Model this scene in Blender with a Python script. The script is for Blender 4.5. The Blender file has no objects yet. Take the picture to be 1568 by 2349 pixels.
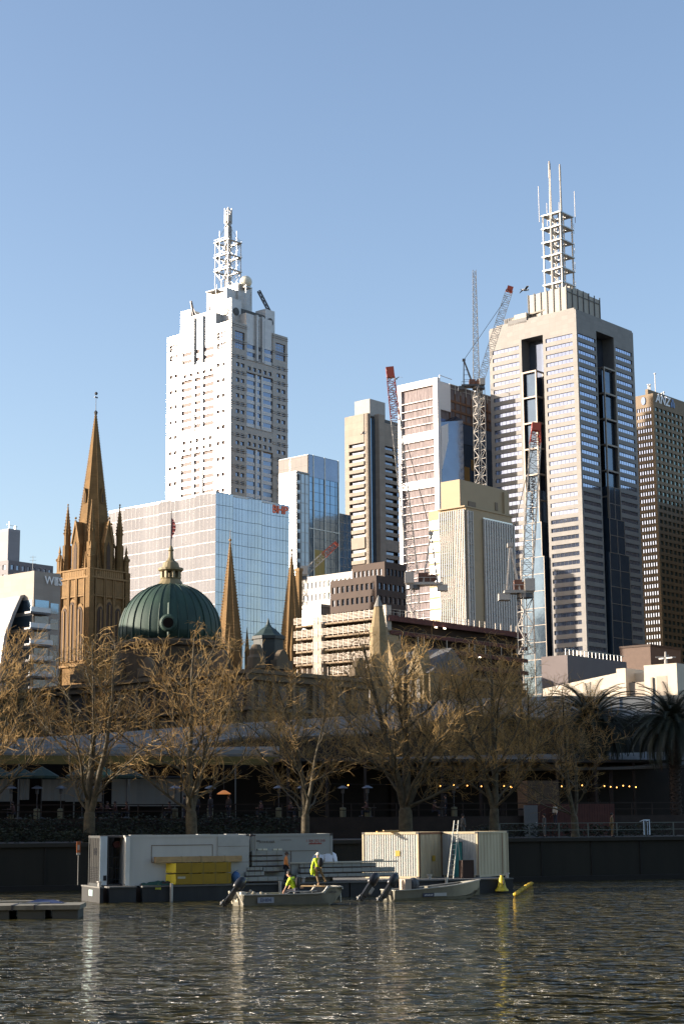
import bpy, math, random
from mathutils import Matrix, Vector, Euler
from math import sin, cos, radians as R, pi
random.seed(7)
S = bpy.context.scene
COL = S.collection
# ---------------- camera ----------------
PITCH, ROLL, FPX = math.atan(716/3900), -0.0078, 3900.0
CAMP = Vector((0, 0, 4.2))
CM = (Matrix.Rotation(pi/2+PITCH, 3, 'X') @ Matrix.Rotation(ROLL, 3, 'Z'))
cd = bpy.data.cameras.new('camera'); cam = bpy.data.objects.new('camera', cd); COL.objects.link(cam)
cam.location = CAMP; cam.rotation_euler = CM.to_euler()
cd.sensor_fit = 'VERTICAL'; cd.sensor_height = 36; cd.lens = FPX*36/2349
cd.clip_start = 1; cd.clip_end = 20000
S.camera = cam
# ---------------- sun and sky ----------------
SUN_EL, SUN_TH = R(15.0), R(88.5)          # height, angle to the left of the line back to the viewer
sd = Vector((-sin(SUN_TH)*cos(SUN_EL), -cos(SUN_TH)*cos(SUN_EL), sin(SUN_EL)))
ld = bpy.data.lights.new('sun', 'SUN'); ld.energy = 5.0; ld.angle = R(.55); ld.color = (1, .865, .72)
lo = bpy.data.objects.new('sun', ld); COL.objects.link(lo)
lo.rotation_euler = sd.to_track_quat('Z', 'Y').to_euler()
W = bpy.data.worlds.new('World'); S.world = W; W.use_nodes = True
wn = W.node_tree; bg = wn.nodes['Background']
sk = wn.nodes.new('ShaderNodeTexSky'); sk.sky_type = 'NISHITA'; sk.sun_disc = False
sk.sun_elevation = SUN_EL; sk.sun_rotation = math.atan2(sd.x, sd.y)
sk.air_density = 1.0; sk.dust_density = 1.3; sk.ozone_density = 2.0
tint = wn.nodes.new('ShaderNodeMix'); tint.data_type = 'RGBA'; tint.blend_type = 'MULTIPLY'; tint.inputs[0].default_value = 1
tint.inputs[7].default_value = (1.13, 1.04, 1.02, 1)      # film stock: a pinker, bluer sky
wn.links.new(sk.outputs[0], tint.inputs[6]); wn.links.new(tint.outputs[2], bg.inputs[0]); bg.inputs[1].default_value = .107
S.view_settings.view_transform = 'Standard'; S.view_settings.look = 'None'
S.view_settings.exposure = 1.28; S.view_settings.gamma = 1
S.render.engine = 'CYCLES'
# ---------------- helpers ----------------
def ray(px, py):
    return CM @ Vector(((px-784)/FPX, -(py-1174.5)/FPX, -1))
def pt(px, py, Y):
    d = ray(px, py); return CAMP + d*(Y/d.y)
def zat(px, py, P):                        # height of a pixel row on the vertical through P (depth P.y)
    return pt(px, py, P.y).z
GA = R(49)
DR = Vector((cos(GA), sin(GA), 0)); DL = Vector((-sin(GA), cos(GA), 0))
def wid(P, dr, px, py):                    # distance from P along dr to where the pixel's ray passes (plan view)
    d = ray(px, py); det = dr.x*(-d.y) + d.x*dr.y
    bx, by = CAMP.x-P.x, CAMP.y-P.y
    return (bx*(-d.y) + d.x*by)/det
class MB:
    def parts(s, name, mats, parent=None):      # one object per added group of pieces
        return [q.build(name, mats, parent) for q in s.kids]
    def kid(s):
        q = MB(); s.kids = getattr(s, 'kids', []) + [q]; return q
    def __init__(s): s.v = []; s.f = []; s.m = []; s.cm = 0; s.sm = []; s.smooth = False
    def add(s, vs, fs):
        n = len(s.v); s.v += [tuple(v) for v in vs]
        for f in fs: s.f.append([n+i for i in f]); s.m.append(s.cm); s.sm.append(s.smooth)
    def box(s, x0, x1, y0, y1, z0, z1):
        x0, x1 = min(x0, x1), max(x0, x1); y0, y1 = min(y0, y1), max(y0, y1); z0, z1 = min(z0, z1), max(z0, z1)
        s.add([(x0,y0,z0),(x1,y0,z0),(x1,y1,z0),(x0,y1,z0),(x0,y0,z1),(x1,y0,z1),(x1,y1,z1),(x0,y1,z1)],
              [(0,3,2,1),(4,5,6,7),(0,1,5,4),(1,2,6,5),(2,3,7,6),(3,0,4,7)])
    def obox(s, c, ax, h):                 # oriented box: centre, 3 axes, half sizes
        c = Vector(c); a = [Vector(ax[i])*h[i] for i in range(3)]
        vs = [c+a[0]*i+a[1]*j+a[2]*k for k in (-1,1) for (i,j) in ((-1,-1),(1,-1),(1,1),(-1,1))]
        s.add(vs, [(0,3,2,1),(4,5,6,7),(0,1,5,4),(1,2,6,5),(2,3,7,6),(3,0,4,7)])
    def prism(s, poly, z0, z1, top=1.0, c=None):
        n = len(poly); c = c or (sum(p[0] for p in poly)/n, sum(p[1] for p in poly)/n)
        vs = [(x,y,z0) for x,y in poly] + [(c[0]+(x-c[0])*top, c[1]+(y-c[1])*top, z1) for x,y in poly]
        s.add(vs, [tuple(range(n-1,-1,-1)), tuple(range(n,2*n))] + [(i,(i+1)%n,n+(i+1)%n,n+i) for i in range(n)])
    def extr(s, poly, a, b, A, B, N):      # polygon in plane (A,B) extruded a..b along N
        A, B, N = Vector(A), Vector(B), Vector(N); n = len(poly)
        vs = [A*u+B*w+N*a for u,w in poly]+[A*u+B*w+N*b for u,w in poly]
        s.add(vs, [tuple(range(n-1,-1,-1)), tuple(range(n,2*n))] + [(i,(i+1)%n,n+(i+1)%n,n+i) for i in range(n)])
    def tube(s, p, q, r0, r1=None, n=6, cap=True):
        p, q = Vector(p), Vector(q); r1 = r0 if r1 is None else r1
        d = (q-p); 
        if d.length < 1e-6: return
        d.normalize(); a = d.orthogonal().normalized(); b = d.cross(a)
        vs = []
        for c, r in ((p,r0),(q,r1)):
            for i in range(n):
                t = 2*pi*i/n; vs.append(c + a*cos(t)*r + b*sin(t)*r)
        fs = [(i,(i+1)%n,n+(i+1)%n,n+i) for i in range(n)]
        if cap: fs += [tuple(range(n-1,-1,-1)), tuple(range(n,2*n))]
        s.add(vs, fs)
    def bar(s, p, q, w, h=None):           # square bar
        p, q = Vector(p), Vector(q); h = h or w; d = q-p; L = d.length
        if L < 1e-6: return
        d.normalize(); up = Vector((0,0,1)) if abs(d.z) < .9 else Vector((0,1,0))
        a = d.cross(up).normalized(); b = a.cross(d)
        s.obox((p+q)/2, (d,a,b), (L/2,w/2,h/2))
    def lathe(s, prof, n=24, c=(0,0), ang0=0):
        vs = []
        for r, z in prof:
            for i in range(n):
                t = ang0+2*pi*i/n; vs.append((c[0]+r*cos(t), c[1]+r*sin(t), z))
        fs = []
        for k in range(len(prof)-1):
            for i in range(n):
                j = (i+1)%n; fs.append((k*n+i, k*n+j, (k+1)*n+j, (k+1)*n+i))
        fs.append(tuple(range(n-1,-1,-1))); fs.append(tuple(range((len(prof)-1)*n, len(prof)*n)))
        s.add(vs, fs)
    def sphere(s, c, r, n=16, m=10, sc=(1,1,1)):
        vs = []; fs = []
        for k in range(m+1):
            ph = -pi/2+pi*k/m
            for i in range(n):
                t = 2*pi*i/n; vs.append((c[0]+r*sc[0]*cos(ph)*cos(t), c[1]+r*sc[1]*cos(ph)*sin(t), c[2]+r*sc[2]*sin(ph)))
        for k in range(m):
            for i in range(n):
                j = (i+1)%n; fs.append((k*n+i,k*n+j,(k+1)*n+j,(k+1)*n+i))
        s.add(vs, fs)
    def lattice(s, p, q, w0, w1, nseg, r, side=None):   # square lattice mast or jib
        p, q = Vector(p), Vector(q); d = (q-p).normalized()
        a = Vector(side) if side else d.orthogonal(); a = (a-d*a.dot(d)).normalized(); b = d.cross(a)
        def c4(t):
            w = (w0+(w1-w0)*t)/2; o = p+(q-p)*t
            return [o+a*w+b*w, o-a*w+b*w, o-a*w-b*w, o+a*w-b*w]
        A, B = c4(0), c4(1)
        for i in range(4): s.bar(A[i], B[i], r*1.5)
        for k in range(nseg):
            u, v = c4(k/nseg), c4((k+1)/nseg)
            for i in range(4):
                j = (i+1)%4
                s.bar(u[i], v[j], r) if (k+i)%2 else s.bar(u[j], v[i], r)
                s.bar(u[i], u[j], r)
    def mesh(s, name, mats):
        me = bpy.data.meshes.new(name); me.from_pydata(s.v, [], s.f)
        mats = mats if isinstance(mats, (list,tuple)) else [mats]
        for m in mats: me.materials.append(m)
        if len(mats) > 1: me.polygons.foreach_set('material_index', s.m)
        if any(s.sm): me.polygons.foreach_set('use_smooth', s.sm)
        me.update(); return me
    def build(s, name, mats, parent=None, loc=(0,0,0), rz=0):
        return link(name, s.mesh(name, mats), parent, loc, rz)
def link(name, me, parent=None, loc=(0,0,0), rz=0):
    o = bpy.data.objects.new(name, me); COL.objects.link(o); o.parent = parent
    o.location = loc; o.rotation_euler = (0,0,rz); return o
def tag(o, label, cat=None, group=None, kind=None):
    if label: o['label'] = label
    if cat: o['category'] = cat
    if group: o['group'] = group
    if kind: o['kind'] = kind
    return o
def empty(name, label, cat, loc=(0,0,0), rz=0, group=None):
    o = bpy.data.objects.new(name, None); COL.objects.link(o); o.location = loc; o.rotation_euler = (0,0,rz)
    o.empty_display_size = .5
    return tag(o, label, cat, group)
def copy_tree(o, parent=None):
    c = o.copy(); COL.objects.link(c); c.parent = parent
    for ch in list(o.children): copy_tree(ch, c)
    return c
def text(s, size, name, m, parent=None, ext=.05, M=None, rows=1, bold=0.0, shear=0):
    cu = bpy.data.curves.new(name, 'FONT'); cu.body = s; cu.size = size; cu.extrude = ext; cu.align_x = 'CENTER'; cu.align_y = 'CENTER'
    cu.offset = bold; cu.shear = shear; cu.resolution_u = 2
    t = bpy.data.objects.new(name, cu); COL.objects.link(t)
    bpy.context.view_layer.update()
    me = bpy.data.meshes.new_from_object(t); me.name = name
    bpy.data.objects.remove(t); bpy.data.curves.remove(cu)
    me.materials.clear(); me.materials.append(m)
    if M is not None: me.transform(M)
    return link(name, me, parent)
def frame(o, x, y):                          # matrix taking text's x,y to given world axes
    x = Vector(x).normalized(); y = Vector(y).normalized(); z = x.cross(y)
    M = Matrix((( x.x,y.x,z.x,o[0]),(x.y,y.y,z.y,o[1]),(x.z,y.z,z.z,o[2]),(0,0,0,1))); return M
# ---------------- materials ----------------
MT = {}
def mat(name, col, rough=.7, metal=0, var=.12, scale=1.0, bump=0, spec=.5, emit=None, es=0, streak=0, brick=None, two=None, coat=0):
    m = bpy.data.materials.new(name); m.use_nodes = True; nt = m.node_tree; N = nt.nodes; L = nt.links
    b = N['Principled BSDF']; b.inputs['Roughness'].default_value = rough; b.inputs['Metallic'].default_value = metal
    b.inputs['Specular IOR Level'].default_value = spec; b.inputs['Coat Weight'].default_value = coat
    tc = N.new('ShaderNodeTexCoord'); mp = N.new('ShaderNodeMapping'); L.new(tc.outputs['Object'], mp.inputs[0])
    mp.inputs['Scale'].default_value = (scale, scale, scale*(.12 if streak else 1))
    nz = N.new('ShaderNodeTexNoise'); nz.inputs['Scale'].default_value = 1; nz.inputs['Detail'].default_value = 6; nz.inputs['Roughness'].default_value = .65
    L.new(mp.outputs[0], nz.inputs[0])
    cr = N.new('ShaderNodeValToRGB'); cr.color_ramp.elements[0].position = .3; cr.color_ramp.elements[1].position = .7
    c0 = tuple(max(0, c*(1-var)) for c in col); c1 = tuple(min(1, c*(1+var)) for c in col)
    if two: c1 = two; c0 = col
    cr.color_ramp.elements[0].color = (*c0, 1); cr.color_ramp.elements[1].color = (*c1, 1)
    L.new(nz.outputs[0], cr.inputs[0]); out = cr.outputs[0]
    if brick:
        bw, bh, ms, dark = brick
        sx = N.new('ShaderNodeSeparateXYZ'); L.new(tc.outputs['Object'], sx.inputs[0])
        ad = N.new('ShaderNodeMath'); L.new(sx.outputs[0], ad.inputs[0]); L.new(sx.outputs[1], ad.inputs[1])
        cb = N.new('ShaderNodeCombineXYZ'); L.new(ad.outputs[0], cb.inputs[0]); L.new(sx.outputs[2], cb.inputs[1])
        bt = N.new('ShaderNodeTexBrick'); L.new(cb.outputs[0], bt.inputs['Vector'])
        bt.offset = 0 if bw > 1.2 else .5; bt.inputs['Scale'].default_value = 1; bt.inputs['Brick Width'].default_value = bw
        bt.inputs['Row Height'].default_value = bh; bt.inputs['Mortar Size'].default_value = ms; bt.inputs['Mortar Smooth'].default_value = .2
        bt.inputs['Color1'].default_value = (1,1,1,1); bt.inputs['Color2'].default_value = (.86,.86,.86,1); bt.inputs['Mortar'].default_value = (dark,dark,dark,1)
        mx = N.new('ShaderNodeMix'); mx.data_type = 'RGBA'; mx.blend_type = 'MULTIPLY'; mx.inputs[0].default_value = 1
        L.new(out, mx.inputs[6]); L.new(bt.outputs[0], mx.inputs[7]); out = mx.outputs[2]
    L.new(out, b.inputs['Base Color'])
    if bump:
        n2 = N.new('ShaderNodeTexNoise'); n2.inputs['Scale'].default_value = scale*6; n2.inputs['Detail'].default_value = 4; L.new(tc.outputs['Object'], n2.inputs[0])
        bp = N.new('ShaderNodeBump'); bp.inputs['Strength'].default_value = bump; bp.inputs['Distance'].default_value = .05
        L.new(n2.outputs[0], bp.inputs['Height']); L.new(bp.outputs[0], b.inputs['Normal'])
    if emit: b.inputs['Emission Color'].default_value = (*emit, 1); b.inputs['Emission Strength'].default_value = es
    MT[name] = m; return m
def glass(name, col, rough=.06, metal=.75, var=.1, scale=.15, wave=.02, ws=.25):
    m = mat(name, col, rough, metal, var, scale); nt = m.node_tree; b = nt.nodes['Principled BSDF']
    tc = nt.nodes.new('ShaderNodeTexCoord'); n2 = nt.nodes.new('ShaderNodeTexNoise'); n2.inputs['Scale'].default_value = ws; n2.inputs['Detail'].default_value = 2
    nt.links.new(tc.outputs['Object'], n2.inputs[0])
    bp = nt.nodes.new('ShaderNodeBump'); bp.inputs['Strength'].default_value = 1; bp.inputs['Distance'].default_value = wave
    nt.links.new(n2.outputs[0], bp.inputs['Height']); nt.links.new(bp.outputs[0], b.inputs['Normal']); return m
# facade tools in a building's own frame: face 'R' lies in y=0, face 'L' in x=0; u runs away from the near corner
def fb(mb, face, u0, u1, z0, z1, o0, o1, W=None):
    if face == 'R': mb.box(u0, u1, -o1, -o0, z0, z1)
    else: mb.box(-o1, -o0, u0, u1, z0, z1)
def facade(mb, face, U0, U1, Z0, Z1, cols, rows, d, ext=True):
    """solid wall skin of thickness d round openings cols x rows; returns the openings"""
    e = U0 - (d if (face == 'R' and ext and abs(U0) < 1e-6) else 0)
    z = Z0
    for (a, b) in rows:
        if a > z+1e-4: fb(mb, face, e, U1, z, a, 0, d)
        u = e
        for (c0, c1) in cols:
            if c0 > u+1e-4: fb(mb, face, u, c0, a, b, 0, d)
            u = c1
        if u < U1-1e-4: fb(mb, face, u, U1, a, b, 0, d)
        z = b
    if z < Z1: fb(mb, face, e, U1, z, Z1, 0, d)
    return [(face, c0, c1, a, b) for (a, b) in rows for (c0, c1) in cols]
def cols_n(U0, U1, n, frac):               # n openings between U0 and U1
    p = (U1-U0)/n; w = p*frac
    return [(U0+p*i+(p-w)/2, U0+p*i+(p+w)/2) for i in range(n)]
def rows_n(Z0, Z1, p, h, off=0):
    r = []; z = Z0+off
    while z+h < Z1: r.append((z, z+h)); z += p
    return r
_pane = {}
def panes(parent, ops, m, out=.04, tilt=.25, name='window', maxn=100, frame_m=None):
    """each opening gets its own window object (nearest first), the rest past maxn one stuff part"""
    M = parent.matrix_basis if parent else Matrix()
    def dist(o):
        f, c0, c1, a, b = o
        p = Vector(((c0+c1)/2, 0, (a+b)/2)) if f == 'R' else Vector((0, (c0+c1)/2, (a+b)/2))
        return ((M @ p)-CAMP).length/((c1-c0)*(b-a))**.5
    ops = sorted(ops, key=dist); rnd = random.Random(3)
    for i, (f, c0, c1, a, b) in enumerate(ops[:maxn]):
        w, h = c1-c0, b-a; key = (f, round(w,2), round(h,2), m.name)
        if key not in _pane:
            mb = MB(); fb(mb, f, -w/2+.01, w/2-.01, -h/2+.01, h/2-.01, .0, out); _pane[key] = mb.mesh(name, m)
        o = link(name, _pane[key], parent)
        u, z = (c0+c1)/2, (a+b)/2
        o.location = (u, -.012, z) if f == 'R' else (-.012, u, z)
        t = R(tilt); o.rotation_euler = (rnd.uniform(-t,t) if f == 'R' else 0, rnd.uniform(-t,t) if f == 'L' else 0, rnd.uniform(-t,t)*.6)
    if len(ops) > maxn:
        mb = MB()
        for (f, c0, c1, a, b) in ops[maxn:]: fb(mb, f, c0+.01, c1-.01, a+.01, b-.01, .012, .012+out)
        o = mb.build('windows', m, parent); o['kind'] = 'stuff'
class Bld:
    def __init__(s, name, label, cat, pxc, pyc, D, z0=3.1, rz=GA, group=None, lab_z=None):
        P = pt(pxc, pyc, D); s.P = Vector((P.x, P.y, 0)); s.z0 = z0; s.H = P.z
        s.rz = rz; s.R = Vector((cos(rz), sin(rz), 0)); s.L = Vector((-sin(rz), cos(rz), 0))
        s.o = empty(name, label, cat, (P.x, P.y, 0), rz, group)
        bpy.context.view_layer.update()
    def wr(s, px, py): return wid(s.P, s.R, px, py)
    def wl(s, px, py): return wid(s.P, s.L, px, py)
    def z(s, px, py): return zat(px, py, s.P)
    def zu(s, face, u, px, py):            # height at distance u along a face
        q = s.P + (s.R if face == 'R' else s.L)*u; return pt(px, py, q.y).z
# ---------------- ground, water, river wall ----------------
WA, WB = pt(-400, 2000, 111.0), pt(1900, 2000, 134.0); WA.z = WB.z = 0
WD = (WB-WA).normalized(); WN = Vector((WD.y, -WD.x, 0))       # along the wall; towards the river
GZ = 3.1
def wall_pt(px, back=0): 
    t = wid(WA, WD, px, 2000); return WA+WD*t-WN*back
m = MB()
a, b_ = WA-WD*700-WN*.9, WB+WD*700-WN*.9
a.z = b_.z = GZ; c = Vector((9000, 12000, GZ)); d = Vector((-9000, 12000, GZ))
m.add([a, b_, Vector((9000, b_.y, GZ)), c, d, Vector((-9000, a.y, GZ))], [(0,1,2,3,4,5)])
o = m.build('ground', mat('paving', (.03,.027,.022), .9, 0, .25, .5, .2)); o['kind'] = 'structure'
def water_mat():
    m = bpy.data.materials.new('river_water'); m.use_nodes = True; nt = m.node_tree; N = nt.nodes; L = nt.links
    b = N['Principled BSDF']; b.inputs['Base Color'].default_value = (.042,.036,.010,1); b.inputs['Roughness'].default_value = .05; b.inputs['IOR'].default_value = 1.33
    b.inputs['Specular IOR Level'].default_value = .95; b.inputs['Specular Tint'].default_value = (1,.74,.40,1)  # gold of the reflected light is put into the specular tint
    tc = N.new('ShaderNodeTexCoord'); prev = None
    for sx, sy, dist, det, rot in ((.22, .45, .8, 2, .08), (.75, 1.15, 1.15, 2, -.1), (2.6, 3.2, .13, 2, .15)):
        mp = N.new('ShaderNodeMapping'); mp.inputs['Scale'].default_value = (sx, sy, 1); mp.inputs['Rotation'].default_value = (0, 0, rot); L.new(tc.outputs['Object'], mp.inputs[0])
        nz = N.new('ShaderNodeTexNoise'); nz.inputs['Scale'].default_value = 1; nz.inputs['Detail'].default_value = det; nz.inputs['Distortion'].default_value = .6; L.new(mp.outputs[0], nz.inputs[0])
        bp = N.new('ShaderNodeBump'); bp.inputs['Strength'].default_value = 1; bp.inputs['Distance'].default_value = dist; L.new(nz.outputs[0], bp.inputs['Height'])
        if prev: L.new(prev.outputs[0], bp.inputs['Normal'])
        prev = bp
    L.new(prev.outputs[0], b.inputs['Normal']); return m
m = MB(); m.add([(-700,8,0),(700,8,0),(700,400,0),(-700,400,0)], [(0,1,2,3)])
o = m.build('water', water_mat()); o['kind'] = 'structure'
m = MB(); m.add([(-700,-60,-2.5),(700,-60,-2.5),(700,400,-2.5),(-700,400,-2.5)], [(0,1,2,3)])
o = m.build('river_bed', mat('mud', (.05,.04,.025), .9)); o['kind'] = 'structure'
m = MB(); m.add([(-700,-300,3.0),(700,-300,3.0),(700,8,3.0),(-700,8,3.0),(-700,8,-2),(700,8,-2)], [(0,1,2,3),(3,2,5,4)])
o = m.build('south_promenade', mat('south_paving', (.2,.18,.15), .9)); o['kind'] = 'structure'
# wall in long panels
LW = (WB-WA).length; rzW = math.atan2(WD.y, WD.x)
e = empty('river_wall', 'long dark concrete river wall with a stone coping, behind the barge', 'wall', WA, rzW)
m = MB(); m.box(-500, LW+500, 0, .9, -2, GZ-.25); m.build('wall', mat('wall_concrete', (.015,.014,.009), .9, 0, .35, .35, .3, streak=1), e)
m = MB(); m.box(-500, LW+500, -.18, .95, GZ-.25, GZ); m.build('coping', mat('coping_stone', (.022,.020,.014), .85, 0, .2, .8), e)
m = MB()
for k in range(60): m.box(-10+k*4-.06, -10+k*4+.06, -.06, 0, -.5, GZ-.26)
m.box(-500, LW+500, -.35, 0, -.5, .35)
m.build('joints', mat('joint_dark', (.012,.011,.009), .9), e)
# ---------------- unseen blocks added outside the picture: shade the bank, cut skylight, darken glass reflections ----------------
shade_m = mat('block_render', (.16,.14,.12), .8, 0, .15, .3, brick=(3,3.2,.2,.4))
def block(label, x0, x1, y0, y1, h, z0=GZ):
    e = empty('added_block', label, 'building', (x0, y0, z0)); m = MB(); m.box(0, x1-x0, 0, y1-y0, 0, h-z0); m.build('wall', shade_m, e)
    m = MB(); m.box(-.4, x1-x0+.4, -.4, y1-y0+.4, h-z0, h-z0+.8); m.build('roof', shade_m, e)
block('added unseen low block beyond the left edge, shading the bank', -84, -62, 108, 124, 18.5)
block('added unseen tall block beyond the left edge, shading the right trees', -110, -76, 122.6, 262, 43)
block('added unseen broad block beyond the right edge, mirrored dark in the glass', 215, 320, 690, 900, 165)
block('added unseen lower block beyond the right edge, for dark reflections', 118, 165, 330, 480, 70)
block('added unseen block behind the viewer at left, cutting skylight', -150, -60, -110, -55, 95, 3)
block('added unseen block straight behind the viewer, cutting skylight', -40, 35, -120, -60, 110, 3)
block('added unseen block behind the viewer at right, cutting skylight', 60, 160, -110, -50, 85, 3)
# ---------------- shared materials ----------------
granite = mat('granite', (.25,.20,.145), .26, 0, .08, .4, 0, 1.0, brick=(1.9,1.85,.05,.7))
granite_pale = mat('granite_pale', (.36,.31,.25), .35, 0, .05, .3, 0, .6, brick=(2.2,1.85,.05,.75))
white_panel = mat('white_panel', (.46,.46,.45), .28, 0, .05, .3, 0, 1.0, brick=(2.4,1.8,.04,.8))
glass_dark = glass('glass_dark', (.16,.19,.25), .09, .8)
glass_blue = glass('glass_blue', (.17,.25,.34), .07, .85)
glass_sky = glass('glass_sky', (.33,.38,.50), .05, .9)
glass_pale = glass('glass_pale', (.30,.34,.38), .3, .7)
steel = mat('steel', (.42,.42,.40), .4, .5, .15, .5)
steel_white = mat('steel_white', (.32,.305,.28), .45, .1, .12, .6)
dark_void = mat('dark_void', (.045,.042,.04), .5, .2, .2, .3)
dark_steel = mat('dark_steel', (.08,.08,.085), .45, .5, .2, .5)
orange_red = mat('orange_red', (.62,.13,.05), .5, 0, .15, .7)
concrete = mat('concrete', (.40,.37,.33), .85, 0, .2, .3, .3, streak=1)

# ---------------- tall granite tower with lattice mast ----------------
def granite_tower():
    b = Bld('office_tower', 'tall stepped granite tower with a lattice mast and a dish ball on its roof', 'tower', 530, 736, 760)
    wl, wr, H = b.wl(387,790), b.wr(657,790), b.H; z0 = 30
    mb = MB(); mb.box(0, wr, 0, wl, z0, H-.6)
    mb.build('core', granite, b.o)
    fl = 3.72; op = []; bayop = []
    sk = MB(); bay = MB(); corn = sk
    for face, Wd in (('R', wr), ('L', wl)):
        c = lambda f: Wd*f
        u0, u1 = (c(.26), c(.725)) if face == 'R' else (c(.24), c(.76))
        px = 562 if face == 'R' else 497
        uu = c(.3)
        zz = [b.zu(face, uu, px, y+(0 if face == 'R' else 4)) for y in (825, 855.7, 979, 1028.7)]
        # pier shafts with paired windows, stepped frames with one big window at the head
        zt = H-15
        for (a0, a1) in ((0, u0), (u1, Wd)):
            w = a1-a0
            cs = [(a0+w*.28, a0+w*.50), (a0+w*.60, a0+w*.84)]
            rows = rows_n(z0, zt, fl, 1.9, 1.0)
            op += facade(sk, face, a0, a1, z0, zt, cs, rows, .7)
            facade(sk, face, a0, a1, zt, H, [(a0+w*.2, a0+w*.84)], [(zt+2.5, H-4.2)], .7)
            for i in range(4):
                for j in range(6):
                    ww = w*.64/4; hh = (H-6.7-zt)/6
                    bayop.append((face, a0+w*.2+ww*i+.12, a0+w*.2+ww*(i+1)-.12, zt+2.5+hh*j+.12, zt+2.5+hh*(j+1)-.12))
            z = H-1.2
            while z > z0:
                e = a0-(1.0 if a0 == 0 and face == 'R' else 0)
                for dz in (0, .9): fb(corn, face, e, a1, z-dz, z-dz+.32, .7, 1.0)
                z -= 2*fl
        # bands of five windows between the tall recessed bays
        for (a, bb) in ((zz[1], zz[0]), (zz[3], zz[2])):
            rows = rows_n(a, bb, fl, 1.9, 1.2)
            op += facade(sk, face, u0, u1, a, bb, cols_n(u0, u1, 5, .55), rows, .7)
            for z in (a+.1, bb-.5): fb(corn, face, u0, u1, z, z+.35, .7, 1.0)
        # the recessed bays: white spandrels, glass strips, two fins
        f1, f2 = u0+(u1-u0)*.37, u0+(u1-u0)*.59
        if face == 'L': f1, f2 = u0+(u1-u0)*.37, u0+(u1-u0)*.63
        ztop = b.zu(face, uu, px+4, 719)
        for (a, bb) in ((zz[0], ztop), (zz[2], zz[1]), (z0, zz[3])):
            z = a
            while z < bb-1:
                fb(bay, face, u0, u1, z, min(z+1.7, bb), 0, .3)
                if z+fl < bb+1 and z < H-12:
                    for (p, q) in ((u0, f1-.6), (f1+.6, f2-.6), (f2+.6, u1)):
                        bayop.append((face, p, q, z+1.7, min(z+fl, bb)))
                elif z >= H-12: fb(bay, face, u0, u1, z+1.7, min(z+fl, bb), 0, .3)
                z += fl
            for f in (f1, f2): fb(bay, face, f-.55, f+.55, a, bb-(.1 if a != zz[0] else 0), 0, .8 if a != zz[0] else 1.4)
        # head of the centre bay rising past the piers, with two dark slots
        m = MB()
        i0 = .02
        if face == 'R': m.box(u0, u1, i0, 6, H-.5, ztop)
        else: m.box(i0, 6, u0, u1, H-.5, ztop)
        m.build('bay_head', white_panel, b.o)
        sl = MB()
        for f in (f1, f2): fb(sl, face, f+.6, f+1.9, H-20, ztop-1.5, .3, .36)
        sl.build('dark_slot', dark_void, b.o)
    sk.build('stone_skin', granite, b.o); bay.build('spandrels', white_panel, b.o); None
    lit = mat('glass_sunlit', (.17,.135,.13), .55, 0, .2, .6, 0, .2); al = op+bayop  # lit-face panes: the sun's pinkish glare is put into a matte colour
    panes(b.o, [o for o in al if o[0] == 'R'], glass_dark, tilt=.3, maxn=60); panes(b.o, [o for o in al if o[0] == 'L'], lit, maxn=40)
    # set-back crown
    d = (wl+wr)*.5*.105; P2 = b.P+b.R*d+b.L*d
    zc = pt(530, 683, P2.y).z
    m = MB(); x0, x1, y0, y1 = d, wr-d*.9, d, wl-d*.9; n = .22*(x1-x0)
    m.box(x0+.8, x1-.8, y0+.8, y1-.8, H-.6, zc-4)
    for (a, c_) in ((x0,y0),(x1-n,y0),(x0,y1-n),(x1-n,y1-n)): m.box(a, a+n, c_, c_+n, H-.6, zc)
    m.build('crown', white_panel, b.o)
    m = MB()
    for k in range(2):
        for a in (x0+n/2, x1-n/2) if k == 0 else (y0+n/2, y1-n/2):
            c_ = Vector((a, y0-.05, zc-6)) if k == 0 else Vector((x0-.05, a, zc-6))
            nrm = Vector((0,-1,0)) if k == 0 else Vector((-1,0,0))
            dd = MB(); dd.tube(c_, c_+nrm*.3, 1.9, 1.9, 20); dd.build('round_window', dark_void, b.o)
            dd = MB()
            if k == 0: dd.box(a-1.6, a+1.6, y0-.25, y0, zc-15, zc-11.5)
            else: dd.box(x0-.25, x0, a-1.6, a+1.6, zc-15, zc-11.5)
            dd.build('square_window', glass_dark, b.o)
    m = MB(); m.box(x0+n, x1-n, y0+.5, y0+.8, zc-9, zc-3.4); m.build('dark_panel', dark_void, b.o)
    m = MB(); m.box(x0+.5, x0+.8, y0+n, y1-n, zc-9, zc-3.4); m.build('tan_panel', granite_pale, b.o)
    # plant boxes, dish and lattice mast
    cx, cy = (x0+x1)/2, (y0+y1)/2
    Pm = b.P+b.R*cx+b.L*cy
    zb, zl = pt(530, 690, Pm.y).z, [pt(525, y, Pm.y).z for y in (663, 625, 592, 558.7, 520, 478)]
    m = MB(); m.box(cx-8, cx-1, cy-7, cy+6, zc-4.2, zb+3.5); m.box(cx-1.02, cx+8.5, cy-8, cy+1, zc-4.2, zb+7); m.box(cx-4, cx+6, cy+1.02, cy+7, zc-4.2, zb+1)
    m.build('plant_room', white_panel, b.o)
    mast = MB(); h = 4.4
    for i in (-h, h):
        for j in (-h, h): mast.bar((cx+i, cy+j, zb-4), (cx+i, cy+j, zl[3]), .26)
    mast.lattice((cx, cy, zb-2), (cx, cy, zl[3]), 2.0, 1.6, 12, .28, (1,0,0))
    mb_ = mast.build('mast', steel_white, b.o)
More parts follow.
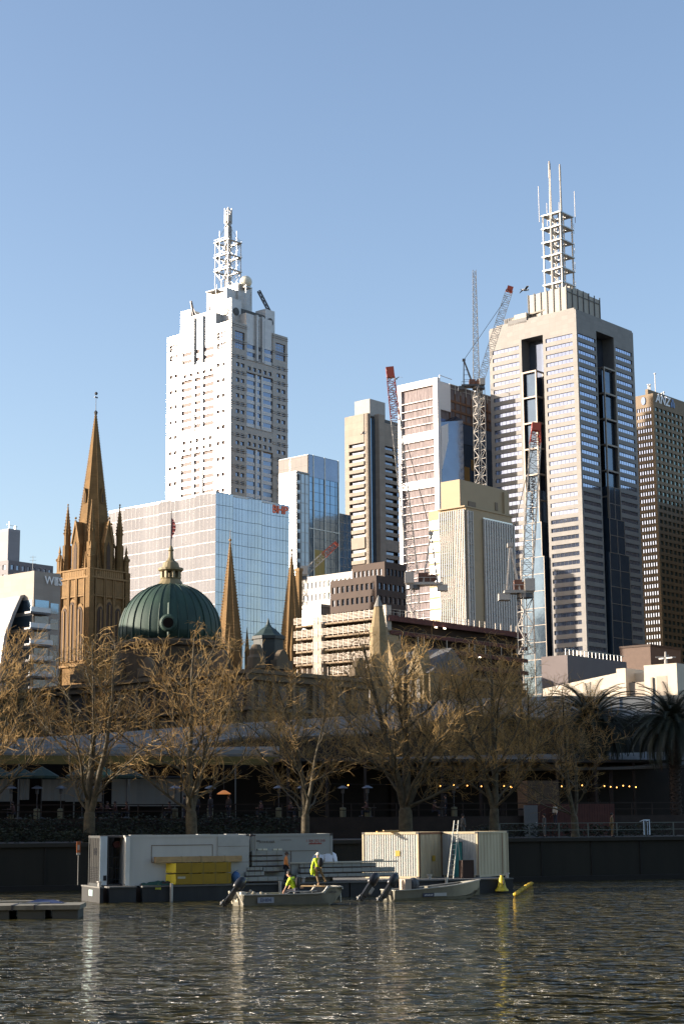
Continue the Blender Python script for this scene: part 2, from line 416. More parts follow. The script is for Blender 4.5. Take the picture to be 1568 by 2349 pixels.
    for k, z in enumerate(zl[1:4]):
        m = MB()
        for i in (-1, 1):
            m.box(cx-h-.3, cx+h+.3, cy+i*h-.75, cy+i*h+.75, z, z+.3); m.box(cx+i*h-.75, cx+i*h+.75, cy-h+.76, cy+h-.76, z, z+.3)
            for t in (-1, 1):
                m.bar((cx+i*(h+.8), cy-t*h, z+1.2), (cx+i*(h+.8), cy+t*h, z+1.2), .1) if t > 0 else None
                m.bar((cx-h, cy+i*(h+.8), z+1.2), (cx+h, cy+i*(h+.8), z+1.2), .1) if t > 0 else None
                m.bar((cx+i*h, cy+t*h, z-.1), (cx+i*.6, cy+t*.6, z-4.2), .22)
                m.bar((cx+i*h, cy, z-.1), (cx+i*.7, cy, z-4), .2); m.bar((cx, cy+i*h, z-.1), (cx, cy+i*.7, z-4), .2)
                m.bar((cx+i*h, cy+t*h, z-.2), (cx+i*h, cy, z-5.5), .16); m.bar((cx+i*h, cy+t*h, z-.2), (cx, cy+t*h, z-5.5), .16)
        m.build('platform', steel, mb_)
    m = MB()
    for i in (-1, 1):
        for t in (-1, 1): m.bar((cx+i*h, cy+t*h, zl[3]), (cx+i*.9, cy+t*.9, zl[3]+8), .18)
        m.bar((cx+i*(h+1.4), cy, zl[3]-16), (cx+i*(h+1.4), cy, zl[3]+5), .1); m.bar((cx, cy+i*(h+1.4), zl[3]-16), (cx, cy+i*(h+1.4), zl[3]+5), .1)
    m.build('stays', steel, mb_)
    m = MB(); m.lattice((cx, cy, zl[3]+.1), (cx, cy, zl[4]), 2.3, 2.1, 7, .3, (1,0,0)); m.lathe([(.8, zl[3]), (.8, zl[4]+1)], 10, (cx,cy))
    m.lathe([(1.5, zl[4]), (1.5, zl[4]+1.4)], 12, (cx,cy)); m.lattice((cx,cy,zl[4]+1.4), (cx,cy,zl[5]), 2.3, 2.3, 3, .28, (1,0,0))
    m.lathe([(1.5, zl[5]-7), (1.5, zl[5]-3.6)], 12, (cx,cy)); m.build('mast_head', steel_white, mb_)
    Pd = pt(564, 646.6, Pm.y-4); dl = Vector((Pd.x-b.P.x, Pd.y-b.P.y, 0)); lx, ly = dl.dot(b.R), dl.dot(b.L)
    m = MB(); m.smooth = True; m.sphere((lx, ly, Pd.z), 2.95, 20, 12); di = m.build('dish_ball', mat('radome', (.62,.60,.50), .6), b.o)
    m = MB()
    for i in (-1,1):
        for j in (-1,1): m.bar((lx+i*1.6, ly+j*1.6, zb-4), (lx+i*1.6, ly+j*1.6, Pd.z-2.2), .3)
    m.box(lx-2.2, lx+2.2, ly-2.2, ly+2.2, Pd.z-3.3, Pd.z-2.9); m.build('dish_stand', steel, di)
    m = MB(); m.lattice((x1-8, y0+3, zb+3.5), (x1-1, y0+1.5, zc-1.5), 1.3, 1.3, 6, .3); m.build('maintenance_crane', dark_steel, b.o)
    m = MB(); m.lattice((x0+1, y1-8, zc-3), (x0+1, y1-6, zc+4.5), .9, .5, 4, .25); m.bar((x0+1,y1-9.5,zc-3), (x0+1,y1-6,zc+4),.3); m.build('roof_davit', dark_steel, b.o)
    m = MB(); q = b.P+b.R*cx; 
    for i in range(7): m.bar((cx-8.4+(i%3)*.9, cy-7.5+i*1.1, zc-4), (cx-8.4+(i%3)*.9, cy-7.5+i*1.1, zb+4+(i*37%5)), .22)
    m.box(cx-11, cx-7, cy-3, cy+4, zb+2.4, zb+2.8)
    for i in (-10.5,-7.5):
        for j in (-2.5,3.5): m.bar((cx+i,cy+j,zc-4.5),(cx+i,cy+j,zb+2.4),.3)
    m.build('antenna_rack', steel_white, b.o)
granite_tower()

# ---------------- glass office with folded curtain wall and BHP sign ----------------
def folded_office():
    b = Bld('glass_office', 'white glass office with folded curtain wall and red BHP letters', 'office building', 495, 1129, 530)
    wl, wr, H = b.wl(250,1180), b.wr(657.5,1160)+.3, b.H
    fl = 3.98; n = int((H-8)/fl)
    gl = glass('glass_fold', (.32,.36,.41), .16, .75, .08, .1); glw = mat('glass_fold_sunlit', (.15,.148,.16), .55, 0, .12, .1, 0, .2)  # left face's sunlit look is put into its own matte glass colour
    mul = mat('mullion_pale', (.20,.195,.20), .4, .4)
    mj = mat('mullion_dark', (.12,.15,.17), .4, .5)
    inner = MB(); inner.box(1.2, wr, 1.2, wl, 3.1, H-1); inner.build('core', dark_void, b.o)
    for face, Wd, gm in (('R', wr, gl), ('L', wl, glw)):
        nc = 5; cw = Wd/nc if face == 'R' else (Wd)/6; nc = 5 if face == 'R' else 6
        A_ = 1.1 if face == 'R' else .6
        def out(k, z):                       # fold line k leans out at top or bottom
            if k == 0: return 0.0
            t = max(0, min(1, (z-H*.3)/(H*.7)))
            if k % 2: return A_*max(0, (t-.25)/.75)
            return A_*max(0, (.75-t)/.75)
        def P(u, o, z): return (u, -o, z) if face == 'R' else (-o, u, z)
        g = MB(); fin = MB(); lines = fin; rnd = random.Random(5)
        sub = 5
        for k in range(nc):
            ua, ub = k*cw, (k+1)*cw
            for r in range(n):
                z1 = H-r*fl; z_ = z1-fl
                e = 2 if k < nc-1 else 1
                oa, ob = -.25, -.25
                # panel leans from fold k to fold k+1: the near edge stays back, the far edge stands out
                A0, A1 = (0 if k == 0 else -.2), (0 if k == 0 else -.2)
                B0, B1 = out(k+1, z_), out(k+1, z1)
                for s_ in range(sub):
                    f0, f1 = s_/sub, (s_+1)/sub
                    j = rnd.uniform(-.012, .012); j2 = rnd.uniform(-.012, .012)
                    q = [P(ua+cw*f0, A0+(B0-A0)*f0+j, z_), P(ua+cw*f1, A0+(B0-A0)*f1-j, z_), P(ua+cw*f1, A1+(B1-A1)*f1-j+j2, z1), P(ua+cw*f0, A1+(B1-A1)*f0+j+j2, z1)]
                    g.add(q, [(0,1,2,3) if face == 'R' else (3,2,1,0)])
                    if s_: 
                        a_ = Vector(P(ua+cw*f0, A0+(B0-A0)*f0+.03, z_)); c_ = Vector(P(ua+cw*f0, A1+(B1-A1)*f0+.03, z1)); fin.bar(a_, c_, .035 if s_ != 99 else 0)
                a_ = Vector(P(ua, A1+.03, z1)); c_ = Vector(P(ub, B1+.03, z1)); lines.bar(a_, c_, .12)
                # return face of the fold
                if k < nc-1 and (B0 > -.15 or B1 > -.15):
                    fin.add([P(ub+.02, B0, z_), P(ub+.02, -.2, z_), P(ub+.02, -.2, z1), P(ub+.02, B1, z1)], [(0,1,2,3)])
        g.build('curtain_wall', gm, b.o); fin.build('mullions', mul if face == 'L' else mj, b.o)
    m = MB(); m.box(-.1, wr-.2, -.1, wl-.2, H-.35, H+.3); m.build('parapet', white_panel, b.o)
    m = MB(); m.box(wr-.25, wr+.05, 0, wl, 3.1, H-.4); m.build('side_wall', mj, b.o)
    sz = 4.6; zc = pt(640, 1168, b.P.y+wr*.6).z
    red = mat('sign_red', (.75,.13,.04), .5, 0, .05)
    cw = wr/5; pd = Vector((cw, -1.3*.86, 0)).normalized(); M = frame((cw*4.40, .2-1.3*.86*.40-.22, zc), pd, (0,0,1))
    text('BHP', 3.7, 'sign_letters', red, b.o, .10, M, bold=.08)
folded_office()

# ---------------- blue glass office pair between the towers ----------------
def curtain_box(name, label, pc, D, pl, pr, m, mulm, fl, cw, z0=3.1, bar_=.12, extra=None, ztop=None, rz=GA):
    b = Bld(name, label, 'office building', pc[0], pc[1], D, rz=rz)
    wl, wr, H = b.wl(*pl), b.wr(*pr), b.H
    mb = MB(); mb.box(0, wr, 0, wl, z0, H); mb.build('curtain_wall', m, b.o)
    g = MB()
    for face, Wd in (('R', wr), ('L', wl)):
        z = H-.06
        while z > z0: fb(g, face, 0, Wd, z-bar_, z, 0, .08); z -= fl
        u = .05
        while u < Wd: fb(g, face, u, u+bar_, z0, H-.01, 0, .12); u += cw
    g.build('mullions', mulm, b.o); return b, wl, wr, H
line_pale = mat('line_pale', (.55,.55,.50), .4, .3)
line_dark = mat('line_dark', (.13,.15,.17), .4, .5)
b, wl, wr, H = curtain_box('blue_glass_tower', 'dark blue glass tower behind, right of the BHP office', (707,1041.6), 660, (640,1070), (776.7,1058), glass_blue, line_dark, 3.7, 3.2)
m = MB(); 
for face, Wd in (('R', wr), ('L', wl)): fb(m, face, 0, Wd, H-9, H-.3, .13, .2)
m.build('dark_crown', glass_dark, b.o)
m = MB(); fb(m, 'L', .1, wl, 3.1, H-.2, .21, .3); m.build('glare_cover', mat('side_taupe', (.13,.115,.105), .6, 0, .15, .3, brick=(3.2,3.7,.12,.6)), b.o)  # matte sheet added over the left glass to hide its glare
m = MB()
for f in (.15, .52, .97): fb(m, 'R', wr*f-.25, wr*f+.25, 3.1, H, .2, .32)
for k in range(1,6): fb(m, 'R', .3, wr, H-k*30, H-k*30+.4, .2, .3)
fb(m, 'L', wl*.6, wl*.6+.5, 3.1, H, .2, .3); m.build('gold_ribs', line_pale, b.o)
gw = glass('reflected_gold', (.26,.19,.06), .25, .5)  # gold patches painted as a sunlit building mirrored in the glass
for u0_, u1_, za_, zb_ in ((.16,.50,38,78),(.22,.50,84,100),(.53,.74,52,92)): m = MB(); fb(m, 'R', wr*u0_, wr*u1_, H-zb_, H-za_, .085, .115); m.build('reflection_patch', gw, b.o)
b, wl, wr, H = curtain_box('pale_glass_block', 'pale glass block with grid facade in front of the dark blue tower', (680,1083), 620, (640,1095), (709,1090.5), glass_pale, steel_white, 3.7, 2.2, bar_=.2)
m = MB(); m.box(-.3, wr, -.3, wl, H, H+.5); m.build('roof_edge', steel_white, b.o)
m = MB()
for k in range(24): fb(m, 'R', .3, 1.6, H-3.7*k-2.9, H-3.7*k-.6, .13, .25)
m.build('slot_windows', dark_void, b.o)
b, wl, wr, H = curtain_box('slim_glass_building', 'narrow blue glass building squeezed beside the brown tower', (777,1177), 700, (770,1180), (805,1186), glass_blue, steel_white, 3.7, 2.5)

# ---------------- brown concrete tower with banded windows ----------------
def banded_tower():
    b = Bld('concrete_tower', 'brown concrete tower with deep banded windows and a blunt rooftop core', 'tower', 843, 947, 850)
    wl, wr, H = b.wl(790,965), b.wr(925,975), b.H
    con = mat('brown_concrete', (.31,.265,.215), .75, 0, .08, .3, brick=(3.3,3.3,.06,.75))
    m = MB(); m.box(1.5, wr, 1.5, wl, 3.1, H-.5); m.build('core', dark_void, b.o)
    fl = 3.28*1.2; sk = MB(); op = []
    # left face: two plain edge piers, bowed balcony bands between
    fb(sk, 'L', 0, wl*.16, 3.1, H, -1.5, 0); fb(sk, 'L', wl*.82, wl, 3.1, H, -1.5, 0); fb(sk, 'L', wl*.16, wl*.82, H-15, H, -1.5, .25)
    z = H-15; k = 0
    while z > 5:
        if k not in (13,):
            op.append(('L', wl*.17, wl*.81, z-fl+1.9, z-.2))
        fb(sk, 'L', wl*.16, wl*.82, z-fl, z-fl+(1.9 if k != 13 else fl), -1.45, .6); fb(sk, 'L', wl*.16, wl*.82, z-fl+1.9, z-fl+2.05, -1.45, -.8)
        z -= fl; k += 1
    # right face: blue recess, rounded pier, banded windows
    fb(sk, 'R', 0, 2.2, 3.1, H, -1.5, 0); fb(sk, 'R', wr*.24, wr*.40, 3.1, H+.5, -1.5, 1.6); fb(sk, 'R', wr*.40, wr, H-15, H-3, -1.5, .2); fb(sk, 'R', wr*.92, wr, 3.1, H-15, -1.5, .2)
    z = H-15; k = 0
    while z > 5:
        fb(sk, 'R', wr*.40, wr*.92, z-fl, z-fl+(1.9 if k != 13 else fl), -1.45, .3)
        if k != 13:
            op.append(('R', wr*.405, wr*.72, z-fl+1.9, z-.05)); op.append(('R', wr*.74, wr*.9, z-fl+1.9, z-.05))
        z -= fl; k += 1
    sk.build('concrete_skin', con, b.o)
    m = MB(); fb(m, 'R', 2.25, wr*.235, 3.1, H-2, -1.3, -1.0); m.build('glass_slot', glass_blue, b.o)
    panes(b.o, [(f, a, c, p, q) for f, a, c, p, q in op], glass_dark, out=.05)
    for ch in b.o.children:
        if ch.name.startswith('window'):
            if ch.location.y < 0 and ch.location.x > 1: ch.location.y = 1.4
            else: ch.location.x = 1.4
    q = b.P+b.R*wr*.3+b.L*wl*.5
    m = MB(); zt = pt(862, 923, q.y).z; m.box(wr*.12, wr*.55, wl*.1, wl*.75, H-1, zt); m.build('roof_core', mat('core_grey', (.36,.35,.33), .8), b.o)
banded_tower()

# ---------------- white-framed glass tower ----------------
def framed_tower():
    b = Bld('framed_glass_tower', 'white framed pinkish glass tower still topped by steelwork', 'tower', 1002.5, 865.5, 720)
    wl, wr, H = b.wl(912,884), 42, b.H
    wf = mat('white_frame', (.78,.74,.72), .4, 0, .03)
    pg = mat('pink_glass', (.07,.055,.06), .6, 0, .3, 1.3, 0, .2, streak=1, two=(.30,.25,.25))
    m = MB(); m.box(.8, wr-1, .8, wl-.3, 3.1, H-1); m.build('glass_body', pg, b.o)
    f = MB(); e = .85
    fb(f, 'L', 0, wl*.10, 3.1, H, -e, .3); fb(f, 'L', wl*.92, wl, 3.1, H, -e, .3); fb(f, 'L', wl*.10, wl*.92, H-3, H, -e, .3)
    z0s = [pt(985, y, b.P.y).z for y in (985, 1096)]
    for z in z0s: fb(f, 'L', wl*.10, wl*.92, z-3.2, z, -e, .3)
    z = H-9; i = 0
    while z > 20: fb(f, 'L', wl*.101, wl*.919, z-.22, z, -e+.05, .05); z -= 3.55
    f.build('white_frame', wf, b.o)
    m = MB(); rnd = random.Random(4)
    for k in range(0):
        for j in range(14):
            if rnd.random() < .5: continue
            u = wl*.10+wl*.82*j/14; fb(m, 'L', u, u+.25, H-9-3.55*(k+1), H-9-3.55*k-.4, -.78, -.5)
    None
    # side: white corner strip, dark glass box with facets, steel top storey under construction
    m = MB(); zt = b.zu('R', 8, 1012, 905)
    fb(m, 'R', 0, 1.6, 3.1, H, -.84, .2); fb(m, 'R', 1.6, 9, H-14, H-1.5, -.84, .1); m.build('corner_strip', wf, b.o)
    m = MB(); fb(m, 'R', 1.7, wr, 3.1, H-27, -.82, .0); m.build('side_glass', glass_dark, b.o)
    m = MB(); fb(m, 'R', 1.7, wr, H-26.8, H-18, -.82, .1); m.build('sky_glass', glass_sky, b.o)
    m = MB()
    for k in range(3): fb(m, 'R', 9, wr, H-17.5+k*4.2, H-17.5+k*4.2+1.0, -6, -.4)
    for k in range(9): m.box(9+k*4, 9.4+k*4, .4, .8, H-18, H-4.5)
    m.build('bare_slabs', mat('rust_brown', (.22,.11,.06), .8, 0, .3, .5), b.o)
    m = MB()
    for k in range(9): m.bar((9+k*4, .4, H-5), (9+k*4, .4, H-1.2), .3); m.bar((9+k*4, .4, H-5), (11+k*4, 3, H-1.2), .2)
    m.bar((9, .4, H-1.2), (wr, .4, H-1.2), .35); m.bar((9, .4, H-3), (wr, .4, H-3), .2); m.bar((2,.5,H),(2,.5,H+1.5),.2); m.bar((2,.5,H+1.5),(11,.5,H+1.2),.2)
    m.build('roof_steelwork', steel, b.o)
    # projecting facetted glass box
    y0 = b.zu('R', 12, 1040, 962); zc = [y0, y0-40]
    m = MB(); bx = 12.5; zt = y0
    m.add([(1.8,-.1,zt-3),(bx,-.1,zt+1.5),(bx,-4.0,zt-1),(1.8,-.1,zt-68),(bx,-.1,zt-68),(bx,-4.0,zt-68)], [(0,2,1),(0,3,5,2),(1,2,5,4)])
    m.build('facet_box', glass_dark, b.o)
    for (za, zb_) in ((zt-5, zt-24), (zt-58, zt-76)):
        m = MB(); m.add([(1.75,-.15,za),(7.6,-1.75,za+3),(1.75,-.15,zb_),(1.75,-.4,za),(7.6,-2.0,za+3),(1.75,-.4,zb_)], [(0,1,2),(3,5,4),(0,2,5,3),(1,4,5,2),(0,3,4,1)])
        m.build('white_fold', wf, b.o)
    m = MB(); rnd = random.Random(9)
    gold = glass('reflected_orange', (.42,.22,.07), .25, .3)  # gold and orange reflections in the side glass, painted as panes
    for k in range(9): 
        u = (13,18,23,28,13,20,27,16,24)[k]; z = H-(40,46,38,50,58,60,66,74,78)[k]; m = MB(); fb(m, 'R', u, u+(3.4,4,3.6,5,5,4.4,5.6,5,6)[k], z, z+(6,9,5,8,10,7,9,6,7)[k], .02+.04*k, .05+.04*k); m.build('reflection_pane', gold, b.o)

framed_tower()

# ---------------- cream slab with white fins ----------------
def cream_slab():
    b = Bld('cream_building', 'cream block with close white window fins and blank roof box', 'building', 1067, 1163, 480)
    cr = mat('cream_render', (.33,.255,.155), .7, 0, .05, .2)
    wl, wr, H = b.wl(1008,1176), b.wr(1173,1197), b.H
    m = MB(); m.box(0, wr, 0, wl, 3.1, H); m.build('body', cr, b.o)
    ww = mat('white_fins', (.48,.45,.41), .5); wg = glass('warm_glass', (.62,.60,.55), .3, .6)
    op = []; m = MB()
    for (a, c) in ((.03,.42),(.5,.97)): op.append((a,c))
    fin = MB(); band = MB(); slats = MB()
    for (a, c) in op:
        fb(band, 'L', wl*a, wl*c, 3.1, H-1, .0, .2)
        n = 6
        for i in range(n+1): fb(fin, 'L', wl*a+(wl*(c-a))*i/n-.1, wl*a+(wl*(c-a))*i/n+.1, 3.1, H-.6, .2, .7)
        z = H-3
        while z > 5: fb(slats, 'L', wl*a, wl*c, z, z+.35, .2, .5); z -= 3.3
    fb(band, 'R', .3, wr*.11, 3.1, H-1, 0, .2); fb(band, 'R', wr*.36, wr, 3.1, H-2, 0, .2)
    for i in range(13):
        u = wr*.36+wr*.64*i/12; fb(fin, 'R', u-.28, u+.28, 3.1, H-2.5, .2, .8)
    for i in range(3):
        u = .4+wr*.10*i/2; fb(fin, 'R', u-.15, u+.15, 3.1, H-1, .2, .6)
    z = H-4
    while z > 5: fb(slats, 'R', wr*.36, wr, z, z+.4, .2, .55); fb(slats, 'R', .3, wr*.11, z, z+.4, .2, .5); z -= 3.3
    band.build('glazing', wg, b.o); fin.build('fins', ww, b.o); slats.build('sills', mat('sill_grey', (.30,.28,.25), .6), b.o)
    q = b.P+b.R*1.5+b.L*3
    m = MB(); t = pt(1044, 1108, q.y+3).z
    m.box(-.6, wr*1.02, 1.5, wl-1, H+.4, t); m.box(-.8, wr*1.02, -.3, wl+.4, H, H+.4); m.build('roof_box', cr, b.o)
    m = MB(); m.box(wr*.14, wr*.3, 1.3, 1.5, H+.4, H+2.4); m.box(wr*.72, wr*.78, 1.3, 1.5, H+1.4, H+3.8); m.build('louvre', mat('louvre_brown', (.16,.12,.08), .7), b.o)
    m = MB(); m.box(wr*.9, wr*1.01, .9, 1.5, H+.4, t-.8); m.build('roof_pier', cr, b.o)
    # lower stepped wing at the left
    H2 = b.zu('L', wl, 990, 1176); m = MB(); l2 = b.wl(977, 1185)
    m.box(1, wr*.3, wl+.01, l2, 3.1, H2+1); m.build('wing', cr, b.o)
    m = MB(); zz = H2-2
    while zz > 5: fb(m, 'L', wl+.4, l2-.4, zz-2.5, zz, -1, -.8); zz -= 3.3
    m.build('wing_glazing', wg, b.o)
cream_slab()

# ---------------- tall beige tower with twin rods ----------------
def rod_tower():
    b = Bld('beige_tower', 'tall beige stone tower with blue window bands and twin white rods on its roof', 'tower', 1318.6, 713, 700)
    wl, wr, H = b.wl(1122,759), b.wr(1448,762.6), b.H
    st = mat('beige_stone', (.215,.205,.192), .55, 0, .05, .3, 0, .3, brick=(3.2,1.95,.05,.78))
    stb = mat('beige_stone_dark', (.10,.10,.10), .6)
    # plan with a deep notch in the middle of each visible face
    L0, L1 = wl*.37, wl*.62; R0, R1 = wr*.33, wr*.64; nd = 5.5
    zl = b.zu('L', wl*.45, 1225, 772); zr = b.zu('R', wr*.5, 1385, 768)
    m = MB(); d = .5
    m.box(nd, wr, nd, wl, 3.1, H-.6)                         # heart
    m.box(0, R0, 0, nd-.01, 3.1, H-.6); m.box(R1, wr, 0, nd-.01, 3.1, H-.6); m.box(0, nd-.01, nd, L0, 3.1, H-.6); m.box(0, nd-.01, L1, wl, 3.1, H-.6)
    m.box(R0, R1, 0, nd-.01, zr, H-.6); m.box(0, nd-.01, L0, L1, zl, H-.6)
    m.build('core', stb, b.o)
    fl = 3.62; rows = []
    z = H-9.7
    while z > 8: rows.append((z-1.75, z)); z -= fl
    rows = rows[::-1]; sk = MB(); op = []
    for face, Wd, (n0, n1), zt in (('R', wr, (R0,R1), zr), ('L', wl, (L0,L1), zl)):
        for (a, c) in ((0, n0), (n1, Wd)):
            w = c-a; cs = [(a+w*.08, c-w*.10)]
            if a == 0: cs = [(a+w*.10, a+w*.92)] if face == 'L' else [(a+w*.05, a+w*.95)]
            op += facade(sk, face, a, c, 3.1, H, cs, rows, d)
        fb(sk, face, n0, n1, zt, H, 0, d)
    sk.build('stone_skin', st, b.o)
    # split each band into panes
    op2 = [o for o in op]
    lil = glass('glass_lilac', (.20,.235,.33), .06, .8)  # left-face copy of the window glass, tinted against the bright sky it mirrors
    panes(b.o, [o for o in op2 if o[0] == 'R'], glass_sky, out=.05, tilt=.15, name='window_band', maxn=50); panes(b.o, [o for o in op2 if o[0] == 'L'], lil, out=.05, tilt=.15, name='window_band', maxn=50)
    m = MB()
    for (f, c0, c1, a, bb) in op:
        for i in range(1, 7): 
            u = c0+(c1-c0)*i/7; fb(m, f, u-.04, u+.04, a, bb, .06, .14)
    m.build('glazing_bars', stb, b.o)
    # notch glass, frames standing in it, lower glass bay stepping forward
    fr = MB(); g = MB(); g2 = MB(); g3 = MB()
    for face, Wd, (n0, n1), zt in (('R', wr, (R0,R1), zr), ('L', wl, (L0,L1), zl)):
        fb(g, face, n0+.05, n1-.05, 3.1, zt-.1, -nd+.05, -nd+.2)
        zh = zt-15
        mid = n0+(n1-n0)*.45; w0, w1 = (mid-1, n1-.3)
        if face == 'R': w0, w1 = (n0+.35*(n1-n0), n1-.2)
        zlow = zt-88 if face == 'L' else zt-88
        for u in (w0, w1):
            fb(fr, face, u-.3, u+.3, zlow, zh, .2, .9); fb(fr, face, u-.3, u+.3, zlow, zh, -nd+.3, -nd+.9)
        fb(g3, face, w0+.3, w1-.3, zlow, zh-1, -.9, -.6)
        z = zh
        while z > zlow:
            fb(fr, face, w0+.31, w1-.31, z-.7, z, .2, .85); fb(fr, face, w0-.3, w0+.3, z-.7, z, -nd+.92, .18); fb(fr, face, w1-.3, w1+.3, z-.7, z, -nd+.92, .18); z -= 11.4
        # stepping glass bay (three steps down)
        for i, (dz, wn_, o) in enumerate(((68, .0, .9), (82, .35, 1.5), (97, .75, 2.2))):
            ww = (n1-n0)*.30; c = (w0+w1)/2; hw = (w1-w0)/2+ww*wn_
            zt2 = zt-dz; zb_ = 3.4 if i == 2 else zt-(82, 97)[i]
            if face == 'L': fb(g2, face, c-hw, c+hw, zb_, zt2, -nd+.3, o)
            else: fb(g2, face, c-hw, c+hw, zb_, zt2, -nd+.3, o)
            z = zt2
            while z > zb_+2: fb(fr, face, c-hw, c+hw, z-.25, z, o, o+.12); z -= fl*2
            for u in (c-hw, c, c+hw): fb(fr, face, u-.15, u+.15, zb_, zt2, o, o+.2)
    g.build('notch_glass', glass_dark, b.o); g3.build('framed_glass', glass('glass_slate', (.07,.10,.14), .1, .8), b.o); g2.build('stepped_glass_bay', glass('glass_navy', (.085,.13,.19), .1, .8), b.o); fr.build('notch_frame', mat('frame_bronze', (.20,.17,.14), .5, .3), b.o)
    # roof plant and rods
    cx, cy = wr*.40, wl*.32+5.2; Pm = b.P+b.R*cx+b.L*cy
    zp = pt(1295, 687, Pm.y).z
    cl = mat('plant_cladding', (.33,.30,.25), .6)
    m = MB(); m.box(wr*.10, wr*.68, wl*.16, wl*.60, H-.6, zp); m.box(wr*.22, wr*.56, wl*.2, wl*.52, zp, zp+2); pr = m.build('plant_room', cl, b.o)
    m = MB()
    for k in range(7): 
        u = wr*.10+(wr*.58)*k/6; m.box(u-.2, u+.2, wl*.16-.35, wl*.16-.01, H-.6, zp+1)
        u = wl*.16+(wl*.44)*k/6; m.box(wr*.10-.35, wr*.10-.01, u-.2, u+.2, H-.6, zp+.4)
    m.box(wr*.10, wr*.68, wl*.16-.3, wl*.16-.05, zp-2.2, zp-1.9); m.build('cladding_ribs', stb, pr)
    m = MB(); m.box(wr*.05, wr*.3, wl*.62, wl*.86, H-.6, H+4.6); m.box(wr*.0, wr*.18, wl*.56, wl*.78, H, H+2.5); m.build('chiller', stb, b.o)
    m = MB(); m.box(1.2, 4.2, wl*.58, wl*.72, H+.1, H+5); m.bar((2, wl*.76, H+3.4), (5, wl*.40, H+5.6), .7); m.build('cleaning_gantry', cl, b.o)
    m = MB()
    for k in range(12): m.box(-.2+wr*.05, wr*.05, wl*.62+k*wl*.02, wl*.62+k*wl*.02+.3, H+.2, H+4.4)
    m.build('louvres', dark_void, b.o)
    m = MB(); m.box(0, .5, .6, wl, H, H+.9); m.box(0, wr, 0, .5, H, H+.9); m.box(.55, 1.1, 1, wl*.93, H, H+1.8); m.build('parapet', st, b.o)
    # lattice frame
    h = 4.6; tops = [pt(1278, y, Pm.y).z for y in (496, 526, 558, 590, 622, 655)]
    zb = zp+1.5; tz = tops[0]
    m = MB()
    for i in (-1,1):
        for j in (-1,1): m.bar((cx+i*h, cy+j*h, zb), (cx+i*h, cy+j*h, tz), .55); m.bar((cx+i*2, cy+j*2, zb), (cx+i*2, cy+j*2, tz), .35)
    for a in range(len(tops)-1):
        for i in (-1,1):
            for j in (-1,1): m.bar((cx+i*2, cy-2, tops[a]), (cx+i*2, cy+2, tops[a+1]), .15); m.bar((cx-2, cy+i*2, tops[a]), (cx+2, cy+i*2, tops[a+1]), .15)
    ms = m.build('mast_frame', steel_white, b.o)
    for z in tops:
        m = MB()
        for i in (-1,1):
            m.box(cx-h-.8, cx+h+.8, cy+i*(h-.6)-1.2, cy+i*(h-.6)+1.2, z-.5, z); m.box(cx+i*(h-.6)-1.2, cx+i*(h-.6)+1.2, cy-h+1.85, cy+h-1.85, z-.5, z)
            m.bar((cx+i*h, cy, z-.6), (cx+i*2, cy, z-2.6), .4); m.bar((cx, cy+i*h, z-.6), (cx, cy+i*2, z-2.6), .4)
        m.build('platform', steel, ms)
    for (px, py, a, e, w) in ((1260, 370, -4.6, .3, .75), (1284, 382, -3.6, -4.6, .6)):
        # rods run the whole height of the frame and above it
        tx = pt(px, py, Pm.y-3); lx, ly = cx+a, cy+e
        m = MB(); m.tube((lx, ly, zb), (lx, ly, tz+2), w*.9, w*.8, 8); m.tube((lx, ly, tz+2), (lx, ly, tx.z-8), w*.8, w*.55, 8); m.tube((lx, ly, tx.z-8), (lx, ly, tx.z-1.2), w*.75, w*.75, 8); m.tube((lx,ly,tx.z-1.2),(lx,ly,tx.z),.4,.3,8)
        m.build('rod', steel_white, ms)
    for (i, j, t) in ((-1.25,1.25,14),(1.25,-1.25,12),(-1.3,-.2,20),(.2,1.3,8),(1.3,.6,9)): m = MB(); m.bar((cx+i*h, cy+j*h, tz-3), (cx+i*h, cy+j*h, tz+t), .2); m.build('whip_aerial', steel_white, ms)
    for k in range(8): m = MB(); m.bar((cx+(h+1.5), cy-h, tz-8-k*9), (cx+(h+1.5), cy-h, tz-3-k*9), .15); m.build('whip_aerial', steel_white, ms)
rod_tower()

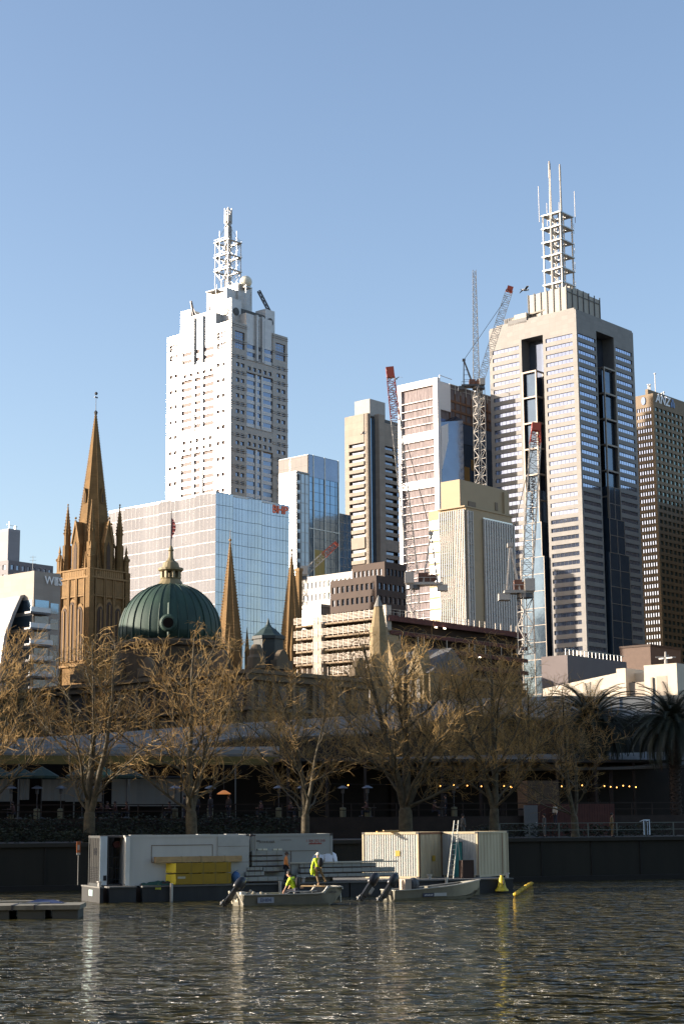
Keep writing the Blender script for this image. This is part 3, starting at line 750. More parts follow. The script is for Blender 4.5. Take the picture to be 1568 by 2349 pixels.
# ---------------- brown tower with ANZ letters, right edge ----------------
def anz_tower():
    b = Bld('ochre_tower', 'ochre office tower with square windows and ANZ letters, at the right edge', 'tower', 1495, 903, 800)
    wl, wr, H = b.wl(1457,926), 44, b.H
    och = mat('ochre_precast', (.16,.105,.05), .6, 0, .1, .3)
    ochl = mat('ochre_sunlit', (.30,.23,.13), .6, 0, .08, .3)
    m = MB(); m.box(0, wr, 0, wl, 3.1, H-.5); m.build('core', dark_void, b.o)
    fl = 3.45; z1 = H-6.5; sk = MB(); skl = MB()
    rows = []
    z = z1
    while z > 6: rows.append((z-1.9, z)); z -= fl
    rows = rows[::-1]
    opR = facade(sk, 'R', 0, wr, 3.1, H, cols_n(.4, wr, 11, .72), rows, .6)
    opL = facade(skl, 'L', 0, wl, 3.1, H, cols_n(.8, wl-.5, 6, .8), rows, .6)
    sk.build('precast_skin', och, b.o); skl.build('precast_side', och, b.o)
    panes(b.o, opR, glass('glass_green', (.13,.18,.17), .12, .8), tilt=.5, maxn=100); 
    m = MB(); rnd = random.Random(2)
    for (f,c0,c1,a,bb) in opL: fb(m, f, c0+.02, c1-.02, a, bb, .02, .08)
    m.build('side_windows', glass_sky, b.o)['kind'] = 'stuff'
    m = MB(); q = b.P+b.R*7+b.L*6; m.box(6, wr, 6, wl-2, H-.5, pt(1515, 893, q.y).z); m.build('roof_box', och, b.o)
    m = MB()
    for u, h in ((8,5),(9,4.4),(10,5.4),(21,3),(15,12),(23,4)): m.bar((u, 7, H+1), (u, 7, H+2+h), .3); m.box(u-.4,u+.4,6.6,7.4,H+2+h,H+2.5+h)
    m.build('roof_aerials', steel_white, b.o)
    zc = b.zu('R', 9, 1522, 920)
    M = frame((8.0, -.75, zc), (1,0,0), (0,0,1))
    text('ANZ', 6.4, 'sign_letters', mat('sign_white', (.85,.86,.88), .5), b.o, .15, M, bold=.1, shear=.25)
    bl = mat('emblem_blue', (.05,.12,.28), .4); m = MB()
    ex = 17.6
    m.extr([(ex+.95*cos(t), zc+1.5+.95*sin(t)) for t in [2*pi*i/14 for i in range(14)]], -.75, -.9, (1,0,0), (0,0,1), (0,1,0))
    for s_ in (-1, 1):
        m.extr([(ex+s_*1.1+1.25*cos(t)*(.75), zc-.6+1.5*sin(t)) for t in [2*pi*i/14 for i in range(14)]], -.75, -.9, (1,0,0), (0,0,1), (0,1,0))
    m.build('emblem', bl, b.o)
    m = MB(); m.extr([(-(wl*.5)+1.2*cos(t), zc-1+2*sin(t)) for t in [2*pi*i/12 for i in range(12)]], -.95, -.8, (0,-1,0), (0,0,1), (1,0,0)); m.build('side_emblem', bl, b.o)
anz_tower()
sandst = mat('sandstone', (.185,.11,.042), .85, 0, .22, .5, .4, .3, brick=(.9,.45,.02,.72))
sandst_rib = mat('sandstone_rib', (.24,.145,.058), .85, 0, .15, .8, .2)
louvre_dark = mat('louvre_dark', (.06,.035,.02), .8)
def ngon(r, n=8, a0=pi/8, c=(0,0)): return [(c[0]+r*cos(a0+2*pi*i/n), c[1]+r*sin(a0+2*pi*i/n)) for i in range(n)]
def arch(u0, u1, z0, z1, seg=6):            # pointed arch outline
    w = u1-u0; h = w*1.05; zs = z1-h; pts = [(u0,z0),(u1,z0),(u1,zs)]
    for i in range(1, seg): t = i/seg; pts.append((u1-w/2*(1-cos(t*pi/2)) , zs+h*sin(t*pi/2)*.98))
    pts.append(((u0+u1)/2, z1))
    for i in range(seg-1, 0, -1): t = i/seg; pts.append((u0+w/2*(1-cos(t*pi/2)), zs+h*sin(t*pi/2)*.98))
    pts.append((u0, zs)); return pts
def farch(mb, face, W, u0, u1, z0, z1, o0, o1):
    p = arch(u0, u1, z0, z1)
    if face == 'R': mb.extr(p, -o1, -o0, (1,0,0), (0,0,1), (0,1,0))
    elif face == 'L': mb.extr([(b_, a_) for a_, b_ in p], -o1, -o0, (0,0,1), (0,1,0), (1,0,0))
    elif face == 'R2': mb.extr(p, W+o0, W+o1, (1,0,0), (0,0,1), (0,1,0))
    else: mb.extr([(b_, a_) for a_, b_ in p], W+o0, W+o1, (0,0,1), (0,1,0), (1,0,0))
def spire(mb, rib, c, r0, z0, z1, crock=24, cs=.16, rot=pi/8):
    mb.prism(ngon(r0, 8, rot, c), z0, z1, .02, c)
    for i in range(8):
        a = rot+2*pi*i/8; p = Vector((c[0]+r0*cos(a), c[1]+r0*sin(a), z0)); q = Vector((c[0], c[1], z1))
        rib.bar(p, q, cs*.8)
        for k in range(crock):
            o = p.lerp(q, (k+.5)/crock*.97); s_ = cs*(1-.45*k/crock)
            rib.obox(o+Vector((cos(a), sin(a), .3))*s_*.9, ((cos(a),sin(a),0),(-sin(a),cos(a),0),(0,0,1)), (s_*.9, s_*.7, s_*.55))
def cathedral_tower():
    b = Bld('cathedral_tower', 'orange sandstone cathedral tower with the tallest crocketed spire, left', 'spire', 207, 1314, 370)
    wl, wr, H = b.wl(140,1320), b.wr(299,1326), b.H; W = (wl+wr)/2; z0 = 3.1
    m = MB(); m.box(0, W, 0, W, z0, H-.5); body = m.build('tower_body', sandst, b.o)
    bt = MB(); p = W*.11; pins = MB(); rb = MB(); dk = MB(); mould = MB()
    for i in (0, 1):
        for j in (0, 1):
            x0 = -p*.45 if i == 0 else W-p*.55-.25; y0 = -p*.45 if j == 0 else W-p*.55-.25
            x1, y1 = x0+p*1.15, y0+p*1.15
            bt.box(x0-.3, x1+.3, y0-.3, y1+.3, z0, H-20); bt.box(x0, x1, y0, y1, H-20, H+1)
            bt.box(x0+.25, x1-.25, y0+.25, y1-.25, H+1, H+3.6)
            c = ((x0+x1)/2, (y0+y1)/2); pin = pins.kid()
            pin.prism([(x0+.1,y0+.1),(x1-.1,y0+.1),(x1-.1,y1-.1),(x0+.1,y1-.1)], H+3.6, H+5.8, .05, c)
            # set-back slender turret inside each corner
            t = (c[0]+(1 if i == 0 else -1)*p*.95, c[1]+(1 if j == 0 else -1)*p*.95)
            pin.prism(ngon(1.05, 8, pi/8, t), H-.5, H+7.2, 1, t); pin.prism(ngon(.75, 8, pi/8, t), H+7.2, H+9.6, 1, t)
            spire(pin, rb, t, .8, H+9.6, H+16.5, 9, .14); rb.sphere((t[0], t[1], H+16.6), .22, 6, 4)
            for k in range(3):
                a = 2.1*k+1; pin.prism(ngon(.45, 4, pi/4, (t[0]+1.5*cos(a), t[1]+1.5*sin(a))), H, H+4.4+k*.5, .25)
            for s_ in (-1, 1): rb.sphere((c[0]+s_*p*.4, c[1]-s_*p*.4, H+4.0), .25, 6, 4)
            rb.prism(ngon(.35,4,pi/4,(c[0],c[1])), H+5.5, H+7.2, .1)
    for f in ('R', 'L', 'R2', 'L2'):
        for k in range(3):
            u0 = W*(.17+k*.235); u1 = u0+W*.185
            zb, zt = (H-19, H-6) if k == 1 else (H-19, H-7.2)
            farch(mould, f, W, u0-.35, u1+.35, zb-.3, zt+.7, 0, .28); farch(dk, f, W, u0+.1, u1-.1, zb, zt, .3, .42)
            farch(mould, f, W, (u0+u1)/2-.16, (u0+u1)/2+.16, zb, zt-.6, .43, .6)
            if f in ('R','L'): fb(mould, f, u0-.62, u0-.38, zb-.3, H-.8, 0, .55); fb(mould, f, u1+.38, u1+.62, zb-.3, H-.8, 0, .5)
        if f in ('R','L'):
            for z, h, o in ((H-20.4, .5, .5), (H-5, .35, .35), (H-1.0, .4, .6), (H+.9, .3, .5)): fb(mould, f, .0, W, z, z+h, 0, o)
            for k in range(22): fb(mould, f, W*.13+k*W*.74/22, W*.13+k*W*.74/22+.28, H-4.6, H-1.1, .0, .3)
            for k in range(14): fb(mould, f, W*.12+k*W*.76/14, W*.12+k*W*.76/14+.5, H-.58, H+.88, 0, .3)
    bt.build('buttresses', sandst, b.o); mould.build('mouldings', sandst_rib, b.o); dk.build('belfry_louvres', louvre_dark, b.o)
    cx = W/2; q = b.P+b.R*cx+b.L*cx
    zt = pt(226, 941.6, q.y).z; zb = H+.2
    sp = MB(); spire(sp, rb, (cx, cx), 5.0, zb, zt, 60, .17); s_o = sp.build('spire', sandst, b.o)
    # gabled dormers on the four main sides, small ones higher up
    g = MB(); gd = MB()
    for k in range(4):
        a = -pi/2+k*pi/2; d = Vector((cos(a), sin(a), 0)); t_ = Vector((-sin(a), cos(a), 0)); c = Vector((cx, cx, 0))
        w, dd = 1.25, 5.15
        g.extr([(-w, H), (w, H), (w, H+7.5), (0, H+12.5), (-w, H+7.5)], 1.8, dd, t_, (0,0,1), d)if False else None
        o = [c+t_*u+d*v+Vector((0,0,z)) for v in (2.0, dd) for u, z in ((-w,H),(w,H),(w,H+7.2),(0,H+12.2),(-w,H+7.2))]
        g.add(o, [(4,3,2,1,0),(5,6,7,8,9)]+[(i,(i+1)%5,5+(i+1)%5,5+i) for i in range(5)])
        o = [c+t_*u+d*v+Vector((0,0,z)) for v in (dd, dd+.08) for u, z in ((-.5,H+1.2),(.5,H+1.2),(.5,H+6.2),(0,H+7.6),(-.5,H+6.2))]
        gd.add(o, [(4,3,2,1,0),(5,6,7,8,9)]+[(i,(i+1)%5,5+(i+1)%5,5+i) for i in range(5)])
        rb.bar(c+d*(dd+.1)+t_*w+Vector((0,0,H+7.2)), c+d*(dd+.1)+Vector((0,0,H+12.4)), .3); rb.bar(c+d*(dd+.1)-t_*w+Vector((0,0,H+7.2)), c+d*(dd+.1)+Vector((0,0,H+12.4)), .3)
        rb.sphere(c+d*(dd+.1)+Vector((0,0,H+12.9)), .3, 6, 4)
        a2 = a; r_ = 5.0*(1-.45)*.93; z = zb+(zt-zb)*.43; e = Vector((cos(a2), sin(a2), 0)); t2 = Vector((-sin(a2), cos(a2), 0))
        o = [c+t2*u+e*v+Vector((0,0,zz)) for v in (1.6, r_+.35) for u, zz in ((-.45,z),(.45,z),(.45,z+1.8),(0,z+3.4),(-.45,z+1.8))]
        g.add(o, [(4,3,2,1,0),(5,6,7,8,9)]+[(i,(i+1)%5,5+(i+1)%5,5+i) for i in range(5)])
        o = [c+t2*u+e*v+Vector((0,0,zz)) for v in (r_+.36, r_+.42) for u, zz in ((-.2,z+.2),(.2,z+.2),(.2,z+1.7),(0,z+2.3),(-.2,z+1.7))]
        gd.add(o, [(4,3,2,1,0),(5,6,7,8,9)]+[(i,(i+1)%5,5+(i+1)%5,5+i) for i in range(5)])
    g.build('dormers', sandst, s_o); gd.build('dormer_openings', louvre_dark, s_o)
    pins.parts('pinnacle', sandst, b.o); rb.build('crockets', sandst_rib, b.o)
    m = MB(); v = pt(228, 908, q.y).z; m.tube((cx,cx,zt-.5), (cx,cx,v), .09, .05, 6); m.lathe([(.3,zt-1),(.45,zt-.4),(.15,zt)], 8, (cx,cx)); m.sphere((cx,cx,zt+4.0), .38, 8, 6); m.box(cx-.5,cx+.5,cx-.05,cx+.05,v-.5,v-.2)
    m.build('finial_vane', dark_steel, b.o)
cathedral_tower()
for lab, px, tip, fin, halfb in (('slim orange spire standing in front of the glass office, left of the pair', 527, 1240, 1216, 29), ('slim orange spire beside the pale glass block, right of the pair', 669, 1263, 1240, 27)):
    D = 330; P = pt(px, 1480, D); e = empty('church_spire', lab, 'spire', (P.x, D, 0), GA, 'twin slim church spires'); r = halfb/3900*D*1.02
    zb, zt = P.z, pt(px, tip, D).z
    sp = MB(); rb = MB(); spire(sp, rb, (0,0), r, zb, zt, 34, .15); sp.build('spire', sandst, e)
    rb.sphere((0,0,zt+.1), .3, 8, 6); rb.tube((0,0,zt), (0,0,pt(px,fin,D).z), .08, .04); rb.build('crockets', sandst_rib, e)
    m = MB(); m.prism(ngon(r*1.04, 8), zb-9, zb, 1); m.prism([(-r*1.1,-r*1.1),(r*1.1,-r*1.1),(r*1.1,r*1.1),(-r*1.1,r*1.1)], 3.1, zb-6, 1); m.build('base', sandst, e)
    m = MB()
    for i in (-1,1):
        for j in (-1,1): c = (i*r*.95, j*r*.95); m = MB(); m.prism(ngon(.5,8,pi/8,c), zb-8, zb-1.5, 1, c); m.prism(ngon(.55,8,pi/8,c), zb-1.5, zb+3.5, .05, c); m.build('pinnacle', sandst, e)
P = pt(685, 1304, 338); e = empty('chimney_stack', 'plain brown stone stack right behind the second slim spire', 'chimney', (P.x, 338, 0), GA)
m = MB(); m.box(-.5,.5,-.5,.5,3.1,P.z-.6); m.build('shaft', sandst, e); m = MB(); m.box(-.62,.62,-.62,.62,P.z-.6,P.z); m.build('cap', sandst_rib, e)

# ---------------- domed railway station ----------------
st_stone = mat('station_stone', (.085,.055,.028), .85, 0, .18, .4, .2, brick=(1.1,.5,.02,.8))
st_trim = mat('station_trim', (.12,.085,.048), .8, 0, .12, .5)
copper = mat('green_copper', (.012,.033,.025), .65, .1, .3, .5, .25, two=(.032,.070,.045), streak=1)
gold_copper = mat('weathered_copper', (.20,.16,.08), .6, .1, .2, .8)
def station():
    b = Bld('railway_station', 'brown stone railway station under a big green copper dome', 'station', 575, 1530, 215)
    wl, wr, H = b.wl(-80,1600), b.wr(845,1560), b.H
    m = MB(); m.box(0, wr, 0, wl, 3.1, H-.8); m.build('wall', st_stone, b.o)
    tr = MB(); dk = MB()
    for f, Wd in (('R', wr), ('L', wl)):
        for z, h, o in ((H-.8, .5, .9), (H-1.6, .8, .5), (H-5.4, .4, .5), (H-11, .5, .6)): fb(tr, f, 0 if f == 'L' else -.9, Wd, z, z+h, 0, o)
        n = int(Wd/3.4)
        for k in range(n):
            u = Wd*(k+.5)/n; ar = arch(u-.85, u+.85, H-10.3, H-6.2)
            farch(dk, f, 0, u-.85, u+.85, H-10.2, H-6.2, .02, .10); fb(dk, f, u-.7, u+.7, H-4.8, H-2.2, .02, .1)
            fb(dk, f, u-1.1, u+1.1, 4.5, H-12, .02, .1)
            fb(tr, f, u-Wd/n/2-.28, u-Wd/n/2+.28, H-11, H-1.7, 0, .38)
            farch(tr, f, 0, u-1.1, u+1.1, H-6.6, H-5.7, .0, .3)
            if k % 4 == 1:
                fb(tr, f, u-1.5, u+1.5, H, H+1.2, -.6, .5); farch(tr, f, 0, u-1.1, u+1.1, H+1.2, H+2.6, -.5, .3)
    tr.build('cornices', st_trim, b.o); dk.build('window_openings', dark_void, b.o)
    q = pt(390, 1475, 240); dl = Vector((q.x-b.P.x, q.y-b.P.y, 0)); c = (dl.dot(b.R), dl.dot(b.L))
    zs = q.z; r = 115/3900*240; zt = pt(390, 1340, 240).z
    m = MB(); m.lathe([(r*1.1,H-1),(r*1.1,zs-1.2),(r*1.16,zs-1),(r*1.16,zs-.4),(r*1.0,zs)], 32, c); m.build('drum', st_stone, b.o)
    d0 = pt(390, 1452, 240).z
    m = MB(); m.smooth = True; prof = [(r*1.0, zs),(r*1.0,d0)]
    for i in range(1, 15): t = i/15*pi/2; prof.append((r*cos(t)**.92*1.0, d0+(zt-d0)*sin(t)))
    prof.append((1.2, zt)); m.lathe(prof, 64, c); dm = m.build('dome', copper, b.o)
    m = MB()
    for k in range(32):
        a = 2*pi*k/32; big = k % 4 == 0
        pp = [Vector((c[0]+pr*1.005*cos(a), c[1]+pr*1.005*sin(a), pz)) for pr, pz in prof]
        for u, v in zip(pp, pp[1:]): m.bar(u, v, .26 if big else .09)
    m.build('ribs', copper, dm)
    # round window facing the viewer
    q2 = pt(387, 1429, 232.5); l2 = Vector((q2.x-b.P.x, q2.y-b.P.y, 0)); ox, oy = l2.dot(b.R), l2.dot(b.L)
    nd = Vector((-.04,-1,0)); nl = Vector((nd.dot(b.R), nd.dot(b.L), 0)).normalized(); o = Vector((ox, oy, q2.z))
    m = MB(); m.tube(o-nl*2.2, o+nl*.2, 1.15, 1.15, 20); m.tube(o+nl*.2, o+nl*.4, 1.25, .95, 20); w_ = m.build('round_window', copper, dm)
    m = MB(); m.tube(o+nl*.41, o+nl*.45, .72, .72, 20); m.build('pane', mat('deep_black', (.003,.003,.003), .9, spec=.1), w_)
    # lantern
    z1, z2, z3, z4 = [pt(392, y, 240).z for y in (1330, 1312, 1304, 1287)]
    m = MB(); m.lathe([(2.1,zt-.4),(1.6,zt+.3),(1.4,z1),(1.5,z1+.2)], 16, c); m.lathe([(1.5,z2),(1.8,z2+.2),(1.8,z2+.5),(1.3,z3),(1.05,z3+.8),(.65,z4),(.35,z4+.5),(.3,z4+1.4),(.42,z4+1.5),(.15,z4+2.2)], 16, c)
    for k in range(8): a = 2*pi*k/8+.3; m.box(c[0]+1.25*cos(a)-.2, c[0]+1.25*cos(a)+.2, c[1]+1.25*sin(a)-.2, c[1]+1.25*sin(a)+.2, z1+.1, z2+.1)
    m.lathe([(.85,z1),(.85,z2)], 10, c); ln = m.build('lantern', gold_copper, b.o)
    m = MB(); ft = pt(396, 1172, 240).z; m.tube((*c, z4+2), (*c, ft), .11, .06, 8); fp = m.build('flagpole', dark_steel, ln)
    m = MB(); A, B = pt(398, 1188, 240).z, pt(398, 1238, 240).z
    rr = Vector((b.R.x, b.L.x, 0)).normalized()
    for i in range(6):
        t0, t1 = i/6, (i+1)/6; w0, w1 = [.12+.55*sin(pi*min(1,t*1.15))**.8 for t in (t0,t1)]
        z_0, z_1 = A+(B-A)*t0, A+(B-A)*t1; o = Vector((c[0], c[1], 0)); n = Vector((-rr.y, rr.x, 0))
        m.add([o+rr*.08+Vector((0,0,z_0)), o+rr*w0+n*.2+Vector((0,0,z_0)), o+rr*w1-n*.15+Vector((0,0,z_1)), o+rr*.08+Vector((0,0,z_1))], [(0,1,2,3)])
    m.build('flag', mat('flag_red', (.35,.06,.05), .7), fp)
    # small corner pavilion with a concave dark roof
    q = pt(615, 1500, 222); dl = Vector((q.x-b.P.x, q.y-b.P.y, 0)); c = (dl.dot(b.R), dl.dot(b.L)); za, zb_ = pt(615,1466,222).z, pt(618,1418,222).z
    m = MB(); m.prism(ngon(2.1, 8, pi/8, c), H-1, za-.1, 1, c); m.prism(ngon(2.3, 8, pi/8, c), za-.1, za+.3, 1, c); pv = m.build('pavilion', mat('slate_dark', (.03,.035,.03), .6), b.o)
    m = MB(); m.lathe([(2.2,za+.3),(1.7,za+.6),(1.1,za+1.2),(.5,za+1.6),(.3,za+1.9),(.22,zb_-.6),(.05,zb_)], 8, c, pi/8); m.build('pavilion_roof', mat('slate_roof', (.02,.04,.035), .6), pv)
    for px_, D_ in ((600, 217), (270, 235), (455, 230)):
        q = pt(px_, 1500, D_); dl = Vector((q.x-b.P.x, q.y-b.P.y, 0)); c = (dl.dot(b.R), dl.dot(b.L)); c = (max(c[0],1.3), max(c[1],1.3))
        m = MB(); m.lathe([(1.2,H),(1.2,H+1.4),(.9,H+1.8),(.9,H+2.4),(.5,H+3.1),(.1,H+3.1)], 14, c); m.build('urn_turret', st_trim, b.o)
station()

# ---------------- scaffolded construction site ----------------
def site_building():
    b = Bld('construction_site', 'unfinished concrete building behind pale scaffolding with white railings', 'building site', 891, 1392, 300)
    wl, wr, H = b.wl(676,1412), b.wr(1208,1448), b.H
    con = mat('raw_concrete', (.28,.21,.14), .85, 0, .2, .4); red = mat('red_shutter', (.10,.03,.022), .8, 0, .3, .5)
    rail = mat('scaffold_white', (.5,.43,.35), .5, .1)
    fl = 3.1*.76
    m = MB(); m.box(1.4, wr, 1.6, wl, 3.1, H-2.2); m.build('dark_interior', mat('site_interior', (.03,.018,.012), .9), b.o)
    m = MB()
    lv = [H-1.6-fl*k*1.02 for k in range(5)]
    for k, z in enumerate(lv): m.box(.2, wr if k else wr, .2, wl, z-.32, z)
    m.build('floor_slabs', con, b.o)
    m = MB()
    for u, w in ((.4,2.6), (wl*.70,2.0)): m.box(-.3, 1.2, u, u+w, 3.1, H-.4 if u > 5 else H+.4)
    m.build('concrete_piers', mat('pier_render', (.38,.33,.27), .8, 0, .15, .4), b.o)
    m = MB(); po = MB(); rnd = random.Random(6)
    for k, z in enumerate(lv):
        for h in (.25, .5, .75, 1.0, 1.25):
            if rnd.random() < .93: m.bar((-.35, .2 if k < 3 else 3, z+h), (-.35, wl*(1 if k < 4 else .6), z+h), .07)
        u = .4
        while u < wl: po.bar((-.4, u, z-.2), (-.4, u, z+1.45), .08); u += 1.25
    m.build('guard_rails', rail, b.o); po.build('scaffold_posts', rail, b.o)
    m = MB()
    for k in range(4):
        zz = lv[k]-.1
        m.box(.5 if k else 0, wr, -.05, .12, zz-.7, zz+(.3 if k == 0 else 0))
    m.build('red_shutters', red, b.o)
    m = MB(); u = 1
    while u < wr:
        if rnd.random() < .8: m.bar((u, -.3, lv[0]), (u, -.3, lv[0]+1.3), .09)
        if rnd.random() < .4: m.bar((u, -.3, lv[2]), (u, -.3, lv[2]+1.6), .12)
        u += 1.7
    for z in (lv[0]+.7, lv[0]+1.2): m.bar((0, -.3, z), (wr, -.3, z), .05)
    m.build('edge_posts', rail, b.o)
    m = MB()
    for (f, z) in ((.31,2.0),(.37,2.0),(.62,6.6)):
        m.box(wr*f-.3, wr*f+.3, -.35, -.2, H-z-.7, H-z-.5)
    m.build('site_lamps', mat('site_lamp', (.9,.8,.6), .5, emit=(1,.85,.6), es=4), b.o)
    m = MB(); m.box(1, wr, .5, 3, 3.1, lv[4]-1.2); m.build('dark_hoarding', mat('hoarding_black', (.02,.02,.018), .8), b.o)
site_building()

def turret_house():
    b = Bld('sandstone_house', 'sunlit sandstone gothic building with a stone cone turret, behind the trees', 'building', 985, 1512, 250)
    wl, wr, H = b.wl(829,1500), 10, b.H
    stn = mat('warm_sandstone', (.27,.20,.105), .85, 0, .15, .5, .3, brick=(.8,.4,.02,.8))
    m = MB(); m.box(0, wr, 0, wl, 3.1, H-2); m.build('wall', stn, b.o)
    dk = MB(); ga = MB(); 
    for (u0, u1, h) in ((.06,.30,2.2),(.45,.72,4.2)):
        a, c = wl*u0, wl*u1; mid = (a+c)/2
        ga.extr([(3.5,a),(3.5,c),(H-2.2,c),(H+h,mid),(H-2.2,a)], -.5, 2.2, (0,0,1), (0,1,0), (1,0,0))
        for s_ in (-.22, .22): farch(dk, 'L', 0, mid+s_*(c-a)-.35, mid+s_*(c-a)+.35, H-5.6, H-2.6, .52, .6)
    ga.build('gables', stn, b.o)
    for k in range(7):
        u = wl*(.08+.135*k); farch(dk, 'L', 0, u-.3, u+.3, H-9.6, H-7, .52, .6); fb(dk, 'L', u-.3, u+.3, H-5, H-3.6, .02, .08) if k in (2,6) else None
    dk.build('windows', dark_void, b.o)['kind'] = 'stuff'
    m = MB(); m.extr([(-.3,H-2),(wr+.3,H-2),(wr/2,H+2.0)], -.3, wl+.3, (1,0,0), (0,0,1), (0,1,0)); m.build('roof', mat('slate_grey', (.10,.10,.10), .7), b.o)
    q = pt(868, 1440, 247); dl = Vector((q.x-b.P.x, q.y-b.P.y, 0)); c = (dl.dot(b.R), dl.dot(b.L)); zt = pt(866.5, 1365, 247).z; zc = pt(867, 1392, 247).z
    m = MB(); m.prism(ngon(1.35, 8, 0, c), 3.1, q.z, 1, c); m.prism(ngon(1.15, 8, 0, c), q.z, zc, .55, c); tb = m.build('turret', stn, b.o)
    m = MB(); m.prism(ngon(.72, 10, 0, c), zc, zt, .03, c); m.build('cone_cap', mat('cone_stone', (.2,.19,.17), .8), tb)
turret_house()

# ---------------- mid-distance offices ----------------
def simple_office(name, label, cat, pc, D, pl, pr, m_wall, m_glass, fl, wcols, z0=3.1, d=.35, top=1.6, frac=.55, hfrac=.5, maxn=60, zmin=30):
    b = Bld(name, label, cat, pc[0], pc[1], D)
    wl, wr, H = b.wl(*pl), b.wr(*pr), b.H
    m = MB(); m.box(0, wr, 0, wl, z0, H-.3); m.build('core', dark_void, b.o)
    sk = MB(); op = []
    rows = []; z = H-top
    while z > zmin: rows.append((z-fl*hfrac, z)); z -= fl
    rows = rows[::-1]
    op += facade(sk, 'R', 0, wr, z0, H, cols_n(.3, wr-.3, wcols[1], frac), rows, d)
    op += facade(sk, 'L', 0, wl, z0, H, cols_n(.3, wl-.3, wcols[0], frac), rows, d)
    sk.build('wall', m_wall, b.o); panes(b.o, op, m_glass, maxn=maxn); return b, wl, wr, H
brn = mat('dark_brown_stone', (.05,.028,.018), .75, 0, .15, .5)  # the office blocks' shade is put into this darkened brown
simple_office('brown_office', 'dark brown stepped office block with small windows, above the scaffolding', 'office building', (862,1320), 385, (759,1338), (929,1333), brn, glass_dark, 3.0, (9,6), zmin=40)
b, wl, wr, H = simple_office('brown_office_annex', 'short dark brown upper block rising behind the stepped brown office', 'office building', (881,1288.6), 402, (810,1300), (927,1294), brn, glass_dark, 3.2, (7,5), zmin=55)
wtl = mat('white_render', (.48,.45,.41), .7, 0, .08, .4)
simple_office('white_office', 'low white office block with square windows, beside the slim spire', 'office building', (812,1310), 440, (676,1336), (850,1316), wtl, glass_pale, 3.3, (14,3), frac=.7, zmin=38)
b = Bld('glass_roofed_block', 'low glazed block peeping between slim spire and white office', 'building', 735, 1386, 400)
m = MB(); m.box(0, 6, 0, b.wl(680,1376), 3.1, b.H-.6); m.build('glazing', glass_pale, b.o); m = MB(); m.box(-.5, 6, -.5, b.wl(678,1376), b.H-.6, b.H); m.build('roof_edge', steel, b.o)

def hotel():
    b = Bld('hotel_building', 'cream hotel block with curved silver roof and letters WES, far left', 'hotel', 79, 1309, 350)
    wl, wr, H = b.wl(-70,1330), b.wr(140,1318), b.H
    cr = mat('hotel_cream', (.32,.28,.235), .7, 0, .06, .4, brick=(2.5,1.2,.03,.85))
    fl = 3.3
    m = MB(); m.box(0, wr, 0, wl, 3.1, H-4); m.box(0,wr,0,wl,H-4,H); m.build('wall', cr, b.o)
    g = MB(); s_ = MB(); bl = MB()
    for k in range(8):
        z = H-6.6-k*fl
        fb(g, 'R', .4, 4.0, z-1.9, z+.6, .02, .1); fb(g, 'R', 4.5, 6.6, z-2, z+.2, .02, .1)
        q_ = MB(); fb(q_, 'R', -2.2, wr*.55 if k > 1 else 3.2, z-2.6, z-2.2, 0, 1.9); ba = q_.build('balcony', dark_steel, b.o); q_ = MB(); fb(q_, 'R', -2.1, wr*.55 if k > 1 else 3.1, z-2.2, z-1.2, 1.75, 1.85); q_.build('glass_rail', glass_pale, ba)
        fb(g, 'L', .4, wl, z-1.9, z+.6, .02, .08)
    g.build('window_strips', glass_blue, b.o); None
    m = MB(); pts = [(1.5,H-4.5),(3.5,H-5.0),(5.5,H-9),(7.5,H-14),(8.6,H-22),(8.8,H-30),(7.9,H-30),(7.7,H-22),(6.7,H-14.3),(4.8,H-9.4),(3,H-5.5),(1.5,H-5.1)]
    m.extr([(a-2.5, z) for a, z in pts], 3.0, wl, (-1,0,0), (0,0,1), (0,1,0)); m.build('curved_roof', mat('zinc', (.30,.29,.28), .5, .3, .1, .5), b.o)
    M = frame((5.1, -.12, H-1.75), (1,0,0), (0,0,1))
    text('WES', 2.4, 'sign_letters', mat('letter_white', (.8,.8,.78), .5), b.o, .08, M, bold=.03)
    m = MB(); m.box(wr-1.6, wr-.9, -.2, -.05, H-2.6, H-.9); m.build('sign_stroke', MT['letter_white'], b.o)
hotel()
simple_office('grey_office', 'dark grey office slab with a plain lift box on top, behind the hotel', 'office building', (20,1285), 620, (-60,1270), (121,1310), mat('grey_brick', (.17,.16,.17), .7), glass_dark, 3.5, (6,8), zmin=80)
b = Bld('grey_lift_tower', 'tall plain grey tower block at the left edge', 'tower', 20, 1212, 640)
m = MB(); m.box(0, b.wr(47,1218), 0, b.wl(-60,1225), 3.1, b.H); m.build('wall', mat('plain_grey', (.27,.27,.29), .7, 0, .06, .2, brick=(6,3.6,.06,.8)), b.o)
m = MB(); m.bar((1,1,b.H),(1,1,b.H+3),.2); m.bar((4,1,b.H),(4,1,b.H+1.6),.6); m.bar((0,1,b.H+1.6),(5,1,b.H+1.3),.15); m.build('roof_aerials', steel, b.o)
P = pt(55, 1275, 600); e = empty('antenna', 'thin rooftop antenna with cross bars standing above the grey office', 'antenna', (P.x, 618, 0))
m = MB(); z = pt(54,1303,618).z; zt = pt(54,1275,618).z; m.tube((0,0,z-3),(0,0,zt),.12,.08,6)
for k in range(3): m.bar((-1.2,0,zt-.5-k*1.2),(1.2,0,zt-.5-k*1.2),.1)
m.build('pole', steel, e)

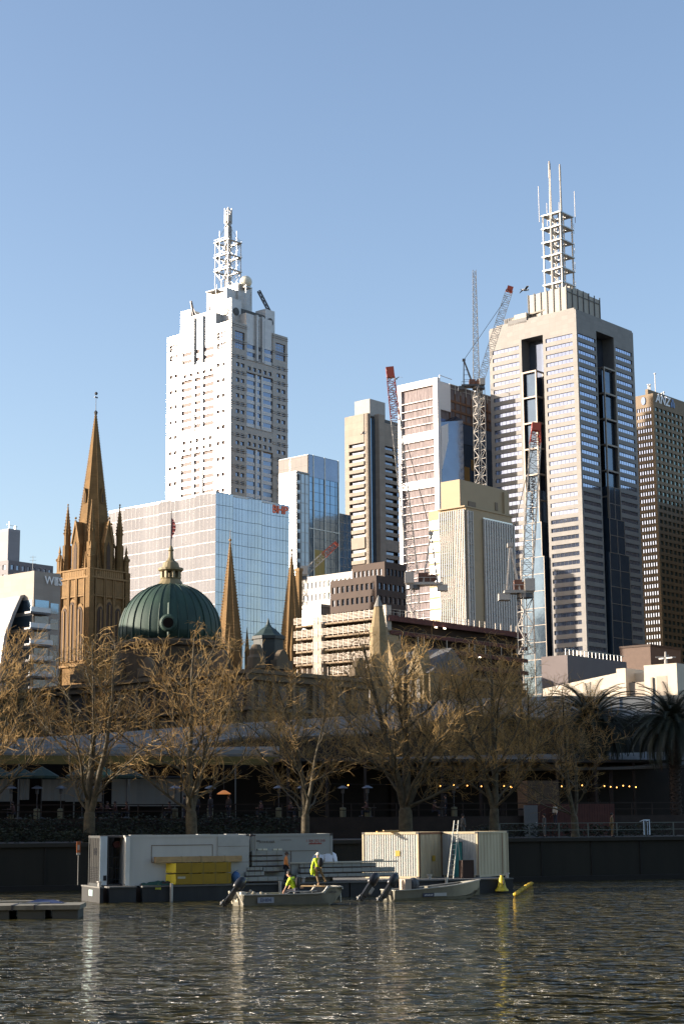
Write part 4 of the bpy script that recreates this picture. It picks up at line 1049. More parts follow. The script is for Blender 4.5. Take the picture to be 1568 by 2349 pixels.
def gallery():
    wr_ = mat('gallery_stone', (.52,.45,.35), .7, 0, .07, .6)
    b = Bld('pale_stone_building', 'pale modern stone building catching the sun, above the palms at right', 'building', 1550, 1521, 215)
    wl, wr, H = b.wl(1412,1533), 14, b.H
    m = MB(); u0, u1 = b.wl(1475,1525), b.wl(1433,1530)
    m.box(0, wr, 0, u0, 3.1, H); m.box(0, wr, u1, wl, 3.1, H-.15); m.box(2.2, wr, u0+.01, u1-.01, 3.1, H-.7); m.build('wall', wr_, b.o)
    m = MB(); m.box(.8, 2.1, u0+.02, u1-.02, 3.1, H-2.0); m.build('recess_panel', mat('recess_tan', (.33,.28,.22), .7), b.o)  # shade inside the recess is put into the panel's darker tan
    m = MB(); fb(m, 'L', u0*.72, u0*.78, H-5.5, H-1.6, 0, .25); fb(m, 'L', u0*.3, u0*.62, H-4.5, H-1.5, .01, .04); m.build('wall_fin', MT['recess_tan'], b.o)
    z2 = b.zu('L', wl, 1412, 1544); w2 = b.wl(1244,1577); z3 = b.zu('L', w2, 1244, 1580)
    m = MB(); m.add([(0,wl+.01,3.4),(8,wl+.01,3.4),(8,w2,3.4),(0,w2,3.4),(0,wl+.01,z2),(8,wl+.01,z2),(8,w2,z3),(0,w2,z3)], [(0,3,2,1),(4,5,6,7),(0,1,5,4),(1,2,6,5),(2,3,7,6),(3,0,4,7)]); m.build('low_wing', wr_, b.o)
    q = pt(1526, 1521, 222); e = empty('weather_vane', 'white cross shaped vane standing on the pale stone building roof', 'vane', (q.x, 222, 0))
    z = pt(1526, 1495, 222).z; z0 = H-.1; m = MB(); m.tube((0,0,z0),(0,0,z),.28,.12,8); m.bar((-1.3,0,z0+.68*(z-z0)),(1.3,0,z0+.68*(z-z0)),.16); m.bar((-.7,.9,z0+.62*(z-z0)),(.7,-.9,z0+.62*(z-z0)),.16); m.bar((-.4,0,z0+.55*(z-z0)),(.4,0,z0+.8*(z-z0)),.14); m.box(-.4,.4,-.4,.4,z0,z0+.3)
    m.build('vane', steel_white, e)
    b = Bld('lilac_building', 'shaded lilac grey wall behind the pale stone building', 'building', 1300, 1502, 250)
    m = MB(); m.box(0, b.wr(1436,1526), 0, b.wl(1240,1500), 3.1, b.H); m.build('wall', mat('lilac_render', (.14,.115,.11), .8, 0, .08, .3), b.o)
    m = MB(); w = b.wr(1436,1526)
    for k in range(16): m.bar((w*k/16, .3, b.H), (w*k/16, .3, b.H+.9), .09)
    m.bar((0,.3,b.H+.9),(w,.3,b.H+.9),.06); m.build('railing', steel, b.o)
gallery()
b = Bld('brown_low_block', 'plain brown block standing at the foot of the ochre tower', 'building', 1490, 1482, 420)
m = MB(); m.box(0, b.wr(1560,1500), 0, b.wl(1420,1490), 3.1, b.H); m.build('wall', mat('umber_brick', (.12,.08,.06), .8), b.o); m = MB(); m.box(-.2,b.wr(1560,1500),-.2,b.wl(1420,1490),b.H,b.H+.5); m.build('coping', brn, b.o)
# ---------------- cranes ----------------
crane_white = mat('crane_white', (.35,.33,.30), .5, 0, .1, .5)
crane_red = mat('crane_red', (.30,.05,.025), .5, 0, .1, .5)
letter_black = mat('letter_black', (.05,.035,.035), .6)
def crane(label, D, mast_px, mast_top, mast_bot, piv, tip, split, apex, deck, mw, bw, tcol=crane_white, acol=crane_white, words=None, seg=30):
    P = pt(mast_px, mast_top, D); e = empty('tower_crane', label, 'crane', (P.x, D, 0))
    X = P.x
    def q(p, dy=0): v = pt(p[0], p[1], D+dy); return Vector((v.x-X, v.y-D, v.z))
    zt, zb = P.z, pt(mast_px, mast_bot, D).z
    m = MB(); nseg = max(4, int((zt-zb)/mw)); m.lattice((0,0,zb), (0,0,zt), mw, mw, nseg, mw*.05, (cos(.5),sin(.5),0))
    mo = m.build('mast', tcol, e)
    m = MB(); m.lathe([(mw*.75, zt),(mw*.75, zt+.8)], 12); m.build('slew_ring', dark_steel, e)
    dx0, dy0, dx1, dy1 = deck; a, c = q((dx0, dy1)), q((dx1, dy0)); zd = zt+.8
    m = MB(); m.box(a.x, c.x, -mw*.7, mw*.7, zd, zd+.5); dk = m.build('machine_deck', acol if acol is not crane_white else crane_white, e)
    L = c.x-a.x
    m = MB(); m.box(a.x+L*.35, a.x+L*.62, -mw*.5, mw*.5, zd+.5, zd+2.4); m.tube((a.x+L*.72,-mw*.45,zd+1.3),(a.x+L*.72,mw*.45,zd+1.3),.9,.9,12); m.build('winch', mat('winch_brown', (.12,.05,.03), .6) if 'winch_brown' not in MT else MT['winch_brown'], dk)
    m = MB(); m.box(a.x-.2 if tip[0] < mast_px else c.x-1.6, a.x+1.6 if tip[0] < mast_px else c.x+.2, -mw*.9, -mw*.9+1.6, zd+.3, zd+2.5); m.build('cab', crane_white, dk)
    m = MB(); s_ = 1 if tip[0] < mast_px else -1; m.box((c.x if s_ > 0 else a.x)-1.0, (c.x if s_ > 0 else a.x)+1.0, -mw*.6, mw*.6, zd-1.2, zd+.0); m.bar((a.x,-mw*.72,zd+1.4),(c.x,-mw*.72,zd+1.4),.1)
    for k in range(7): m.bar((a.x+L*k/6,-mw*.72,zd+.5),(a.x+L*k/6,-mw*.72,zd+1.4),.08)
    m.build('counterweight', acol, dk)
    pv, tp = q(piv), q(tip)
    pv.z = max(pv.z, zd+.3)
    if split:
        t = split; mid = pv.lerp(tp, t); m = MB(); n1 = int(seg*t); m.lattice(pv, mid, bw, bw, n1, bw*.042, (0,1,0)); bo = m.build('boom', crane_white, e)
        m = MB(); m.lattice(mid, pv.lerp(tp,.95), bw, bw*.8, seg-n1, bw*.05, (0,1,0)); d = (tp-pv).normalized(); m.obox(pv.lerp(tp,.975), (d,Vector((0,1,0)),d.cross(Vector((0,1,0)))), ((tp-pv).length*.025, bw*.4, bw*.42)); m.build('boom_tip', crane_red, bo)
    else:
        m = MB(); m.lattice(pv, tp, bw, bw*.5, seg, bw*.042, (0,1,0)); bo = m.build('boom', crane_white, e)
    if apex:
        ap = q(apex); f = MB()
        bx = (c.x if s_ > 0 else a.x)*.85
        for y in (-mw*.45, mw*.45):
            f.bar(Vector((pv.x*.6+bx*.4, y, zd+.5)), ap+Vector((0,y*.4,0)), .28); f.bar(Vector((bx, y, zd+.5)), ap+Vector((0,y*.4,0)), .24)
        f.obox(ap, ((1,0,0),(0,1,0),(0,0,1)), (.5,.7,.35))
        for k in range(1,5): f.bar(Vector((bx,-mw*.45,zd+.5)).lerp(ap,k/5), Vector((pv.x*.6+bx*.4,-mw*.45,zd+.5)).lerp(ap,k/5), .12)
        f.build('a_frame', acol, e)
        r = MB()
        for y in (-.35,.35): r.tube(ap+Vector((0,y,0)), pv.lerp(tp,.9)+Vector((0,y,0)), .06, .06, 4)
        r.build('luffing_rope', dark_steel, e)
    if words:
        t0, t1, up = words; A, B = pv.lerp(tp, t0), pv.lerp(tp, t1); c_ = (A+B)/2; d = (B-A).normalized()
        n = Vector((0,-1,0)); 
        if not up: x = -d
        else: x = d
        y = n.cross(x)*1.0
        M = frame(c_+Vector((0,-bw*.62,0)), x, y)
        L_ = (B-A).length
        tx = text('JOHN HOLLAND', L_/8.3, 'lettering', letter_black, bo, .04, M, bold=.03)
        bd = MB(); bd.obox(c_+Vector((0,-bw*.56,0)), (d, Vector((0,1,0)), d.cross(Vector((0,1,0)))), (L_*.52, .03, bw*.34)); 
    return e
crane('tall crane with red tipped boom in front of the white framed glass tower', 335, 946, 1352, 1480, (947,1316), (893,843), .745, (988,1224), (930,1310,1013,1343), 1.9, 1.9, words=(.31,.53,False), seg=34)
crane('crane at right with red tipped boom in front of the beige tower', 300, 1203, 1372, 1500, (1208,1330), (1229,971), .87, (1169,1251), (1155,1341,1221,1368), 2.0, 1.9, words=(.36,.66,True), seg=20)
crane('grey topped crane on a tall mast rising behind the cream block', 560, 1097, 893, 1150, (1099,880), (1170,658), .955, (1063,826), (1057,877,1109,894), 2.9, 2.4, acol=dark_steel, seg=24)
crane('thin white vertical crane boom pointing straight up near the beige tower', 640, 1093, 900, 960, (1092,884), (1087,620), .0, None, (1086,884,1100,892), 1.5, 2.4, seg=34)
crane('small crane with low slanting red and white boom by the slim spire', 425, 691, 1330, 1400, (697,1316), (773,1246), .6, None, (684,1316,704,1326), 2.0, 1.5, seg=12)
# ---------------- promenade, terrace, canopies ----------------
def along(px, back, z=GZ): q = wall_pt(px, back); return Vector((q.x, q.y, z))
def strip_box(mb, px0, px1, b0, b1, z0, z1):   # box following the river wall, in the wall's frame
    s0, s1 = wid(WA-WN*b0, WD, px0, 1800), wid(WA-WN*b0, WD, px1, 1800); mb.box(s0, s1, b0, b1, z0, z1)
def wall_empty(name, label, cat, group=None): return empty(name, label, cat, WA, rzW, group)
TZ = 4.75; TB = 14.0                            # terrace height, distance behind the wall
timber = mat('dark_timber', (.025,.015,.01), .8, 0, .3, 1.2)
e = wall_empty('terrace', 'raised dark timber dining terrace with a rail, behind the trees', 'terrace')
m = MB(); strip_box(m, -200, 1580, TB, TB+22, GZ, TZ); m.build('deck', timber, e)
m = MB(); sx0, sx1 = wid(WA-WN*TB, WD, -150, 1800), wid(WA-WN*TB, WD, 1560, 1800)
for z in (TZ+.5, TZ+1.0): m.box(sx0, sx1, TB+.1, TB+.17, z, z+.07)
s = sx0
while s < sx1: m.box(s, s+.07, TB+.1, TB+.17, TZ, TZ+1.0); s += 1.9
m.build('railing', timber, e)
blind = mat('canvas_blind', (.20,.195,.175), .8, 0, .05, .8)
DBL = TB+9.5
for x0, x1, y0, y1 in ((-20,18,1784,1832),(38,62,1783,1832),(65,122,1783,1832),(146,171,1783,1828),(212,272,1786,1830),(281,363,1786,1832),(406,480,1784,1842),(484,575,1784,1842),(590,604,1784,1850)):
    P = along((x0+x1)/2, DBL); s0, s1 = wid(WA-WN*DBL, WD, x0, 1800), wid(WA-WN*DBL, WD, x1, 1800); D = P.y
    z0, z1 = pt((x0+x1)/2, y1+6, D).z, pt((x0+x1)/2, y0, D).z
    b = empty('cafe_blind', '', 'blind', (P.x, P.y, z0), rzW, 'pale roller blinds along the terrace back')
    w = (s1-s0)/2; mb = MB()
    n = 8; mb.add([v for i in range(n+1) for v in ((-w+2*w*i/n, .05*(i%2), 0), (-w+2*w*i/n, .05*(i%2), z1-z0))], [(2*i, 2*i+2, 2*i+3, 2*i+1) for i in range(n)])
    mb.build('canvas', blind, b); mb = MB(); mb.tube((-w,0,z1-z0+.05), (w,0,z1-z0+.05), .09, .09, 8); mb.build('roller', dark_steel, b)
    b['label'] = {(-20):'partly cropped pale blind on the terrace at the left edge', 38:'narrow pale blind left of the first trunk, beside the wide one', 65:'wide pale blind between narrow ones, left of the first tree trunk', 146:'small pale blind just left of the first lit tree trunk', 212:'pale blind just right of the first lit tree trunk', 281:'pale blind between the two lit tree trunks, right one', 406:'tall pale blind directly behind the second lit tree trunk', 484:'tall wide pale blind with a person standing before it', 590:'thin pale blind strip beside the dark doorway'}[x0]
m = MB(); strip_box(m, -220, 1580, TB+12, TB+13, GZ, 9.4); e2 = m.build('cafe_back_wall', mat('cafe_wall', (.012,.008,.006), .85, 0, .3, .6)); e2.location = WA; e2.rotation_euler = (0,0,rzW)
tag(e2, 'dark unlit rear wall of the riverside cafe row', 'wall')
# awnings: gold fascia, green canopies
e = wall_empty('awning', 'long olive gold awning with valance over the terrace', 'awning')
gold = mat('gold_valance', (.13,.10,.025), .8, 0, .15, 2)
m = MB(); s0, s1 = wid(WA-WN*(TB+7), WD, -220, 1740), wid(WA-WN*(TB+7), WD, 640, 1740); D = TB+7
zv = pt(200, 1752, wall_pt(200, D).y).z; zt = pt(200, 1732, wall_pt(200, D).y).z
m.box(s0, s1, D, D+.1, zv, zt); m.build('valance', gold, e)
m = MB(); m.add([(s0,D+.1,zt),(s1,D+.1,zt),(s1,D+4,zt+.7),(s0,D+4,zt+.7),(s0,D+.1,zt-.1),(s1,D+.1,zt-.1),(s1,D+4,zt+.6),(s0,D+4,zt+.6)], [(0,1,2,3),(7,6,5,4),(0,4,5,1),(1,5,6,2),(2,6,7,3),(3,7,4,0)]); m.build('cover', mat('awning_cover', (.07,.06,.04), .8), e)
m = MB(); m.box(s0, s1, D-.02, D+.12, zt+.02, zt+.16)
s = s0
while s < s1: m.box(s, s+.1, D, D+.1, TZ, zv); s += 4.4
m.build('gutter_and_posts', mat('gutter_pale', (.15,.15,.14), .5, .3), e)
e = wall_empty('pergola_roof', 'dark flat pergola roof over the right half of the terrace', 'pergola')
m = MB(); s1b = wid(WA-WN*(TB+6), WD, 1590, 1760); strip_box(m, 641, 1590, TB+5, TB+12, 9.3, 9.55); m.build('roof_slab', mat('pergola_dark', (.03,.026,.022), .8), e)
m = MB()
for px in range(660, 1590, 88):
    s = wid(WA-WN*(TB+5.2), WD, px, 1800); m.box(s-.1, s+.1, TB+5, TB+5.2, TZ, 9.3)
m.build('posts', timber, e)
# sloping metal canopies of the platforms, each its own roof with fascia
zinc_roof = mat('platform_roof', (.14,.14,.125), .85, .0, .3, .25, 0, streak=0)
def canopy(label, pts_near, pts_far, Dn, Df, m, th=.35, name='canopy_roof'):
    """near and far edges as pixel polylines at real depths"""
    A = [pt(x, y, Dn(x)) for x, y in pts_near]; B = [pt(x, y, Df(x)) for x, y in pts_far]
    e = empty(name, label, 'roof', (A[0].x, A[0].y, 0)); o = Vector((A[0].x, A[0].y, 0)); n = len(A)
    vs = [p-o for p in A]+[p-o for p in B]+[p-o-Vector((0,0,th)) for p in A]+[p-o-Vector((0,0,th)) for p in B]
    fs = []
    for i in range(n-1):
        fs += [(i,i+1,n+i+1,n+i), (2*n+i+1,2*n+i,3*n+i,3*n+i+1), (2*n+i,2*n+i+1,i+1,i), (n+i,n+i+1,3*n+i+1,3*n+i)]
    fs += [(0,n,3*n,2*n), (n-1,3*n-1,4*n-1,2*n-1)]
    mb = MB(); mb.add(vs, fs); mb.build('roof_sheet', m, e)
    mb = MB()
    for i in range(n-1):
        k = max(1, int((A[i+1]-A[i]).length/3.0))
        for j in range(k): mb.bar(A[i].lerp(A[i+1],j/k)-o+Vector((0,0,.04)), B[i].lerp(B[i+1],j/k)-o+Vector((0,0,.04)), .08)
        mb.bar(A[i]-o+Vector((0,-.1,-.1)), A[i+1]-o+Vector((0,-.1,-.1)), .22)
    mb.build('seams_and_gutter', mat('gutter_grey', (.12,.125,.125), .5, .4) if 'gutter_grey' not in MT else MT['gutter_grey'], e)
    mb = MB()
    for i in range(n):
        mb.bar(A[i]-o+Vector((0,.4,-th)), Vector((A[i].x-o.x, A[i].y-o.y+.4, GZ)), .35)
    mb.build('columns', timber, e)
    return e
canopy('pale sloping platform roof behind the two lit trees', [(-60,1722),(200,1717),(420,1712),(560,1690),(700,1690),(846,1682)], [(-60,1699),(200,1685),(420,1668),(560,1658),(700,1650),(846,1638)], lambda x: 168-x*.004, lambda x: 178-x*.004, zinc_roof)
canopy('pale sloping platform roof left of the dark glass hall', [(849,1676),(950,1672),(1034,1633)], [(849,1617),(950,1611),(1034,1604)], lambda x: 170, lambda x: 180, zinc_roof)
canopy('pale upper roof over the dark glass hall, behind the palms', [(1036,1633),(1150,1640),(1271,1648),(1420,1643),(1640,1636)], [(1036,1603),(1150,1601),(1271,1596),(1420,1598),(1640,1592)], lambda x: 172, lambda x: 184, zinc_roof)
canopy('thin pale lower roof edge above the terrace at left', [(-60,1728),(300,1724),(640,1722)], [(-60,1724),(300,1716),(640,1712)], lambda x: 150, lambda x: 154, zinc_roof, .15)
canopy('pale lower roof band over the strings of lamps', [(700,1757),(900,1759),(1150,1762),(1400,1760),(1640,1752)], [(700,1743),(900,1737),(1150,1731),(1400,1728),(1640,1722)], lambda x: 150, lambda x: 156, zinc_roof, .25)
# dark glass hall
P = pt(1034, 1650, 174); P2 = pt(1660, 1650, 171)
e = empty('glass_hall', 'dark glazed station hall under the pale upper roof', 'hall', (P.x, P.y, 0), math.atan2(P2.y-P.y, P2.x-P.x))
Lg = (P2-P).length; zt = pt(1100, 1640, 173).z
m = MB(); m.box(0, Lg, 0, 8, GZ, zt-.4); m.build('glass_wall', mat('hall_glass', (.012,.016,.015), .3, 0), e)
m = MB()
for k in range(16): m.box(Lg*k/15-.05, Lg*k/15+.05, -.12, 0, GZ, zt-.45)
for k in range(5): m.box(0, Lg, -.1, -.005, zt-1-k*1.5, zt-.92-k*1.5)
m.build('mullions', mat('hall_mullion', (.06,.07,.065), .5), e)
P = pt(700, 1690, 186); P2 = pt(1036, 1690, 186)
e = empty('platform_shed', 'dark brown platform shed wall behind the middle trees', 'shed', (P.x, P.y, 0))
m = MB(); m.box(-70, P2.x-P.x, 0, 5, GZ, pt(800,1648,186).z-1.5); m.build('wall', mat('shed_wall', (.035,.024,.018), .9, 0, .3, .6), e); m = MB()
for k in range(40): m.box(-68+k*2.2, -67+k*2.2, -.05, 0, GZ+5, GZ+7.5)
m.build('windows', dark_void, e)
# umbrellas
def umbrella(px, D, ytop, w, label, colm, group='green umbrellas on the terrace'):
    P = along(px, D, TZ); z = pt(px, ytop, P.y).z-TZ
    e = empty('umbrella', label, 'umbrella', P, .3, group)
    m = MB(); n = 8; vs = [(0,0,z)]+[(w*cos(2*pi*i/n), w*sin(2*pi*i/n), z-.75) for i in range(n)]+[(w*cos(2*pi*i/n), w*sin(2*pi*i/n), z-.95) for i in range(n)]+[(0,0,z-.06)]
    m.add(vs, [(0,1+i,1+(i+1)%n) for i in range(n)]+[(1+i,9+i,9+(i+1)%n,1+(i+1)%n) for i in range(n)]+[(17,9+(i+1)%n,9+i) for i in range(n)]); m.build('canopy', colm, e)
    m = MB(); m.tube((0,0,0),(0,0,z-.1),.04,.04,6); m.lathe([(.35,0),(.35,.08),(.08,.14)], 10); m.build('pole', dark_steel, e)
green_cv = mat('green_canvas', (.010,.028,.02), .8, 0, .15, 1)
for px, lab in ((60,'dark green umbrella at the left edge of the terrace'),(118,'dark green umbrella left of the first lit tree trunk'),(176,'dark green umbrella hidden by the first lit tree'),(283,'dark green umbrella midway between the two lit trees'),(338,'green umbrella coloured lighter as if lit, left of the second lit tree trunk'),(398,'dark green umbrella against the second lit tree')):
    umbrella(px, TB+3.2, 1757, 1.35, lab, mat('sunlit_green_canvas', (.02,.07,.045), .8) if px == 338 else green_cv)  # lighter green paints the one umbrella that catches light
# patio heaters
heat = None
for i, (px, lab) in enumerate(((91,'patio heater before the wide blind left of the first tree'),(161,'patio heater just left of the first lit trunk'),(225,'patio heater just right of the first lit trunk'),(301,'patio heater before the blind between the lit trees'),(519,'patio heater standing beside the dark silhouetted group'),(613,'patio heater before the doorway right of the blinds'),(783,'patio heater between the third and fourth trunks, left one'),(845,'patio heater between the third and fourth trunks, right one'),(955,'patio heater right of the thick fourth trunk'),(1010,'patio heater left of the fifth trunk'),(1235,'patio heater in the dark below the palm, left of the sixth trunk'))):
    P = along(px, TB+2+(i%3)*.4, TZ)
    if not heat:
        heat = empty('patio_heater', lab, 'heater', P, 0, 'patio heaters on the terrace')
        m = MB(); m.lathe([(.25,0),(.25,.75),(.05,.8)], 12); m.build('tank', mat('tank_pale', (.16,.15,.09), .5, .2), heat)
        m = MB(); m.tube((0,0,.8),(0,0,2.1),.035,.035,8); m.lathe([(.12,1.9),(.14,2.25),(.06,2.3)], 10); m.build('pole', dark_steel, heat)
        m = MB(); m.lathe([(.45,2.3),(.42,2.36),(.1,2.52)], 16); m.build('reflector', mat('reflector', (.15,.16,.18), .4, .6), heat)
        h = heat
    else:
        h = copy_tree(heat); h.location = P; h['label'] = lab
# strings of lamps
bulb_m = mat('bulb_glow', (.9,.5,.15), .5, emit=(1,.42,.09), es=3)
mb = MB(); mb.sphere((0,0,0), .05, 8, 6); bulb_me = mb.mesh('bulb', bulb_m)
e = wall_empty('string_lights', 'string of small orange bulbs hung under the terrace roof', 'string lights')
mb = MB(); prev = None; bD = TB+2.0
xs = [699,798,1009,1038,1040,1071,1103,1129,1155,1170,1172,1190,1204,1207,1222,1234,1238,1256,1271,1287,1303,1334,1385,1399,1413,1428,1442,1457]
for i, px in enumerate(xs):
    y = 1801+((i*37)%7-3)*.8+(1.5 if px > 1150 else 0); P = wall_pt(px, bD); s = wid(WA-WN*bD, WD, px, 1800); z = pt(px, y, P.y).z
    o = link('bulb', bulb_me, e, (s, bD, z)); q = Vector((s, bD, z+.09))
    if prev: mb.bar(prev, q, .015)
    prev = q
mb.build('cable', dark_steel, e)
P = along(638, TB+1.5, TZ)
e = empty('hanging_lamp', 'orange dish lamp glowing near the doorway by the third trunk', 'lamp', P); z = pt(640, 1812, P.y).z-TZ
m = MB(); m.lathe([(.55,z-.3),(.5,z-.22),(.12,z)], 16); m.build('shade', mat('amber_shade', (.25,.10,.03), .6, emit=(1,.35,.08), es=.15), e); m = MB(); m.tube((0,0,z),(0,0,z+.9),.02,.02,5); m.build('cord', dark_steel, e); m = MB(); m.sphere((0,0,z-.2),.1,8,6); m.build('bulb', bulb_m, e)
# planting and hedges
def shrub(mb, c, r, h, n, rnd, s=.09):
    for _ in range(n):
        a = rnd.uniform(0, 2*pi); rr = r*rnd.random()**.5; z = h*rnd.random()**.7
        p = Vector((c[0]+rr*cos(a), c[1]+rr*sin(a)*.6, c[2]+z)); t = rnd.uniform(0, 2*pi); u = Vector((cos(t), sin(t), rnd.uniform(-.5,.5)))*s; v = Vector((rnd.uniform(-1,1), rnd.uniform(-1,1), rnd.uniform(.2,1)))*s
        mb.add([p-u-v*.2, p+v, p+u-v*.2], [(0,1,2)])
leaf_dk = mat('dark_leaf', (.016,.024,.009), .7, 0, .5, 1.5)
rnd = random.Random(11)
mb = MB()
for px in range(-60, 640, 9):
    q = along(px, 1.3+rnd.random()*.8); h = rnd.uniform(.5,1.1); shrub(mb, q, .6, h, 55, rnd)
tag(mb.build('hedge', leaf_dk), 'low dark ragged planting along the top of the left river wall', 'hedge')
mb = MB()
for px in range(-100, 800, 10):
    q = along(px, TB-1.2+rnd.random()*.5); shrub(mb, q, .8, rnd.uniform(1.3,2.1), 60, rnd, .11)
tag(mb.build('tall_hedge', leaf_dk), 'taller dark hedge screening the terrace front at left', 'hedge')
mb = MB()
for px in range(1170, 1620, 9):
    q = along(px, 5.0+rnd.random()); shrub(mb, q, .8, rnd.uniform(.5,1.1), 60, rnd, .1)
tag(mb.build('low_hedge', leaf_dk), 'dark low hedge behind the promenade railing at right', 'hedge')
# promenade railing
e = wall_empty('promenade_railing', 'thin grey railing on the river wall at right', 'railing')
s0, s1 = wid(WA, WD, 1150, 1900), wid(WA, WD, 1650, 1900); rl = mat('rail_grey', (.10,.11,.10), .5, .4)
for z in (GZ+1.05, GZ+.55): m = MB(); m.bar((s0,.4,z),(s1,.4,z),.05); m.build('rail', rl, e)
s = s0
while s < s1: m = MB(); m.box(s-.04, s+.04, .36, .44, GZ, GZ+1.05); m.build('post', rl, e); s += 2.36
P = along(1484, .35); e = empty('ladder_hoop', 'pale blue lit grab frame on the river wall railing', 'grab rail', P, rzW)
blu = mat('pale_blue_lit', (.50,.62,.72), .5); zt = pt(1484, 1881, P.y).z-GZ; zb = pt(1484, 1915, P.y).z-GZ  # blue light on the frame is put into its pale colour
m = MB()
for x in (-.27, .2): m.bar((x,-.55,zb),(x,-.55,zt),.06)
m.bar((-.3,-.55,zt),(.23,-.55,zt),.08); m.bar((-.27,-.55,zt),(-.27,.0,zt-.1),.05); m.bar((.2,-.55,zt),(.2,.0,zt-.1),.05); m.bar((.03,-.55,zb),(.03,-.55,zt-.15),.03); m.build('frame', blu, e)
P = along(1395, TB-.4); e = empty('door_panel', 'grey panel door at the right end of the terrace', 'door', P, rzW)
m = MB(); m.box(-.6,.6,0,.1,0,2.5); m.build('leaf', mat('grey_door', (.12,.12,.12), .7), e); m = MB(); m.sphere((.45,-.04,1.1),.05,6,4); m.build('handle', steel, e)
P = along(1500, TB-.2); e = empty('timber_fence', 'dark red boarded fence at the right end of the terrace', 'fence', P, rzW)
m = MB()
for k in range(34): m.box(-3.9+k*.23, -3.9+k*.23+.21, 0, .05, 0, 2.6)
m.build('boards', mat('red_board', (.075,.022,.015), .8, 0, .2, 2), e); m = MB(); m.box(-3.9,3.9,.05,.12,.5,.6); m.box(-3.9,3.9,.05,.12,2.1,2.2); m.build('rails', timber, e)
P = along(1425, TB-.1); e = empty('kiosk', 'small tan fronted kiosk beside the grey panel door', 'kiosk', (P.x,P.y,GZ), rzW)
m = MB(); m.box(-1.2,1.6,0,2,2.3,4.5); m.build('fascia', mat('kiosk_tan', (.09,.055,.03), .8), e); m = MB(); m.box(-1.2,1.6,.3,2,0,2.3); m.build('counter_opening', dark_void, e)
# ---------------- bare plane trees ----------------
bark = mat('pale_bark', (.035,.028,.015), .8, 0, .3, 3, .3, two=(.125,.10,.055)); twigm = mat('twig_bark', (.38,.24,.08), .8, 0, .2, 2)
def rot_dir(d, ang, rnd):
    ax = d.orthogonal().normalized(); ax = Matrix.Rotation(rnd.uniform(0, 2*pi), 3, d) @ ax
    return (Matrix.Rotation(ang, 3, ax) @ d).normalized()
def grow_tree(seed, H=13.0, spread=6.3, r0=.29, limbs=9, dens=1.08, stems=2):
    rnd = random.Random(seed); tr = MB(); tw = MB(); tr.smooth = True; tip = [0]
    def path(p, d, L, r, kink, lift, n, end=.25):
        pts = [p]; rs = [r]; q = p
        for i in range(n):
            d = d + Vector((rnd.uniform(-1,1), rnd.uniform(-1,1), rnd.uniform(-1,1)))*kink + Vector((0,0,lift))
            o = Vector((q.x, q.y, 0))
            if o.length > spread*(1.0-.35*max(0,(q.z/H-.6)/.4)): d -= o.normalized()*.3
            if q.z > H*.93: d.z -= .35
            if q.z < 1.2: d.z += .3
            d.normalize(); q = q+d*(L/n); pts.append(q); rs.append(r*(1-(1-end)*(i+1)/n))
        return pts, rs
    def put(mb, pts, rs, n):
        for i in range(len(pts)-1): mb.tube(pts[i], pts[i+1], rs[i], rs[i+1], n, cap=False)
    def along_(pts, rs, t):
        n = len(pts)-1; i = min(n-1, int(t*n)); return pts[i].lerp(pts[i+1], t*n-i), (pts[i+1]-pts[i]).normalized(), rs[i]
    def off(d, lo, hi, up=0):
        v = rot_dir(d, rnd.uniform(lo, hi), rnd); v.z += up; return v.normalized()
    def fine(pts, rs, k, r, lo, hi):         # twigs carried by a branch
        for _ in range(int(k*dens)):
            o, d, rr = along_(pts, rs, rnd.uniform(.15, 1)); L = rnd.uniform(lo, hi)
            p2, r2 = path(o, off(d, .5, 1.2, .15), L, r, .22, .03, 4, .5); put(tw, p2, r2, 3)
            for _ in range(2):
                o3, d3, _r = along_(p2, r2, rnd.uniform(.3, 1)); p3, r3 = path(o3, off(d3, .4, 1.1, .2), rnd.uniform(.3,.75), r*.75, .3, .05, 2, .6); put(tw, p3, r3, 3)
    def branch(o, d, L, r, lift=.03):
        pts, rs = path(o, d, L, r, .20, lift, max(5, int(L/.5))); put(tr, pts, rs, 5)
        for _ in range(int((3+L*1.25)*dens)):
            o2, d2, r2 = along_(pts, rs, rnd.uniform(.12, .98)); p2, q2 = path(o2, off(d2, .45, 1.1, .22), rnd.uniform(.9, 2.3), max(.021, r2*.42), .26, .04, 6, .4); put(tr, p2, q2, 4)
            fine(p2, q2, 5, .0115, .4, 1.25)
        fine(pts, rs, 4+L*.8, .0115, .5, 1.35)
    hb = H*.13
    put(tr, [Vector((0,0,-.3)), Vector((0,0,hb*.3)), Vector((.04,.02,hb))], [r0*1.35, r0*1.05, r0], 12); tr.sphere((.04,.02,hb), r0*.95, 12, 8)
    for s_ in range(stems):
        a = rnd.uniform(0, 2*pi) if s_ == 0 else a+pi+rnd.uniform(-.4,.4); ti = .12+.16*s_
        pts, rs = path(Vector((.04,.02,hb-.1)), Vector((sin(ti)*cos(a), sin(ti)*sin(a), cos(ti))), (H-hb)*(1.0-.1*s_), r0*(.75-.12*s_), .07, .02, 15, .1); put(tr, pts, rs, 7)
        k = limbs-2*s_
        for i in range(k):
            t = .02+.78*(i/k)**1.15; o, d, r = along_(pts, rs, t); b = a*.3+i*2.4+rnd.uniform(-.4,.4); til = rnd.uniform(.75,1.15)*(1-.45*t)
            L = (H*.52)*(1-.62*t)*rnd.uniform(.8,1.15); branch(o, Vector((sin(til)*cos(b), sin(til)*sin(b), cos(til))), L, max(.045, r*.46), .05)
        fine(pts[7:], rs[7:], 14, .0115, .5, 1.3)
    return tr, tw
protos = []
